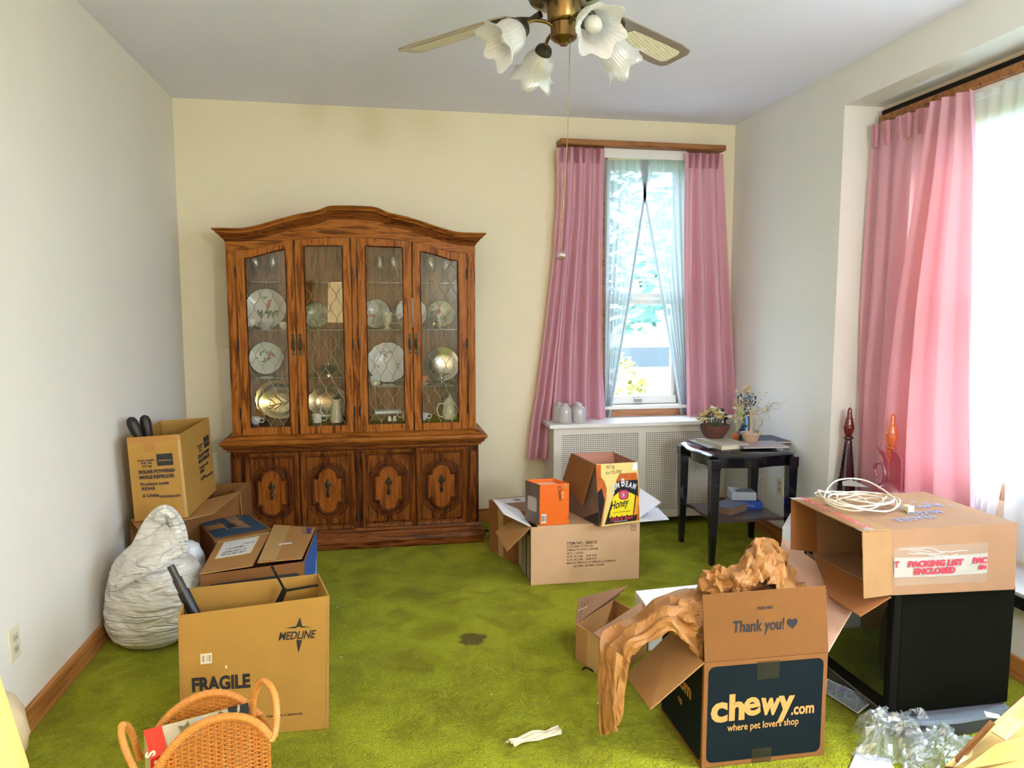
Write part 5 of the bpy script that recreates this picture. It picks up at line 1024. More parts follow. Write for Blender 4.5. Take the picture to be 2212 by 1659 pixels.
flap(pc_, [AY(1070, 1149, 3.90), AY(1095, 1191, 3.66), hl, hl + (hr - hl) * .72], CARD, 'side_flap'); lq9 = [B4[3], B4[0], up(B4[0], HB), up(B4[3], HB)]; deco(pc_, lq9, .25, .93, .03, .95, P('box_inside_shade', (.05, .03, .02), .8), 'open_end_shade'); deco(pc_, lq9, .28, .62, .03, .90, P('grey_card', (.35, .33, .27), .7), 'inner_packing', lift=.0016); deco(pc_, lq9, .72, .90, .06, .80, P('printed_card', (.40, .36, .22), .6, vary=.5, vscale=20), 'inner_packing', lift=.0016);  # open end drawn as a flat dark panel, inner shade put into its colour
flap(pc_, [hl + V((0, .01, 0)), hr, AY(1064, 1078, 3.96), AY(1088, 1110, 3.78)], WHITEC, 'white_front_flap')
flap(pc_, [up(B4[2], HB), up(B4[1], HB), V((1.62, 3.86, HB - .055)), V((1.60, 3.99, HB - .02))], WHITEC, 'white_right_flap'); flap(pc_, [up(B4[1], HB) + V((-.0, .05, 0)), up(B4[2], HB), AY(1383, 1055, 3.95), AY(1428, 1085, 3.88)], WHITEC, 'white_right_flap')

# box behind its left end
C4 = [AZ(1108, 1212, 0) + V((-.015, 0, 0)), V((.95, 4.04, 0)), V((.95, 4.33, 0)), AZ(1057, 1190, 0)]; C4 = [V((.735, 4.045, 0)), V((1.0, 4.06, 0)), V((.97, 4.345, 0)), V((.625, 4.285, 0))]
sb = carton('shipping_box', 'brown taped shipping box with white label half hidden behind the pool cleaner box', C4, [up(p, .318) for p in C4], CARDR, closed=True, top=CARDP)
lq = [C4[3], C4[0], up(C4[0], .318), up(C4[3], .318)]; deco(sb, lq, .40, .60, 0, 1, TAPEL, 'tape_strip'); tq = [up(C4[0], .3225), up(C4[1], .3225), up(C4[2], .3225), up(C4[3], .3225)]
deco(sb, tq, .02, .92, .52, .92, WHITE, 'shipping_label'); barcode(sb, tq, .35, .50, .60, .85, 10, 12, None, .8); barcode(sb, tq, .68, .80, .60, .85, 8, 13, None, .8)
# small orange box
O0, O1 = AZ(1166, 1136, HB + .005), AZ(1229, 1132, HB + .005); Od = V((-.055, .125, 0))
O4 = [O0, O1, O1 + Od, O0 + Od]; oh = AY(1166, 1047, O0.y).z; ob = carton('orange_box', 'small bright orange open box standing on the pool cleaner box', O4, [up(p, oh) for p in O4], P('orange_print', srgb(226, 104, 22), .45), t=.003)
q = [O4[0], O4[1], up(O4[1], oh), up(O4[0], oh)]; barcode(ob, q, .05, .22, .06, .28, 8, 20); ft(ob, q, .60, .95, 'Chalet', .030, INK, .0003, .3, rot=-84); ft(ob, q, .74, .80, 'Bella', .020, P('pale_orange', (.85, .35, .10), .5), .0008, rot=-88); deco(ob, q, .82, .93, .84, .98, TAPEL, 'torn_sticker', poly=[(0, .3), (.4, .7), (.7, .1), (1, .6), (.6, 1), (0, 1)]); ft(ob, q, .95, .20, 'Bella', .010, INK, rot=-88)
q = [O4[3], O4[0], up(O4[0], oh), up(O4[3], oh)]; deco(ob, q, .02, .98, .01, .99, P('photo_grey', (.14, .10, .09), .4, vary=.5, vscale=20), 'photo_print'); deco(ob, q, .20, .80, .30, .65, P('photo_pale', (.45, .40, .38), .4), 'photo_print', rnd=.015, lift=.0014)
G().hexa([p + V((0, 0, .01)) for p in O4], [up(p, oh - .022) for p in [O4[0] + V((.004, .004, 0)), O4[1] + V((-.004, .004, 0)), O4[2] + V((-.004, -.004, 0)), O4[3] + V((.004, -.004, 0))]]).build('white_insert', WHITE, ob)
# whiskey case
J0, J1 = AZ(1295, 1138, HB + .005), AZ(1383, 1127, HB + .005); J4 = [J0, J1, AZ(1400, 1085, HB + .005), AZ(1268, 1092, HB + .005)]; J4[2] = V((1.40, 3.93, HB + .005)); J4[3] = V((1.03, 3.96, HB + .005))
K0, K1 = AY(1287, 1003, J0.y - .01), AY(1377, 998, J1.y - .01); zt_ = K0.z; K3, K2 = AZ(1238, 978, zt_), AZ(1320, 977, zt_)
K3 = V((1.075, 3.93, zt_)); K3 = AY(1236, 979, 3.93); K2 = AY(1324, 976, 3.96)
jb = carton('whiskey_case', 'yellow printed bourbon honey case standing open and tilted on the pool cleaner box', J4, [K0, K1, K2, K3], P('case_inside', srgb(186, 132, 112), .7, vary=.08), t=.004)
q = [J4[0], J4[1], K1, K0]; YC = P('case_yellow', srgb(226, 206, 130), .4); deco(jb, q, 0, 1, 0, 1, YC, 'yellow_print', lift=.0005)
AMB = P('amber_print', srgb(190, 100, 40), .35, vary=.45, vscale=26); DKP = P('label_black', (.016, .016, .022), .35); LY = P('label_yellow', srgb(232, 214, 40), .4); HON = P('honey_print', srgb(232, 150, 50), .4, vary=.3, vscale=60)
def dp(poly, mat, nm, lift): deco(jb, q, 0, 1, 0, 1, mat, nm, lift=lift, poly=poly)
dp([(0, 0), (.05, 0), (.20, .45), (.22, .60), (.18, .72), (.10, .80), (.12, .99), (.0, .99)], AMB, 'bottle_print', .0010); dp([(0, .05), (.02, .02), (.16, .42), (.10, .62), (0, .55)], DKP, 'bottle_label', .0014)
dp([(.86, .86), (.99, .88), (.99, .99), (.90, .99), (.86, .9)], WHITEC, 'bottle_neck', .0010)
dp([(.12, .02), (.98, .03), (.99, .70), (.97, .83), (.55, .83), (.46, .72), (.38, .50)], AMB, 'bottle_print', .0010)
dp([(.13, .03), (.90, .03), (.97, .25), (.98, .71), (.48, .71), (.36, .45)], DKP, 'bottle_label', .0014)
dp([(.24, .12), (.82, .13), (.90, .46), (.74, .52), (.62, .555), (.50, .53), (.36, .46)], LY, 'honey_label', .0018); dp([(.84, .12), (.94, .14), (.985, .40), (.93, .46)], HON, 'honeycomb_print', .0022)
for k in range(9): a = .24 + .062 * k; dp([(a - .04, .11), (a, .135 + .02 * (k % 2)), (a + .045, .11)], DKP, 'drip_print', .0021)
wax = P('wax_red', srgb(180, 50, 90), .4); deco(jb, q, .50, .74, .40, .56, wax, 'wax_seal', rnd=.019, lift=.0024); deco(jb, q, .545, .695, .43, .53, P('wax_pale', srgb(225, 140, 160), .4), 'seal_ring', rnd=.012, lift=.0028); deco(jb, q, .56, .68, .44, .52, wax, 'seal_field', rnd=.010, lift=.0031); ft(jb, q, .585, .455, 'B', .024, WHITE, .0008, lift=.0036)
for k, (chh, u, v, rr, sz) in enumerate((('J', .36, .545, 20, .062), ('I', .415, .575, 15, .040), ('M', .445, .595, 10, .042), ('B', .565, .62, 2, .060), ('E', .67, .61, -6, .042), ('A', .74, .595, -14, .042), ('M', .825, .575, -20, .042))): ft(jb, q, u, v, chh, sz, WHITE, .0016, rot=rr, sx=.68, lift=.0028)
ft(jb, q, .285, .255, 'Honey', .062, INK, .0010, .45, rot=8, wd=.46, lift=.0030); ft(jb, q, .22, .83, '6 x 1.75 LITERS', .0245, P('brown_ink', (.12, .06, .05)), .0004, wd=.38); ft(jb, q, .22, .92, '18.7 kg', .026, P('brown_ink', (.12, .06, .05)), .0002, sx=.72)
ft(jb, q, .34, .195, 'KENTUCKY STRAIGHT BOURBON', .0085, INK, lift=.003, sx=.8); ft(jb, q, .27, .075, 'Jacob B. Beam', .028, REDI, .0004, .3, sx=.85, lift=.003); ft(jb, q, .34, .045, 'LIQUEUR WITH HONEY', .010, WHITE, lift=.003, sx=.8); ft(jb, q, .55, .68, 'KENTUCKY', .0085, WHITE, lift=.003)
q3 = [J4[3], J4[0], K0, K3]; deco(jb, q3, 0, 1, 0, 1, P('side_print', srgb(120, 92, 84), .5, vary=.4, vscale=14), 'side_print', lift=.0006); ft(jb, q3, .40, .35, 'Honey', .07, INK, .0006, .3); deco(jb, q3, .55, 1, .0, .22, DKP, 'side_print', lift=.001)
Df = AY(1217, 1042, 3.90); flap(jb, [K0 + V((-.006, 0, -.002)), K3 + V((-.006, 0, -.002)), AY(1216, 1036, 3.93), AY(1257, 1094, 3.70)], CARDR, 'left_flap')
# ---- pet supply box in front, right
Z1 = .357; c0, c1, c2, c3 = V((.990, 2.05, 0)), V((1.421, 2.045, 0)), V((1.421, 2.40, 0)), V((.990, 2.40, 0))
pe = carton('pet_supply_box', 'open box in the foreground with black sides, flap raised and brown packing paper', [c0, c1, c2, c3], [up(p, Z1) for p in (c0, c1, c2, c3)], CARDD)
q = [c0, c1, up(c1, Z1), up(c0, Z1)]; deco(pe, q, .035, .965, .045, .955, NAVY, 'navy_print', rnd=.022)
q5 = [c3, c0, up(c0, Z1), up(c3, Z1)]; deco(pe, q5, .03, .97, .04, .96, NAVY, 'navy_print', rnd=.02)
LT = P('logo_tan', srgb(200, 140, 80), .6)
ft(pe, q, .060, .440, 'c', .128, LT, .0046, lift=.0020, wd=.135); ft(pe, q, .205, .445, 'h', .118, LT, .0050, lift=.0020, wd=.125); ft(pe, q, .330, .465, 'e', .122, LT, .0036, rot=6, lift=.0020, wd=.135); ft(pe, q, .450, .475, 'w', .108, LT, .0048, rot=-5, lift=.0020, wd=.165); ft(pe, q, .595, .465, 'y', .118, LT, .0050, rot=-3, lift=.0020, wd=.135)
ft(pe, q, .710, .435, '.com', .054, LT, .0016, lift=.0020, wd=.19); ft(pe, q, .195, .335, 'where pet lovers shop', .034, LT, .0004, lift=.0020, wd=.58)
for u, v in (((.42, .60), (.80, .97)), ((.40, .56), (.0, .14))): deco(pe, q, *u, *v, P('tape_dark', (.06, .05, .03), .3, alpha=.25), 'tape_piece', lift=.0016)
ft(pe, q5, .40, .52, 'com', .07, LT, .003, lift=.002); ft(pe, q5, .45, .36, 'op', .035, LT, .0006, lift=.002)
e0, e1 = AY(1517, 1285, 2.035), AY(1783, 1265, 2.030); ffl = [up(c0, Z1 + .002), up(c1, Z1 + .002), e1, e0]; flap(pe, ffl, CARDD, 'front_flap')
ffl = [p + V((0, -.0026, 0)) for p in ffl]; SL = P('slab_ink', (.02, .022, .035), .6); ft(pe, ffl, .225, .415, 'Thank you!', .056, SL, .0012, lift=.001, wd=.41); ft(pe, ffl, .43, .73, 'PRESS HERE', .0125, INKB, .0006, lift=.001, wd=.125)
hp = []
for k in range(28): a = 2 * PI * k / 28; hp.append((.5 + .5 * (16 * math.sin(a) ** 3) / 17, .53 + .5 * (13 * math.cos(a) - 5 * math.cos(2 * a) - 2 * math.cos(3 * a) - math.cos(4 * a)) / 15))
deco(pe, ffl, .665, .755, .40, .57, SL, 'printed_heart', lift=.001, poly=hp)
lfp = [up(c0, Z1), AY(1405, 1533, 2.05), AY(1352, 1460, 2.30), AZ(1455, 1360, Z1)]; flap(pe, lfp, CARD, 'left_flap')
flap(pe, [up(c1, Z1), AY(1862, 1283, 2.20), AY(1690, 1162, 2.72), up(c2, Z1)], card('cardboard_ribbed', srgb(205, 165, 145), 260, 1, .3), 'right_flap')
# ---- flattened small box behind it with printed inside, and a white box lid
S0, S1 = AZ(1243, 1425, 0), AZ(1316, 1475, 0); S4 = [S1, V((1.20, 2.80, 0)), V((1.08, 3.05, 0)), S0]; S4 = [S0, S1, V((1.16, 2.80, 0)), V((1.08, 3.06, 0))]
S4 = [S0, S1, S1 + V((.24, .22, 0)), S0 + V((.24, .22, 0))]; zs = .158
sm = carton('small_box', 'small brown box with notice printed inside its flap left of the packing paper', S4, [up(p, zs) for p in S4], CARD)
q = [S4[0], S4[1], up(S4[1], zs), up(S4[0], zs)]; deco(sm, q, .36, .70, .02, .99, TAPEL, 'tape_strip')
bf = [up(S4[0], zs), up(S4[3], zs), AY(1357, 1265, 3.06), AY(1250, 1292, 2.86)]; flap(sm, bf, CARDP, 'back_flap')
bff = [p + V((.002, -.004, .001)) for p in bf]
g = G(); rdx = random.Random(3)
for k in range(16):
    u = .05 + k * .058
    for j in range(7):
        if rdx.random() < .75:
            v = .10 + j * .11; a = bil(bff, u, v); b_ = bil(bff, u + .012 + .012 * rdx.random(), v); c_ = bil(bff, u + .024, v + .07 * rdx.uniform(.5, 1)); d_ = bil(bff, u, v + .07); g.quad(a, b_, c_, d_)
g.build('printed_notice', P('brown_ink', (.12, .06, .05)), sm); deco(sm, bff, .0, 1, .52, .54, WHITE, 'crease_line', lift=.001)
flap(sm, [up(S4[1], zs), up(S4[2], zs), AY(1400, 1290, 3.0), AY(1281, 1368, 2.62)], CARDP, 'front_flap')
wq = [AZ(1402, 1318, .185), AZ(1530, 1300, .185), AZ(1510, 1262, .185), AZ(1372, 1276, .185)]
tag(G().hexa([up(p, 0) for p in wq], wq).build('white_carton', WHITEC, bevel=.003), 'white flat topped carton behind the brown packing paper', 'box')
# ---- white instant cooker box by the right wall
I4 = [V((2.17, 3.34, 0)), V((2.45, 3.30, 0)), V((2.47, 3.62, 0)), V((2.19, 3.66, 0))]; izt = AY(1690, 1141, 3.34).z
I4 = [AY(1690, 1143, 3.34), None, None, None]; x_ = I4[0].x; I4 = [V((x_, 3.34, 0)), V((2.43, 3.22, 0)), V((2.455, 3.47, 0)), V((x_ + .19, 3.58, 0))]
ic = carton('cooker_box', 'white printed kitchen appliance box on the carpet by the right wall', I4, [up(p, izt) for p in I4], WHITE, closed=True)
q = [I4[0], I4[1], up(I4[1], izt), up(I4[0], izt)]; ft(ic, q, .03, .66, 'Inst', .046, P('grey_black_ink', (.02, .02, .025), .5), .0002, wd=.13)
for k in range(4): ft(ic, q, .03, .56 - k * .06, 'pressure cooker', .012, P('grey_ink', (.2, .2, .22)), lift=.0012, wd=.16)
c = bil(q, .62, .22); n_ = V((q[1] - q[0])).normalized()
G().tube([c + n_ * .032 * math.cos(a) + V((0, -.002, .032 * math.sin(a))) for a in [2 * PI * k / 24 for k in range(24)]], .003, 5, closed=True).tube([c + n_ * .02 * math.cos(a) + V((0, -.002, .02 * math.sin(a))) for a in [2 * PI * k / 8 * .5 + .3 for k in range(8)]], .003, 5).build('round_logo', INK, ic)
# ---- packing box on the television
y0, y1 = 2.075, 2.50; x0, x1 = 1.69, 2.142; pzb, pzt = .515, .745
pk = thing('packing_box', 'large kraft box lying on its side on the television with PACKING LIST ENCLOSED pouch', 'box', (1.92, 2.28, pzb))
R0, R1 = AY(2197, 1131, y0), AY(2191, 1272, y0); Lt, Lb = AY(1925, 1146, y0), AY(1926, 1285, y0)
BLt, BRt = AZ(1770, 1078, pzt), AZ(2016, 1060, pzt); Ft, Fb = AY(1862, 1150, y0), AY(1865, 1293, y0); Bt = AZ(1712, 1080, pzt)
BLt = V((Lt.x, y1, pzt)); BRt = V((R0.x, y1 + .01, pzt)); Bt = V((Bt.x, y1, pzt))
dn = lambda p, z: V((p.x, p.y, z))
g = G(); g.panel([Lb, R1, R0, Lt]).panel([Lt, R0, BRt, BLt]).panel([dn(BLt, pzb), dn(BRt, pzb), BRt, BLt]).panel([R1, dn(BRt, pzb), BRt, R0]).panel([Lb, R1, dn(BRt, pzb), dn(BLt, pzb)])
g.build('carton_body', CARDP, pk)
flap(pk, [Fb, Lb, Lt, Ft], CARDL, 'front_flap'); flap(pk, [Ft + V((-.0, 0, .003)), Lt + V((0, 0, .002)), BLt + V((0, 0, .002)), Bt + V((0, 0, .003))], CARDL, 'top_flap')
Bb = AY(1708, 1187, y1 - .005); Bb2 = V((Lb.x, y1, Bb.z - .02)); flap(pk, [Bb, Bb2, BLt, Bt], CARDR, 'back_flap')
flap(pk, [dn(Lb, pzb), dn(BLt, pzb), AY(1792, 1290, 2.22), AY(1858, 1332, 2.06)], CARDR, 'bottom_flap')
q = [Lb, R1, R0, Lt]; nn = (R1 - Lb).cross(Lt - Lb).normalized()
deco(pk, q, .0, .99, .42, .70, TAPE, 'brown_tape')
CP = P('clear_pouch', (.62, .48, .38), .12, alpha=.35); deco(pk, q, .02, .76, .14, .74, CP, 'clear_pouch', lift=.002)
g = G().grid(lambda u, v: bil(q, .015 + .745 * u, .275 + .31 * v - .03 * u * (1 - u) * 2) + nn * (.004 + .0022 * noise.noise(V((u * 9, v * 5, 2)))), 40, 8); g.build('paper_band', P('pouch_white', (.40, .37, .35), .35), pk, smooth=180)
qb = [p + nn * .0065 for p in q]
ft(pk, qb, .012, .44, 'T', .028, REDI, .0016, wd=.035); ft(pk, qb, .12, .435, 'PACKING LIST', .028, REDI, .0017, wd=.44); ft(pk, qb, .165, .315, 'ENCLOSED', .028, REDI, .0017, wd=.33); ft(pk, qb, .635, .44, 'PAC', .028, REDI, .0017, wd=.115); ft(pk, qb, .685, .345, 'EN', .020, REDI, .0014, wd=.06)
g = G(); rdx = random.Random(8)
for k in range(9):
    u0, v0 = rdx.uniform(.03, .5), rdx.uniform(.48, .72); g.tube([bil(q, u0 + .06 * i, v0 - .02 * i * rdx.uniform(0, 1)) + nn * .0035 for i in range(5)], .0008, 4)
g.build('crease_highlights', P('highlight_plastic', (.85, .85, .85), .1), pk)  # pale lines put the glints on the pouch creases into the colour
tq = [Lt, R0, BRt, BLt]
ft(pk, tq, .52, .30, 'FRAGILE', .052, INKP, .0005, rot=188, sx=.9, lift=.0045); ft(pk, tq, .68, .42, 'MIXED', .050, INKP, .0005, rot=185, lift=.0045); ft(pk, tq, .82, .60, 'SUPPLIES', .050, INKP, .0005, rot=185, lift=.0045)
for k in range(6): deco(pk, tq, .50 + .07 * k, .555 + .07 * k, .80 - .055 * k, .815 - .055 * k, INKP, 'faint_print', lift=.0030)
# torn list tape on the open edge
g = G(); a_, b_ = Bt + V((0, 0, .006)), Ft + V((0, 0, .006))
g.grid(lambda u, v: a_ + (b_ - a_) * u + V((.055 * v - .008 - .03 * math.sin(PI * u) * (1 - v) * -1.0, 0, -.012 * (1 - v) * math.sin(PI * u) + .004 * noise.noise(V((u * 12, v * 3, 5))))), 30, 4); g.build('torn_list_tape', P('pouch_white', (.40, .37, .35)), pk, smooth=180)
dd = (b_ - a_).normalized(); text('PACKING LIST  PACKING LIST', pk, a_ + dd * .03 + V((.012, 0, .006)), dd, V((1, 0, .0)), .030, REDI, .0010, lift=.003)
# something dark inside
tag(G().box(1.80, 2.05, 2.20, 2.42, pzb + .006, pzb + .07).build('black_tray', BLACKM, bevel=.006), 'black tray lying inside the open packing box on the television', 'tray')
# ---- torn box with yellowish tape at the bottom right corner
E0, E1 = AZ(2045, 1680, .22), AZ(2215, 1505, .30)
yb4 = [V((1.50, 1.42, 0)), V((1.86, 1.30, 0)), V((2.06, 1.62, 0)), V((1.80, 1.74, 0))]
tb_ = [AZ(2050, 1668, .215), V((1.86, 1.30, .30)), V((2.06, 1.62, .34)), AZ(2205, 1503, .335)]
yb4 = [V((p.x, p.y, 0)) for p in tb_]
yb = carton('torn_box', 'pale box with torn yellowish taped flaps at the bottom right corner', yb4, tb_, CARDD)
m_ = bil(tb_, 0, .62)
flap(yb, [tb_[0] + V((.004, .02, .004)), tb_[1] + V((0, 0, .03)), tb_[2] + V((0, 0, .02)), tb_[3] + V((.004, -.01, .006))], P('yellow_paper', srgb(190, 164, 104), .5, vary=.16, vscale=9), 'top_flap')
flap(yb, [AZ(2060, 1659, .235), AZ(2160, 1600, .25), AZ(2180, 1560, .27), AZ(2135, 1568, .27)], P('pale_tape', srgb(206, 186, 132), .3), 'tape_flap'); flap(yb, [AZ(2125, 1537, .30), AZ(2158, 1545, .30), AZ(2165, 1553, .30), AZ(2130, 1548, .30)], WHITE, 'white_tab')

flap(yb, [AZ(2036, 1664, .205), AZ(2058, 1664, .215), AZ(2150, 1563, .315), AZ(2139, 1556, .318)], CARDD, 'torn_edge')
flap(yb, [AZ(2075, 1664, .245), AZ(2212, 1640, .27), AZ(2212, 1590, .30), AZ(2150, 1608, .285)], P('yellow_tape', srgb(200, 160, 84), .3), 'tape_flap'); flap(yb, [AZ(2140, 1580, .318), AZ(2180, 1545, .335), AZ(2212, 1560, .34), AZ(2172, 1600, .322)], P('pale_tape', srgb(206, 186, 132)), 'tape_flap')
# ================================================================== television on its stand
tv = thing('television', 'large black tube television on a grey curved base beside the right wall', 'television', (1.95, 2.38, 0))
TZ = .508; f0, f1 = V((1.735, 2.105, .075)), V((2.185, 2.105, .075))
G().hexa([f0, f1, V((2.185, 2.66, .075)), V((1.735, 2.66, .075))], [V((1.735, 2.105, TZ)), V((2.185, 2.105, TZ)), V((2.185, 2.66, TZ)), V((1.735, 2.66, TZ))]).build('television_case', P('tv_case', (.006, .006, .004), .9, spec=.03, vary=.2), tv, bevel=.006)
G().hexa([V((1.710, 2.112, .072)), V((1.735, 2.104, .072)), V((1.735, 2.662, .072)), V((1.710, 2.655, .072))], [V((1.710, 2.112, TZ)), V((1.735, 2.104, TZ + .003)), V((1.735, 2.662, TZ + .003)), V((1.710, 2.655, TZ))]).build('front_bezel', P('tv_bezel', (.004, .004, .004), .7, spec=.15), tv, bevel=.004)
g = G().grid(lambda u, v: (1.708 - .016 * (1 - (2 * u - 1) ** 2) * (1 - .5 * (2 * v - 1) ** 2), 2.140 + .49 * u, .125 + .36 * v), 20, 14); g.build('screen', P('tv_screen', (.010, .014, .012), .06, spec=.9, coat=.6), tv, smooth=180)
def arcbase(e, z): 
    pts = []
    for k in range(25):
        t = k / 24; y = 2.085 - e + (.60 + 2 * e) * t; pts.append((1.752 - e + .02 * t - .022 * math.sin(PI * t) ** .7, y, z))
    return pts + [(2.22 + e, 2.70 + e, z), (2.22 + e, 2.24, z), (2.18, 2.095 - e, z), (2.08, 2.072 - e, z), (1.95, 2.062 - e, z), (1.83, 2.070 - e, z)]
loops(G(), [arcbase(.0, 0), arcbase(.004, .01), arcbase(.004, .045), arcbase(-.010, .062), arcbase(-.03, .072)]).build('curved_base', P('base_grey', (.075, .075, .10), .45), tv, smooth=35)
loops(G(), [arcbase(.006, .046), arcbase(.008, .050), arcbase(.002, .062), arcbase(-.012, .066)]).build('silver_trim', P('blue_silver', (.20, .24, .30), .4, .3), tv, smooth=35)
# ---- tangled extension cord on the packing box
rd = random.Random(21)
ctr = AZ(1855, 1095, pzt + .005); pts = []
for k in range(44):
    a = k * 1.02 + rd.uniform(-.15, .15); r = .035 + .10 * abs(math.sin(k * .23)) * rd.uniform(.7, 1.1)
    pts.append((min(max(ctr.x + 1.35 * r * math.cos(a), 1.59), 2.05), min(max(ctr.y + .95 * r * math.sin(a), 2.11), 2.47), pzt + .012 + .030 * abs(math.sin(k * .61)) + (.040 if k in (7, 8, 21) else 0)))
cdr = thing('extension_cord', 'tangled cream extension cord lying on the packing box', 'cord', (ctr.x, ctr.y, pzt + .004))
G().tube(smoothp(pts, 6), .0030, 6).build('cable', CORD, cdr, smooth=60)
for (px, py) in ((1795, 1087), (1962, 1100)):
    c = AZ(px, py, pzt + .012); G().box(c.x - .013, c.x + .013, c.y - .016, c.y + .016, pzt + .004, pzt + .026).build('plug', P('ivory_plug', (.62, .58, .40), .4), cdr, bevel=.003)
# a wire loop beside it
# ---- things on the bay sill
SZ = SILL + .013
def deca(px, py, x, mat, mat2, lab, zt, bz=None):
    p = AX(px, py, x); y = p.y; o = thing('glass_decanter', lab, 'decanter', (x, y, SZ)); h = p.z - SZ; k = h / .56
    nb_ = 30
    prof = [(.001, 0), (.062, 0)] + [((.060 - .043 * (t / nb_) ** .8 + (.0022 if t % 2 else 0)) * 1.0, .004 + .375 * t / nb_) for t in range(nb_ + 1)] + [(.015, .382), (.024, .388), (.024, .397), (.016, .402)]
    G().lathe([(r * k, z * k) for r, z in prof], (0, 0, 0), 26).build('bottle', mat, o, local=True, smooth=180)
    st_ = [(.012, .40), (.018, .41), (.026, .44), (.026, .46), (.024, .463), (.020, .49), (.013, .515), (.011, .545), (.006, .556), (.001, .560)]
    st2 = []
    for (r0, z0), (r1, z1) in zip(st_, st_[1:]):
        for j in range(3): st2.append(((r0 + (r1 - r0) * j / 3) * (1.05 if j % 2 else 1), z0 + (z1 - z0) * j / 3))
    G().lathe([(r * k, z * k) for r, z in st2 + [st_[-1]]], (0, 0, 0), 22).build('stopper', mat2, o, local=True, smooth=180)
def tinted(name, col, tcol, a=.5): return blend(name, [('ShaderNodeBsdfTransparent', tcol, 0), ('ShaderNodeBsdfDiffuse', col, a), ('ShaderNodeBsdfTranslucent', tcol, .3), ('ShaderNodeBsdfGlossy', (1, 1, 1, 1), .08, .1)])
deca(1836, 880, 2.54, tinted('ruby_dark', (.06, .01, .03, 1), (.10, .01, .03, 1), .6), tinted('ruby', (.25, .03, .03, 1), (.40, .05, .05, 1)), 'dark ruby glass decanter with tall stopper at the left end of the bay sill', 0)
deca(1929, 893, 2.53, tinted('amber_bottle', (.70, .20, .06, 1), (.95, .35, .10, 1)), tinted('amber', (.80, .28, .10, 1), (1, .48, .20, 1)), 'amber glass decanter with tall stopper behind the pink swan', 0)
p = AX(1905, 1060, 2.44); sw = thing('glass_swan', 'pink glass swan vase on the bay sill', 'vase', (2.47, 3.10, SZ)); PKG = blend('pink_glass', [('ShaderNodeBsdfTransparent', (.95, .62, .74, 1), 0), ('ShaderNodeBsdfDiffuse', srgb(196, 110, 135), .45), ('ShaderNodeBsdfTranslucent', srgb(215, 120, 140), .3), ('ShaderNodeBsdfGlossy', (1, 1, 1, 1), .12, .08)])
def SP(px, py, x=2.47): return AX(px, py, x)
G().ball(SP(1922, 1065) , .062, 14, (1, 1.25, .95)).build('swan_body', PKG, sw, smooth=180)
nk = smoothp([SP(1893, 1082), SP(1906, 1052), SP(1912, 1028), SP(1909, 1006), SP(1899, 999), SP(1891, 1006), SP(1891, 1020), SP(1895, 1032)], 4)
G().tube(nk, [.016 - .008 * min(1, i / 14) for i in range(len(nk))][:-4] + [.010, .009, .006, .003], 12).build('swan_neck', PKG, sw, smooth=180)
def wing(pts): 
    P_ = [SP(*p) for p in pts]; return G().prism(P_, V((.010, 0, 0))).build('swan_wing', PKG, sw, bevel=.003)
wing([(1916, 1050), (1912, 1010), (1904, 985), (1891, 964), (1909, 975), (1918, 995), (1917, 1018), (1924, 1050)]); wing([(1921, 1055), (1921, 1022), (1924, 990), (1923, 969), (1936, 976), (1947, 992), (1946, 1060)])
o = thing('sill_box', 'black boxed card standing before the ruby decanter on the sill', 'box', (2.50, 3.42, SZ)); c = AX(1848, 1050, 2.50)
G().box(2.46, 2.54, c.y - .05, c.y + .07, SZ, SZ + .085).build('box_body', BLACKM, o, bevel=.004); G().panel([AX(1820, 1040, 2.455), AX(1838, 1036, 2.455), AX(1878, 1053, 2.455), AX(1820, 1049, 2.455)], .002).build('folded_card', WHITEC, o); G().box(2.455, 2.50, c.y - .01, c.y + .03, SZ + .085, SZ + .115).build('small_cap', P('brown_plastic', (.05, .02, .02), .4), o, bevel=.003)
o = thing('glass_dish', 'clear glass dish rim on the sill before the front curtain fold', 'dish', (2.47, 2.93, SZ)); G().lathe([(.03, 0), (.035, .005), (.07, .05), (.068, .05), (.033, .008), (.001, .006)], (0, 0, 0), 28).build('dish_body', GLASSWARE, o, local=True, smooth=50); c = AX(1990, 1055, 2.47); o.location = (2.47, c.y, SZ)
# ================================================================== crumpled packing paper
def ridged(p, f, s): v = 0; a = 1; tot = 0
def crease(p, f=8., s=0., oct_=3):
    v, a, t = 0., 1., 0.
    for k in range(oct_): v += a * (1 - abs(noise.noise(V(p) * f + V((s, s * 1.7, -s)))) * 2.2); t += a; a *= .5; f *= 2.1
    return v / t
def paper_blob(name, c, rx, ry, rz, seed, mat, parent=None, n=3, amp=.35):
    rq = random.Random(seed); bm = bmesh.new(); bmesh.ops.create_icosphere(bm, subdivisions=3, radius=1)
    for v in bm.verts: v.co = v.co * (1 + amp * rq.uniform(-.55, .45)) + V((rq.gauss(0, .05), rq.gauss(0, .05), rq.gauss(0, .05)))
    bmesh.ops.subdivide_edges(bm, edges=bm.edges, cuts=2, use_grid_fill=True)
    bmesh.ops.triangulate(bm, faces=bm.faces); bm.verts.index_update()
    g = G(); g.add([V(c) + V((v.co.x * rx, v.co.y * ry, v.co.z * rz)) * (1 + rq.gauss(0, .012)) - V(c) * 0 if False else V(c) + V((v.co.x * rx, v.co.y * ry, v.co.z * rz)) * (1 + rq.gauss(0, .02)) for v in bm.verts], [tuple(v.index for v in f.verts) for f in bm.faces]); bm.free(); return g
pp = thing('packing_paper', 'heap of crumpled brown packing paper spilling out of the pet supply box', 'paper', (1.30, 2.25, .36))
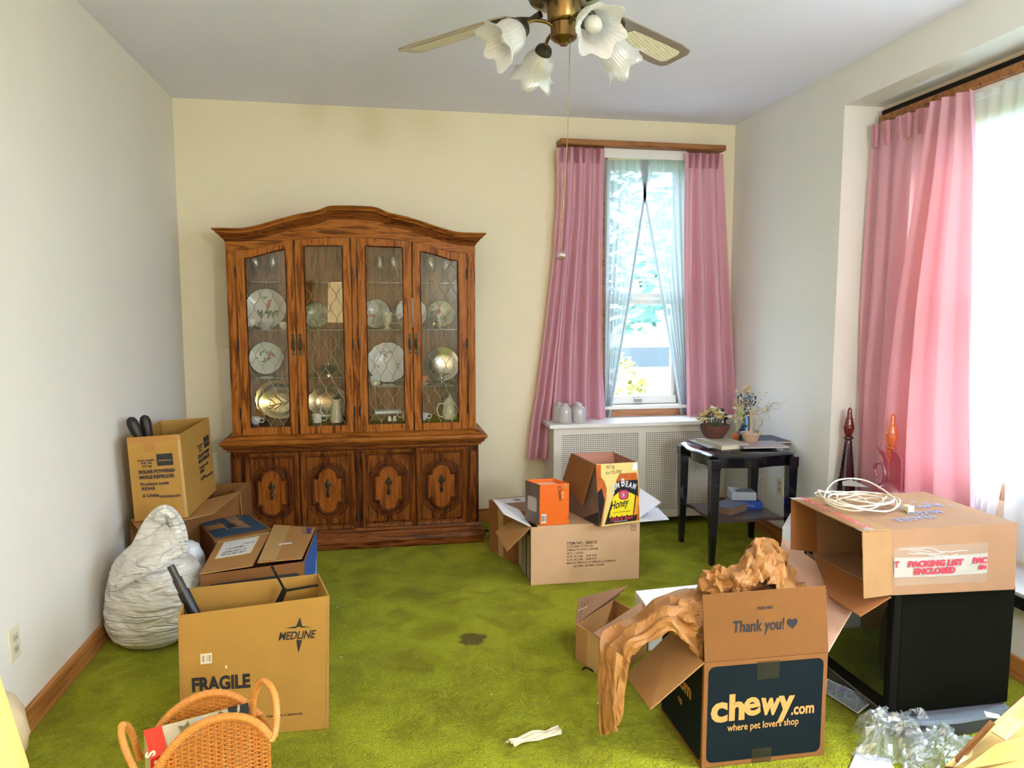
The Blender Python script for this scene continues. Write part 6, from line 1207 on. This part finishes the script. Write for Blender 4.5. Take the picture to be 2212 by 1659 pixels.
def sheet(ctrl, nu, nv, seed, amp, name, fr=9., par=None, mat=None, k=3, fold=0., nf=9, solid=.0006):
    """ctrl: rows of control points interpolated smoothly, then creased like crumpled paper: coarse facets broken by small ones"""
    def cr(T, t):
        n = len(T) - 1; x = t * n; i = min(int(x), n - 1); f = x - i; p0, p1, p2, p3 = T[max(i - 1, 0)], T[i], T[i + 1], T[min(i + 2, n)]
        return .5 * ((2 * p1) + (p2 - p0) * f + (2 * p0 - 5 * p1 + 4 * p2 - p3) * f * f + (3 * p1 - p0 - 3 * p2 + p3) * f ** 3)
    rows = [[V(p) for p in r] for r in ctrl]; rq = random.Random(seed)
    def base(u, v): return cr([cr(r, min(max(u, 0), 1)) for r in rows], min(max(v, 0), 1))
    cu, cv = max(2, nu // k), max(2, nv // k)
    J = [[(rq.gauss(0, 1), rq.gauss(0, 1), rq.gauss(0, 1)) for _ in range(cu + 1)] for _ in range(cv + 1)]
    Dg = [[rq.random() < .5 for _ in range(cu)] for _ in range(cv)]
    def off(u, v):
        x, y = u * cu, v * cv; i, j = min(int(x), cu - 1), min(int(y), cv - 1); a, b_ = x - i, y - j; A_, B_, C_, D_ = V(J[j][i]), V(J[j][i + 1]), V(J[j + 1][i + 1]), V(J[j + 1][i])
        if Dg[j][i]: return A_ + (B_ - A_) * a + (C_ - B_) * b_ if a > b_ else A_ + (D_ - A_) * b_ + (C_ - D_) * a
        return A_ + (B_ - A_) * a + (D_ - A_) * b_ if a + b_ < 1 else C_ + (D_ - C_) * (1 - a) + (B_ - C_) * (1 - b_)
    def fn(u, v):
        p = base(u, v); e = .02; du = base(u + e, v) - base(u - e, v); dv = base(u, v + e) - base(u, v - e); n_ = du.cross(dv)
        n_ = n_.normalized() if n_.length > 1e-9 else V((0, 0, 1)); o_ = off(u, v)
        x_ = u * nf + .9 * noise.noise(V((v * 1.5, seed, 0))); fo = fold * (abs((x_ % 1) * 2 - 1) - .5) * (.5 + 1.2 * abs(noise.noise(V((int(x_) * 7.3, seed, v * .8)))))
        return p + n_ * (amp * (o_.x * .8 + rq.gauss(0, .10)) + fo) + du.normalized() * amp * o_.y * .45 + dv.normalized() * amp * o_.z * .45
    g = G().grid(fn, cu * k, cv * k)
    return g.build(name, mat or KRAFT, par, solid=solid)
# upper twisted heap: tall fan of folds
c = AY(1640, 1235, 2.30)
def hp_(px, py, y): return AY(px, py, y)
sheet([[hp_(1575, 1300, 2.24), hp_(1560, 1250, 2.22), hp_(1610, 1205, 2.24), hp_(1632, 1162, 2.30), hp_(1668, 1172, 2.34), hp_(1700, 1215, 2.34), hp_(1722, 1290, 2.30)],
       [hp_(1590, 1310, 2.16), hp_(1585, 1262, 2.14), hp_(1622, 1225, 2.15), hp_(1640, 1195, 2.20), hp_(1672, 1205, 2.22), hp_(1700, 1240, 2.20), hp_(1718, 1300, 2.18)],
       [hp_(1600, 1330, 2.10), hp_(1610, 1290, 2.10), hp_(1632, 1262, 2.12), hp_(1655, 1250, 2.13), hp_(1672, 1262, 2.13), hp_(1690, 1285, 2.12), hp_(1705, 1330, 2.12)]], 72, 30, 3, .0085, 'upper_fold', 11., pp, fold=.020, nf=7)
sheet([[hp_(1570, 1310, 2.36), hp_(1590, 1240, 2.38), hp_(1630, 1175, 2.40), hp_(1672, 1175, 2.40), hp_(1705, 1225, 2.38), hp_(1725, 1300, 2.36)],
       [hp_(1575, 1315, 2.22), hp_(1598, 1230, 2.25), hp_(1632, 1168, 2.30), hp_(1668, 1178, 2.30), hp_(1700, 1222, 2.28), hp_(1720, 1300, 2.25)]], 54, 20, 13, .009, 'back_fold', 9., pp, fold=.018, nf=6)
paper_blob('inner_heap', AY(1660, 1305, 2.22), .15, .11, .085, 5, KRAFT).build('inner_heap', KRAFT, pp)
paper_blob('small_heap', AY(1549, 1262, 2.20), .050, .06, .055, 9, KRAFT, amp=.6).build('small_heap', KRAFT, pp)
paper_blob('left_heap', AY(1480, 1330, 2.16), .075, .085, .060, 15, KRAFT, amp=.45).build('left_heap', KRAFT, pp)
# lower sheet that leaves the box over the left flap and hangs to the carpet
sheet([[hp_(1528, 1262, 2.30), hp_(1522, 1330, 2.14), hp_(1518, 1385, 2.10), hp_(1515, 1430, 2.09)],
       [hp_(1470, 1268, 2.30), hp_(1468, 1315, 2.12), hp_(1475, 1365, 2.07), hp_(1492, 1400, 2.07)],
       [hp_(1420, 1290, 2.30), hp_(1425, 1320, 2.14), hp_(1440, 1348, 2.08), hp_(1455, 1365, 2.08)],
       [hp_(1375, 1325, 2.30), hp_(1385, 1350, 2.16), hp_(1400, 1372, 2.10), hp_(1408, 1388, 2.09)],
       [hp_(1328, 1342, 2.28), hp_(1345, 1368, 2.18), hp_(1362, 1390, 2.10), hp_(1378, 1410, 2.10)],
       [hp_(1298, 1378, 2.24), hp_(1315, 1400, 2.19), hp_(1345, 1425, 2.12), hp_(1358, 1430, 2.12)],
       [hp_(1292, 1440, 2.20), hp_(1310, 1460, 2.18), hp_(1340, 1470, 2.13), hp_(1352, 1480, 2.14)],
       [hp_(1292, 1510, 2.18), hp_(1305, 1530, 2.16), hp_(1332, 1530, 2.12), hp_(1345, 1545, 2.14)],
       [hp_(1294, 1586, 2.18), hp_(1306, 1588, 2.17), hp_(1326, 1572, 2.13), hp_(1338, 1562, 2.14)]], 32, 60, 7, .0065, 'hanging_sheet', 13., pp, k=4, fold=.016, nf=4)
sheet([[hp_(1320, 1418, 2.10), hp_(1332, 1410, 2.08), hp_(1345, 1418, 2.09)], [hp_(1316, 1480, 2.10), hp_(1326, 1478, 2.07), hp_(1333, 1484, 2.09)], [hp_(1318, 1530, 2.11), hp_(1326, 1532, 2.09), hp_(1331, 1540, 2.10)], [hp_(1322, 1578, 2.12), hp_(1328, 1582, 2.11), hp_(1334, 1580, 2.12)]], 6, 24, 17, .004, 'folded_strip', 16., pp)
# ================================================================== plastic bag
bg_ = thing('plastic_bag', 'full white plastic shopping bag slumped against the left wall', 'bag', (-1.03, 3.33, 0))
prof = [(0, 0), (.05, .002), (.120, .012), (.165, .05), (.190, .11), (.203, .18), (.205, .24), (.195, .30), (.175, .35), (.145, .395), (.105, .43), (.07, .455)]
def bagf(u, v):
    th = 2 * PI * u; x = v * (len(prof) - 1); i = min(int(x), len(prof) - 2); f = x - i; r = prof[i][0] + (prof[i + 1][0] - prof[i][0]) * f; z = prof[i][1] + (prof[i + 1][1] - prof[i][1]) * f
    p = V((r * math.cos(th), r * math.sin(th) * .92, z)); w = min(1, r / .1)
    s_ = V((math.cos(th) * 1.5, math.sin(th) * 1.5, z * 16 + math.cos(th) * 2.2)); d = 1 + .035 * w * (crease(s_, 1.0, 4, 4) - .5) * 2 + .07 * noise.noise(p * 5 + V((3, 1, 0)))
    q_ = V((-1.03 + p.x * d + .02 * math.sin(z * 6), 3.33 + p.y * d, p.z)); q_.x = max(q_.x, XL + .008); return q_
G().grid(bagf, 160, 110).build('bag_body', PLBAG, bg_, smooth=180)
# cover folded over and twisted neck with two handle loops
by_ = 3.26
sheet([[AY(232, 1245, by_), AY(262, 1200, by_), AY(312, 1155, by_), AY(350, 1120, by_)], [AY(235, 1262, 3.18), AY(285, 1225, 3.15), AY(345, 1195, 3.15), AY(385, 1170, 3.18)], [AY(262, 1270, 3.14), AY(300, 1250, 3.12), AY(350, 1222, 3.12), AY(392, 1200, 3.16)]], 36, 24, 23, .006, 'folded_top', 14., bg_, PLBAG)
def loop_handle(pts, w, name, seed):
    c_ = smoothp(pts, 6); g = G(); n = len(c_)
    def fn(u, v):
        i = min(int(u * (n - 1)), n - 2); f = u * (n - 1) - i; p = c_[i] + (c_[i + 1] - c_[i]) * f; t = (c_[i + 1] - c_[i]).normalized(); s_ = t.cross(V((0, -1, 0))).normalized(); ww = w * (1 + .6 * abs(2 * u - 1))
        return p + s_ * ww * (v - .5) + V((0, .010 * noise.noise(p * 14 + V((seed, v * 2, 0))) - .012 * math.sin(PI * v), 0))
    g.grid(fn, 60, 10).build(name, PLBAG, bg_, smooth=180, solid=.0008)
loop_handle([AY(300, 1200, by_), AY(322, 1150, by_), AY(340, 1118, by_), AY(358, 1105, by_), AY(375, 1125, by_), AY(385, 1165, by_), AY(378, 1200, by_)], .060, 'bag_handle', 2)
loop_handle([AY(345, 1125, 3.22), AY(352, 1108, 3.21), AY(366, 1112, 3.21), AY(378, 1140, 3.21), AY(386, 1180, 3.22)], .034, 'bag_handle', 5)
bb = thing('white_bundle', 'smaller white plastic wrapped bundle behind the shopping bag', 'bag', (-.955, 3.62, 0))
BTOP = AY(402, 1168, 3.61).z
def bunf(u, v):
    th = 2 * PI * u; pr = [(.02, 0), (.075, .01), (.082, .10), (.084, .25), (.080, .36), (.062, .42), (.03, .445), (.001, .45)]; x = v * 7; i = min(int(x), 6); f = x - i; r = pr[i][0] + (pr[i + 1][0] - pr[i][0]) * f; z = pr[i][1] + (pr[i + 1][1] - pr[i][1]) * f
    d = 1 + .10 * (crease(V((math.cos(th), math.sin(th), z * 7)), 1.2, 8, 3) - .5); return V((-.950 + r * d * math.cos(th), 3.61 + r * d * math.sin(th) * .9, z * BTOP / .45))
bg2 = P('plastic_bluewhite', (.70, .73, .80), .45, spec=.6); G().grid(bunf, 60, 50).build('bundle_film', bg2, bb, smooth=180)
# ================================================================== clear plastic film and litter on the carpet
cf = thing('clear_film', 'crumpled clear plastic film on the carpet in front of the television', 'plastic', (1.75, 2.05, 0))
def film(px0, py0, px1, py1, px2, py2, px3, py3, h, seed, nm, fr=9):
    A_, B_, C_, D_ = AZ(px0, py0), AZ(px1, py1), AZ(px2, py2), AZ(px3, py3); rf_2 = random.Random(seed); rows = []
    for j in range(5):
        r = []
        for i in range(6):
            u, v = i / 5, j / 4; p = A_ * (1 - u) * (1 - v) + B_ * u * (1 - v) + C_ * u * v + D_ * (1 - u) * v; e = 0 if i in (0, 5) or j in (0, 4) else 1
            r.append(V((p.x + rf_2.gauss(0, .012), p.y + rf_2.gauss(0, .012), .012 + e * h * rf_2.uniform(.25, 1))))
        rows.append(r)
    o = sheet(rows, 36, 28, seed, .010, nm, par=cf, mat=CLEARF, k=2, solid=0)
    for v in o.data.vertices:
        if v.co.z < .003: v.co.z = .003
film(1845, 1640, 1858, 1560, 2000, 1560, 2010, 1665, .10, 3, 'film_fold'); film(1905, 1590, 1925, 1535, 2010, 1545, 2020, 1600, .09, 8, 'film_fold', 12); film(1950, 1680, 1985, 1590, 2110, 1600, 2090, 1690, .08, 12, 'film_fold', 10)
br_ = thing('photo_brochure', 'glossy photo brochure lying against the television base', 'brochure', AZ(1835, 1505, 0))
bq = [AZ(1782, 1500, .022), AZ(1851, 1545, .022), AZ(1890, 1512, .05), AZ(1789, 1468, .05)]; bq = [AZ(1784, 1497, .012), AZ(1853, 1541, .012), AZ(1889, 1513, .045), AZ(1787, 1466, .055)]
G().panel(bq, .004).build('pages', WHITE, br_); deco(br_, bq, .02, .98, .04, .97, P('photo_print_blue', (.16, .20, .24), .25, vary=.9, vscale=90), 'cover_photo', lift=.0022); deco(br_, bq, .40, .72, .12, .88, P('photo_print_light', (.50, .50, .44), .25, vary=.6, vscale=60), 'cover_photo', lift=.0028); ft(br_, bq, .22, .30, 'THAT', .022, P('purple_ink', (.20, .10, .40), .4), .0006, rot=40, lift=.0034)
rr_ = random.Random(2)
def scrap(name, pts, label, cat, mat=WHITE, h=.006, seed=1):
    P4 = [AZ(px, py, .004) for px, py in pts]
    def fn(u, v):
        p = P4[0] * (1 - u) * (1 - v) + P4[1] * u * (1 - v) + P4[2] * u * v + P4[3] * (1 - u) * v; return p + V((0, 0, h * abs(noise.noise(V((u * 3, v * 2, seed)))) * 2 + h * math.sin(PI * u) * .5))
    o = G().grid(fn, 24, 8).build(name, mat, smooth=180, solid=.0008); return tag(o, label, cat)
scrap('paper_strip', [(1088, 1608), (1112, 1614), (1214, 1586), (1204, 1572)], 'torn white paper strip lying alone on the green carpet', 'paper', CREAM, .014, 4)
rp = scrap('receipt', [(1830, 1668), (1935, 1668), (1922, 1640), (1848, 1626)], 'white printed receipt at the bottom edge left of the plastic film', 'paper', WHITE, .003, 7)
g = G()
for k in range(9):
    for j in range(14):
        if rr_.random() < .8: a = AZ(1850 + j * 6, 1633 + k * 3.4, .0115); g.box(a.x, a.x + .006, a.y, a.y + .0022, a.z, a.z + .0002)
g.build('receipt_print', P('pale_print', (.45, .48, .60), .6), rp)
tag(G().tube(smoothp([AZ(1258, 1447, .008), AZ(1262, 1442, .01), AZ(1272, 1444, .012), AZ(1281, 1450, .008)]), .0035, 6).build('black_hook', BLACKP, smooth=60), 'small black hook on the carpet beside the small printed box', 'hook')
g = G()
for k in range(16):
    px, py = [(725, 1212), (727, 1312), (742, 1352), (735, 1420), (1290, 1520), (1296, 1570), (2045, 1585), (640, 1240), (1102, 1228), (745, 1290), (716, 1255), (719, 1302), (2052, 1580), (900, 1420), (1060, 1500), (960, 1500)][k]
    p = AZ(px, py, .003); s_ = rr_.uniform(.002, .006); g.box(p.x, p.x + s_ * 1.6, p.y, p.y + s_, .001, .004)
tag(g.build('litter', P('litter', (.60, .48, .28), .8), kind='stuff'), 'small crumbs of paper and leaf on the green carpet', 'litter', kind='stuff')
# ================================================================== wicker magazine basket
WKL = P('honey_wicker', srgb(196, 124, 50), .5, spec=.5, vary=.22, vscale=60, bump=.3, bscale=260); WKR = P('honey_cane', srgb(208, 140, 66), .4, vary=.18, vscale=40, coat=.2)
wb = thing('magazine_basket', 'honey coloured wicker magazine basket with side handles at the bottom left', 'basket', (-.46, 1.98, 0))
yf, ybk = 1.86, 2.03
def arch_pts(px, y, n=40): return smoothp([AY(a, b_, y) for a, b_ in px], 6)
back = [(316, 1626), (336, 1582), (373, 1538), (418, 1509), (460, 1497), (502, 1502), (538, 1524), (567, 1552)]
front = [(322, 1700), (345, 1652), (385, 1600), (430, 1566), (480, 1550), (525, 1550), (560, 1566), (582, 1590)]
def rim(px, y, nm, r=.0095):
    c_ = arch_pts(px, y); g = G(); n = len(c_)
    cc = smoothp(c_, 3); g.tube(cc, [r * (1 + .06 * math.sin(i * 2.1)) for i in range(len(cc))], 12)
    g2 = G(); g2.tube([p + V((0, 0, 0)) for p in cc], r * .9, 8); o = g.build(nm, WKR, wb, smooth=60)
    L_ = sum((cc[i + 1] - cc[i]).length for i in range(len(cc) - 1)); h = []; N = int(L_ / .0065); 
    for k in range(N * 8):
        t = k / (N * 8) * (len(cc) - 1); i = min(int(t), len(cc) - 2); p = cc[i] + (cc[i + 1] - cc[i]) * (t - i); tg = (cc[i + 1] - cc[i]).normalized(); a_ = V((0, 1, 0)); b_ = tg.cross(a_).normalized(); th = 2 * PI * k / 8; h.append(p + (a_ * math.cos(th) + b_ * math.sin(th)) * r * 1.02)
    G().tube(h, .0022, 4).build('cane_wrap', WKR, o); return cc
rb_ = rim(back, ybk, 'back_rim'); rf_ = rim(front, yf, 'front_rim')
def weave(rimc, y, nm, nsign):
    """woven wall under an arched rim: horizontal strands passing over and under upright stakes"""
    x0, x1 = rimc[0].x, rimc[-1].x
    def top(x):
        for a, b_ in zip(rimc, rimc[1:]):
            if a.x <= x <= b_.x: return a.z + (b_.z - a.z) * (x - a.x) / max(1e-6, b_.x - a.x)
        return min(rimc[0].z, rimc[-1].z)
    g = G(); sp = .0165; z = .01; row = 0; zmax = max(p.z for p in rimc)
    while z < zmax:
        seg = []; x = x0 - .004; step = sp / 3
        while x < x1 + .004:
            if z < top(min(max(x, x0), x1)) - .004:
                ph = PI * x / sp + PI * row; seg.append(V((x, y + nsign * .0034 * math.sin(ph), z + .0018 * noise.noise(V((x * 20, z * 30, y))))))
            elif seg:
                if len(seg) > 2: g.tube(seg, .0026, 4)
                seg = []
            x += step
        if len(seg) > 2: g.tube(seg, .0026, 4)
        z += .0058; row += 1
    k = 0; x = x0
    while x < x1: g.tube([(x, y, .005), (x, y, top(x) - .003)], .0026, 5); x += sp
    g.build(nm, WKL, wb, kind='stuff', smooth=60)
weave(rb_, ybk, 'woven_back', 1); weave(rf_, yf, 'woven_front', 1)
g = G(); z = .01
while z < .25:
    for a, b_ in ((rf_[-1], rb_[-1]), (rf_[0], rb_[0])):
        g.tube([(a.x + (b_.x - a.x) * t, yf + (ybk - yf) * t, z + .001 * math.sin(t * 9)) for t in [i / 6 for i in range(7)]], .0030, 4)
    z += .0062
g.build('woven_ends', WKL, wb, kind='stuff'); G().hexa([(rf_[0].x, yf, 0), (rf_[-1].x, yf, 0), (rb_[-1].x, ybk, 0), (rb_[0].x, ybk, 0)], [(rf_[0].x, yf, .012), (rf_[-1].x, yf, .012), (rb_[-1].x, ybk, .012), (rb_[0].x, ybk, .012)]).build('basket_floor', WKL, wb)
def hloop(pts, nm):
    cc = smoothp(pts, 6); o = G().tube(cc, .0085, 10).build(nm, WKR, wb, smooth=60); h = []
    N = len(cc) * 9
    for k in range(N):
        t = k / N * (len(cc) - 1); i = min(int(t), len(cc) - 2); p = cc[i] + (cc[i + 1] - cc[i]) * (t - i); tg = (cc[i + 1] - cc[i]).normalized(); a_ = tg.orthogonal().normalized() if abs(tg.y) > .95 else V((0, 1, 0)); b_ = tg.cross(a_).normalized(); th = 2 * PI * k / 7; h.append(p + (a_ * math.cos(th) + b_ * math.sin(th)) * .0088)
    G().tube(h, .0019, 4).build('cane_wrap', WKR, o)
hloop([AY(550, 1560, ybk), AY(546, 1520, 2.01), AY(556, 1484, 1.99), AY(572, 1471, 1.96), AY(590, 1492, 1.93), AY(597, 1530, 1.90), AY(595, 1575, 1.88), AY(585, 1598, yf)], 'side_handle')
hloop([AY(303, 1640, ybk), AY(286, 1588, 2.01), AY(272, 1566, 1.98), AY(262, 1574, 1.95), AY(268, 1610, 1.92), AY(285, 1650, 1.90), AY(310, 1700, yf)], 'side_handle')
hloop([AY(565, 1548, ybk), AY(580, 1565, 1.95), AY(594, 1588, yf + .01)], 'corner_cane')
# book standing in the basket
yb_ = 1.95; m0, m1, m2, m3 = AY(300, 1680, yb_ - .03), AY(543, 1570, yb_ - .01), AY(538, 1513, yb_), AY(302, 1590, yb_ - .02)
mg = thing('puzzle_box', 'long picture carton with red end and cream letters standing in the wicker basket', 'box', (-.46, 1.95, .013))
tl, tr = AY(310, 1578, 1.955), AY(536, 1518, 1.975); tl2, tr2 = AY(325, 1640, 1.90), AY(540, 1548, 1.925)
hh = .30
fm = [V((tl2.x - .01, 1.905, .02)), V((tr2.x, 1.925, .02)), V((tr.x, 1.965, .02)), V((tl.x, 1.95, .02))]
MP = P('map_print', (.52, .46, .32), .35, vary=.2, vscale=10)
G().hexa(fm, [tl2, tr2, tr, tl]).build('carton_body', MP, mg, bevel=.002)
bq = [tl2, tr2, tr, tl]; deco(mg, bq, 0, .17, 0, 1, P('book_red', srgb(216, 54, 30), .35), 'red_band'); deco(mg, bq, .80, 1, 0, 1, P('book_black', (.015, .02, .02), .3), 'black_band')
CI = P('cream_ink', (.80, .74, .58), .5); DP_ = P('foliage_print', (.16, .16, .06), .4, vary=.8, vscale=60)
deco(mg, bq, .30, .44, .05, .9, DP_, 'leaf_print', poly=[(0, .2), (.2, .6), (.1, .9), (.5, .8), (.8, 1), (1, .5), (.7, .1), (.4, .3)]); deco(mg, bq, .58, .76, .1, .95, P('brown_print', (.20, .11, .05), .4, vary=.7, vscale=60), 'leaf_print', poly=[(0, .1), (.3, .5), (.1, .8), (.5, .7), (.8, 1), (1, .8), (.8, .3), (.6, .2), (.5, 0)]); deco(mg, bq, .48, .56, .4, .9, P('blue_print', (.40, .46, .52), .4), 'leaf_print', rnd=.004)
ft(mg, bq, .835, .12, 'ES', .020, P('yellow_ink', (.75, .60, .15), .5), .0008, rot=80); ft(mg, bq, .90, .15, 'garden', .013, CREAM, .0002, .3, rot=80); ft(mg, bq, .05, .05, 'S', .034, CI, .0014, rot=85, sx=.9)
fq = [fm[0], fm[1], tr2, tl2]; 
lq = [V((fm[0].x, 1.903, .02)), V((fm[0].x + .14, 1.905, .02)), V((tl2.x + .14, tl2.y + .004, tl2.z)), tl2]
deco(mg, fq, 0, .22, 0, 1, P('book_red', srgb(216, 54, 30)), 'red_band'); ft(mg, fq, .115, .42, 'BIG YANKS', .036, CI, .0012, rot=86, sx=.9); ft(mg, fq, .19, .46, 'World', .03, INK, .0004, .4, rot=80)
# ================================================================== lit lamp at the left edge and one behind the camera
lx, ly = -1.0, 1.98
lp = thing('table_lamp', 'lit lamp with glowing cream shade and carved alabaster body at the left edge', 'lamp', (lx, ly, 0))
LSH = P('lit_shade', (.35, .24, .09), .7, emis=(1, .66, .20, 1), es=.36)
e_top = AY(2, 1400, 1.95); e_bot = AY(45, 1659, 1.95)
G().lathe([(.085, .62), (.150, .26), (.148, .26), (.083, .62)], (e_bot.x - .150 + .004, 1.95, 0), 40).build('lamp_shade', LSH, lp, smooth=40)
ob_ = AY(50, 1588, 2.06); prof = [(.001, 0), (.07, 0), (.075, .012), (.05, .03), (.04, .06), (.06, .10), (.085, .16), (.095, .21), (.088, .26), (.065, .31), (.035, .335), (.012, .345), (.012, .40), (.001, .40)]
ALB = P('alabaster', (.50, .40, .25), .35, vary=.15, vscale=18); ALB.node_tree.nodes['Principled BSDF'].inputs['Emission Color'].default_value = (1, .8, .45, 1); ALB.node_tree.nodes['Principled BSDF'].inputs['Emission Strength'].default_value = .03
G().lathe(prof, (ob_.x - .088, 2.06, ob_.z - .21 if ob_.z > .21 else 0), 32, None, lambda i, th, r, z: (r * (1 + .05 * math.sin(8 * th + z * 30)), z)).build('carved_body', ALB, lp, smooth=180)
lamp((e_bot.x - .15, 1.95, .48), 9, (1, .66, .30), .05)
# second lamp behind the camera, seen mirrored in the cabinet glass
fl_ = thing('floor_lamp', 'lit floor lamp with cream drum shade behind the camera', 'lamp', (-.55, -.45, 0))
G().lathe([(.001, 0), (.14, 0), (.14, .02), (.02, .03), (.012, .05), (.012, 1.36), (.001, 1.36)], (-.48, -.45, 0), 24).build('lamp_pole', BRASS, fl_, smooth=40)
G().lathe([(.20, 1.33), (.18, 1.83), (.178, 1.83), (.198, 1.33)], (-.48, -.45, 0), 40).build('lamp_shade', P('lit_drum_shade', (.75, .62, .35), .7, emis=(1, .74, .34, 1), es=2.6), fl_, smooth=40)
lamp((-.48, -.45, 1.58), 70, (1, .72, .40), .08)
cf_ = thing('fill_light', 'added unseen fill light hanging behind the camera', 'lamp', (1.32, -1.10, CEIL))
G().tube([(1.32, -1.10, 1.83), (1.32, -1.10, CEIL)], .006, 8).build('fill_light_rod', BRASS, cf_); G().lathe([(.02, 1.83), (.05, 1.84), (.05, 1.87), (.001, 1.88)], (1.32, -1.10, 0), 20).build('fill_light_cap', BRASS, cf_)
lamp((1.32, -1.10, 1.72), 58, (.92, .96, 1), .13)  # fill lamp added behind the camera to brighten the room
pf = thing('picture_frame', 'gold framed portrait on the rear wall behind the camera', 'picture', (-1.05, -1.28, 1.72))
G().box(-1.19, -.91, -1.30, -1.27, 1.55, 1.90).build('frame', GOLD, pf, bevel=.008); G().box(-1.16, -.94, -1.269, -1.266, 1.58, 1.87).build('picture_panel', P('dark_picture', (.05, .04, .03), .5), pf)

# ================================================================== lettering becomes plain meshes
bpy.context.view_layer.update(); dg = bpy.context.evaluated_depsgraph_get()
for o in TEXTS:
    me = bpy.data.meshes.new_from_object(o.evaluated_get(dg)); nm = o.name
    if o.get('fit') and len(me.vertices):
        xs = [v.co.x for v in me.vertices]; x0_, w_ = min(xs), max(xs) - min(xs); k_ = o['fit'] / max(w_, 1e-6)
        for v in me.vertices: v.co.x = (v.co.x - x0_) * k_
    n_o = bpy.data.objects.new('printed_text', me); COL.objects.link(n_o); n_o.parent = o.parent; n_o.matrix_basis = o.matrix_basis.copy()
for o in TEXTS: bpy.data.objects.remove(o)
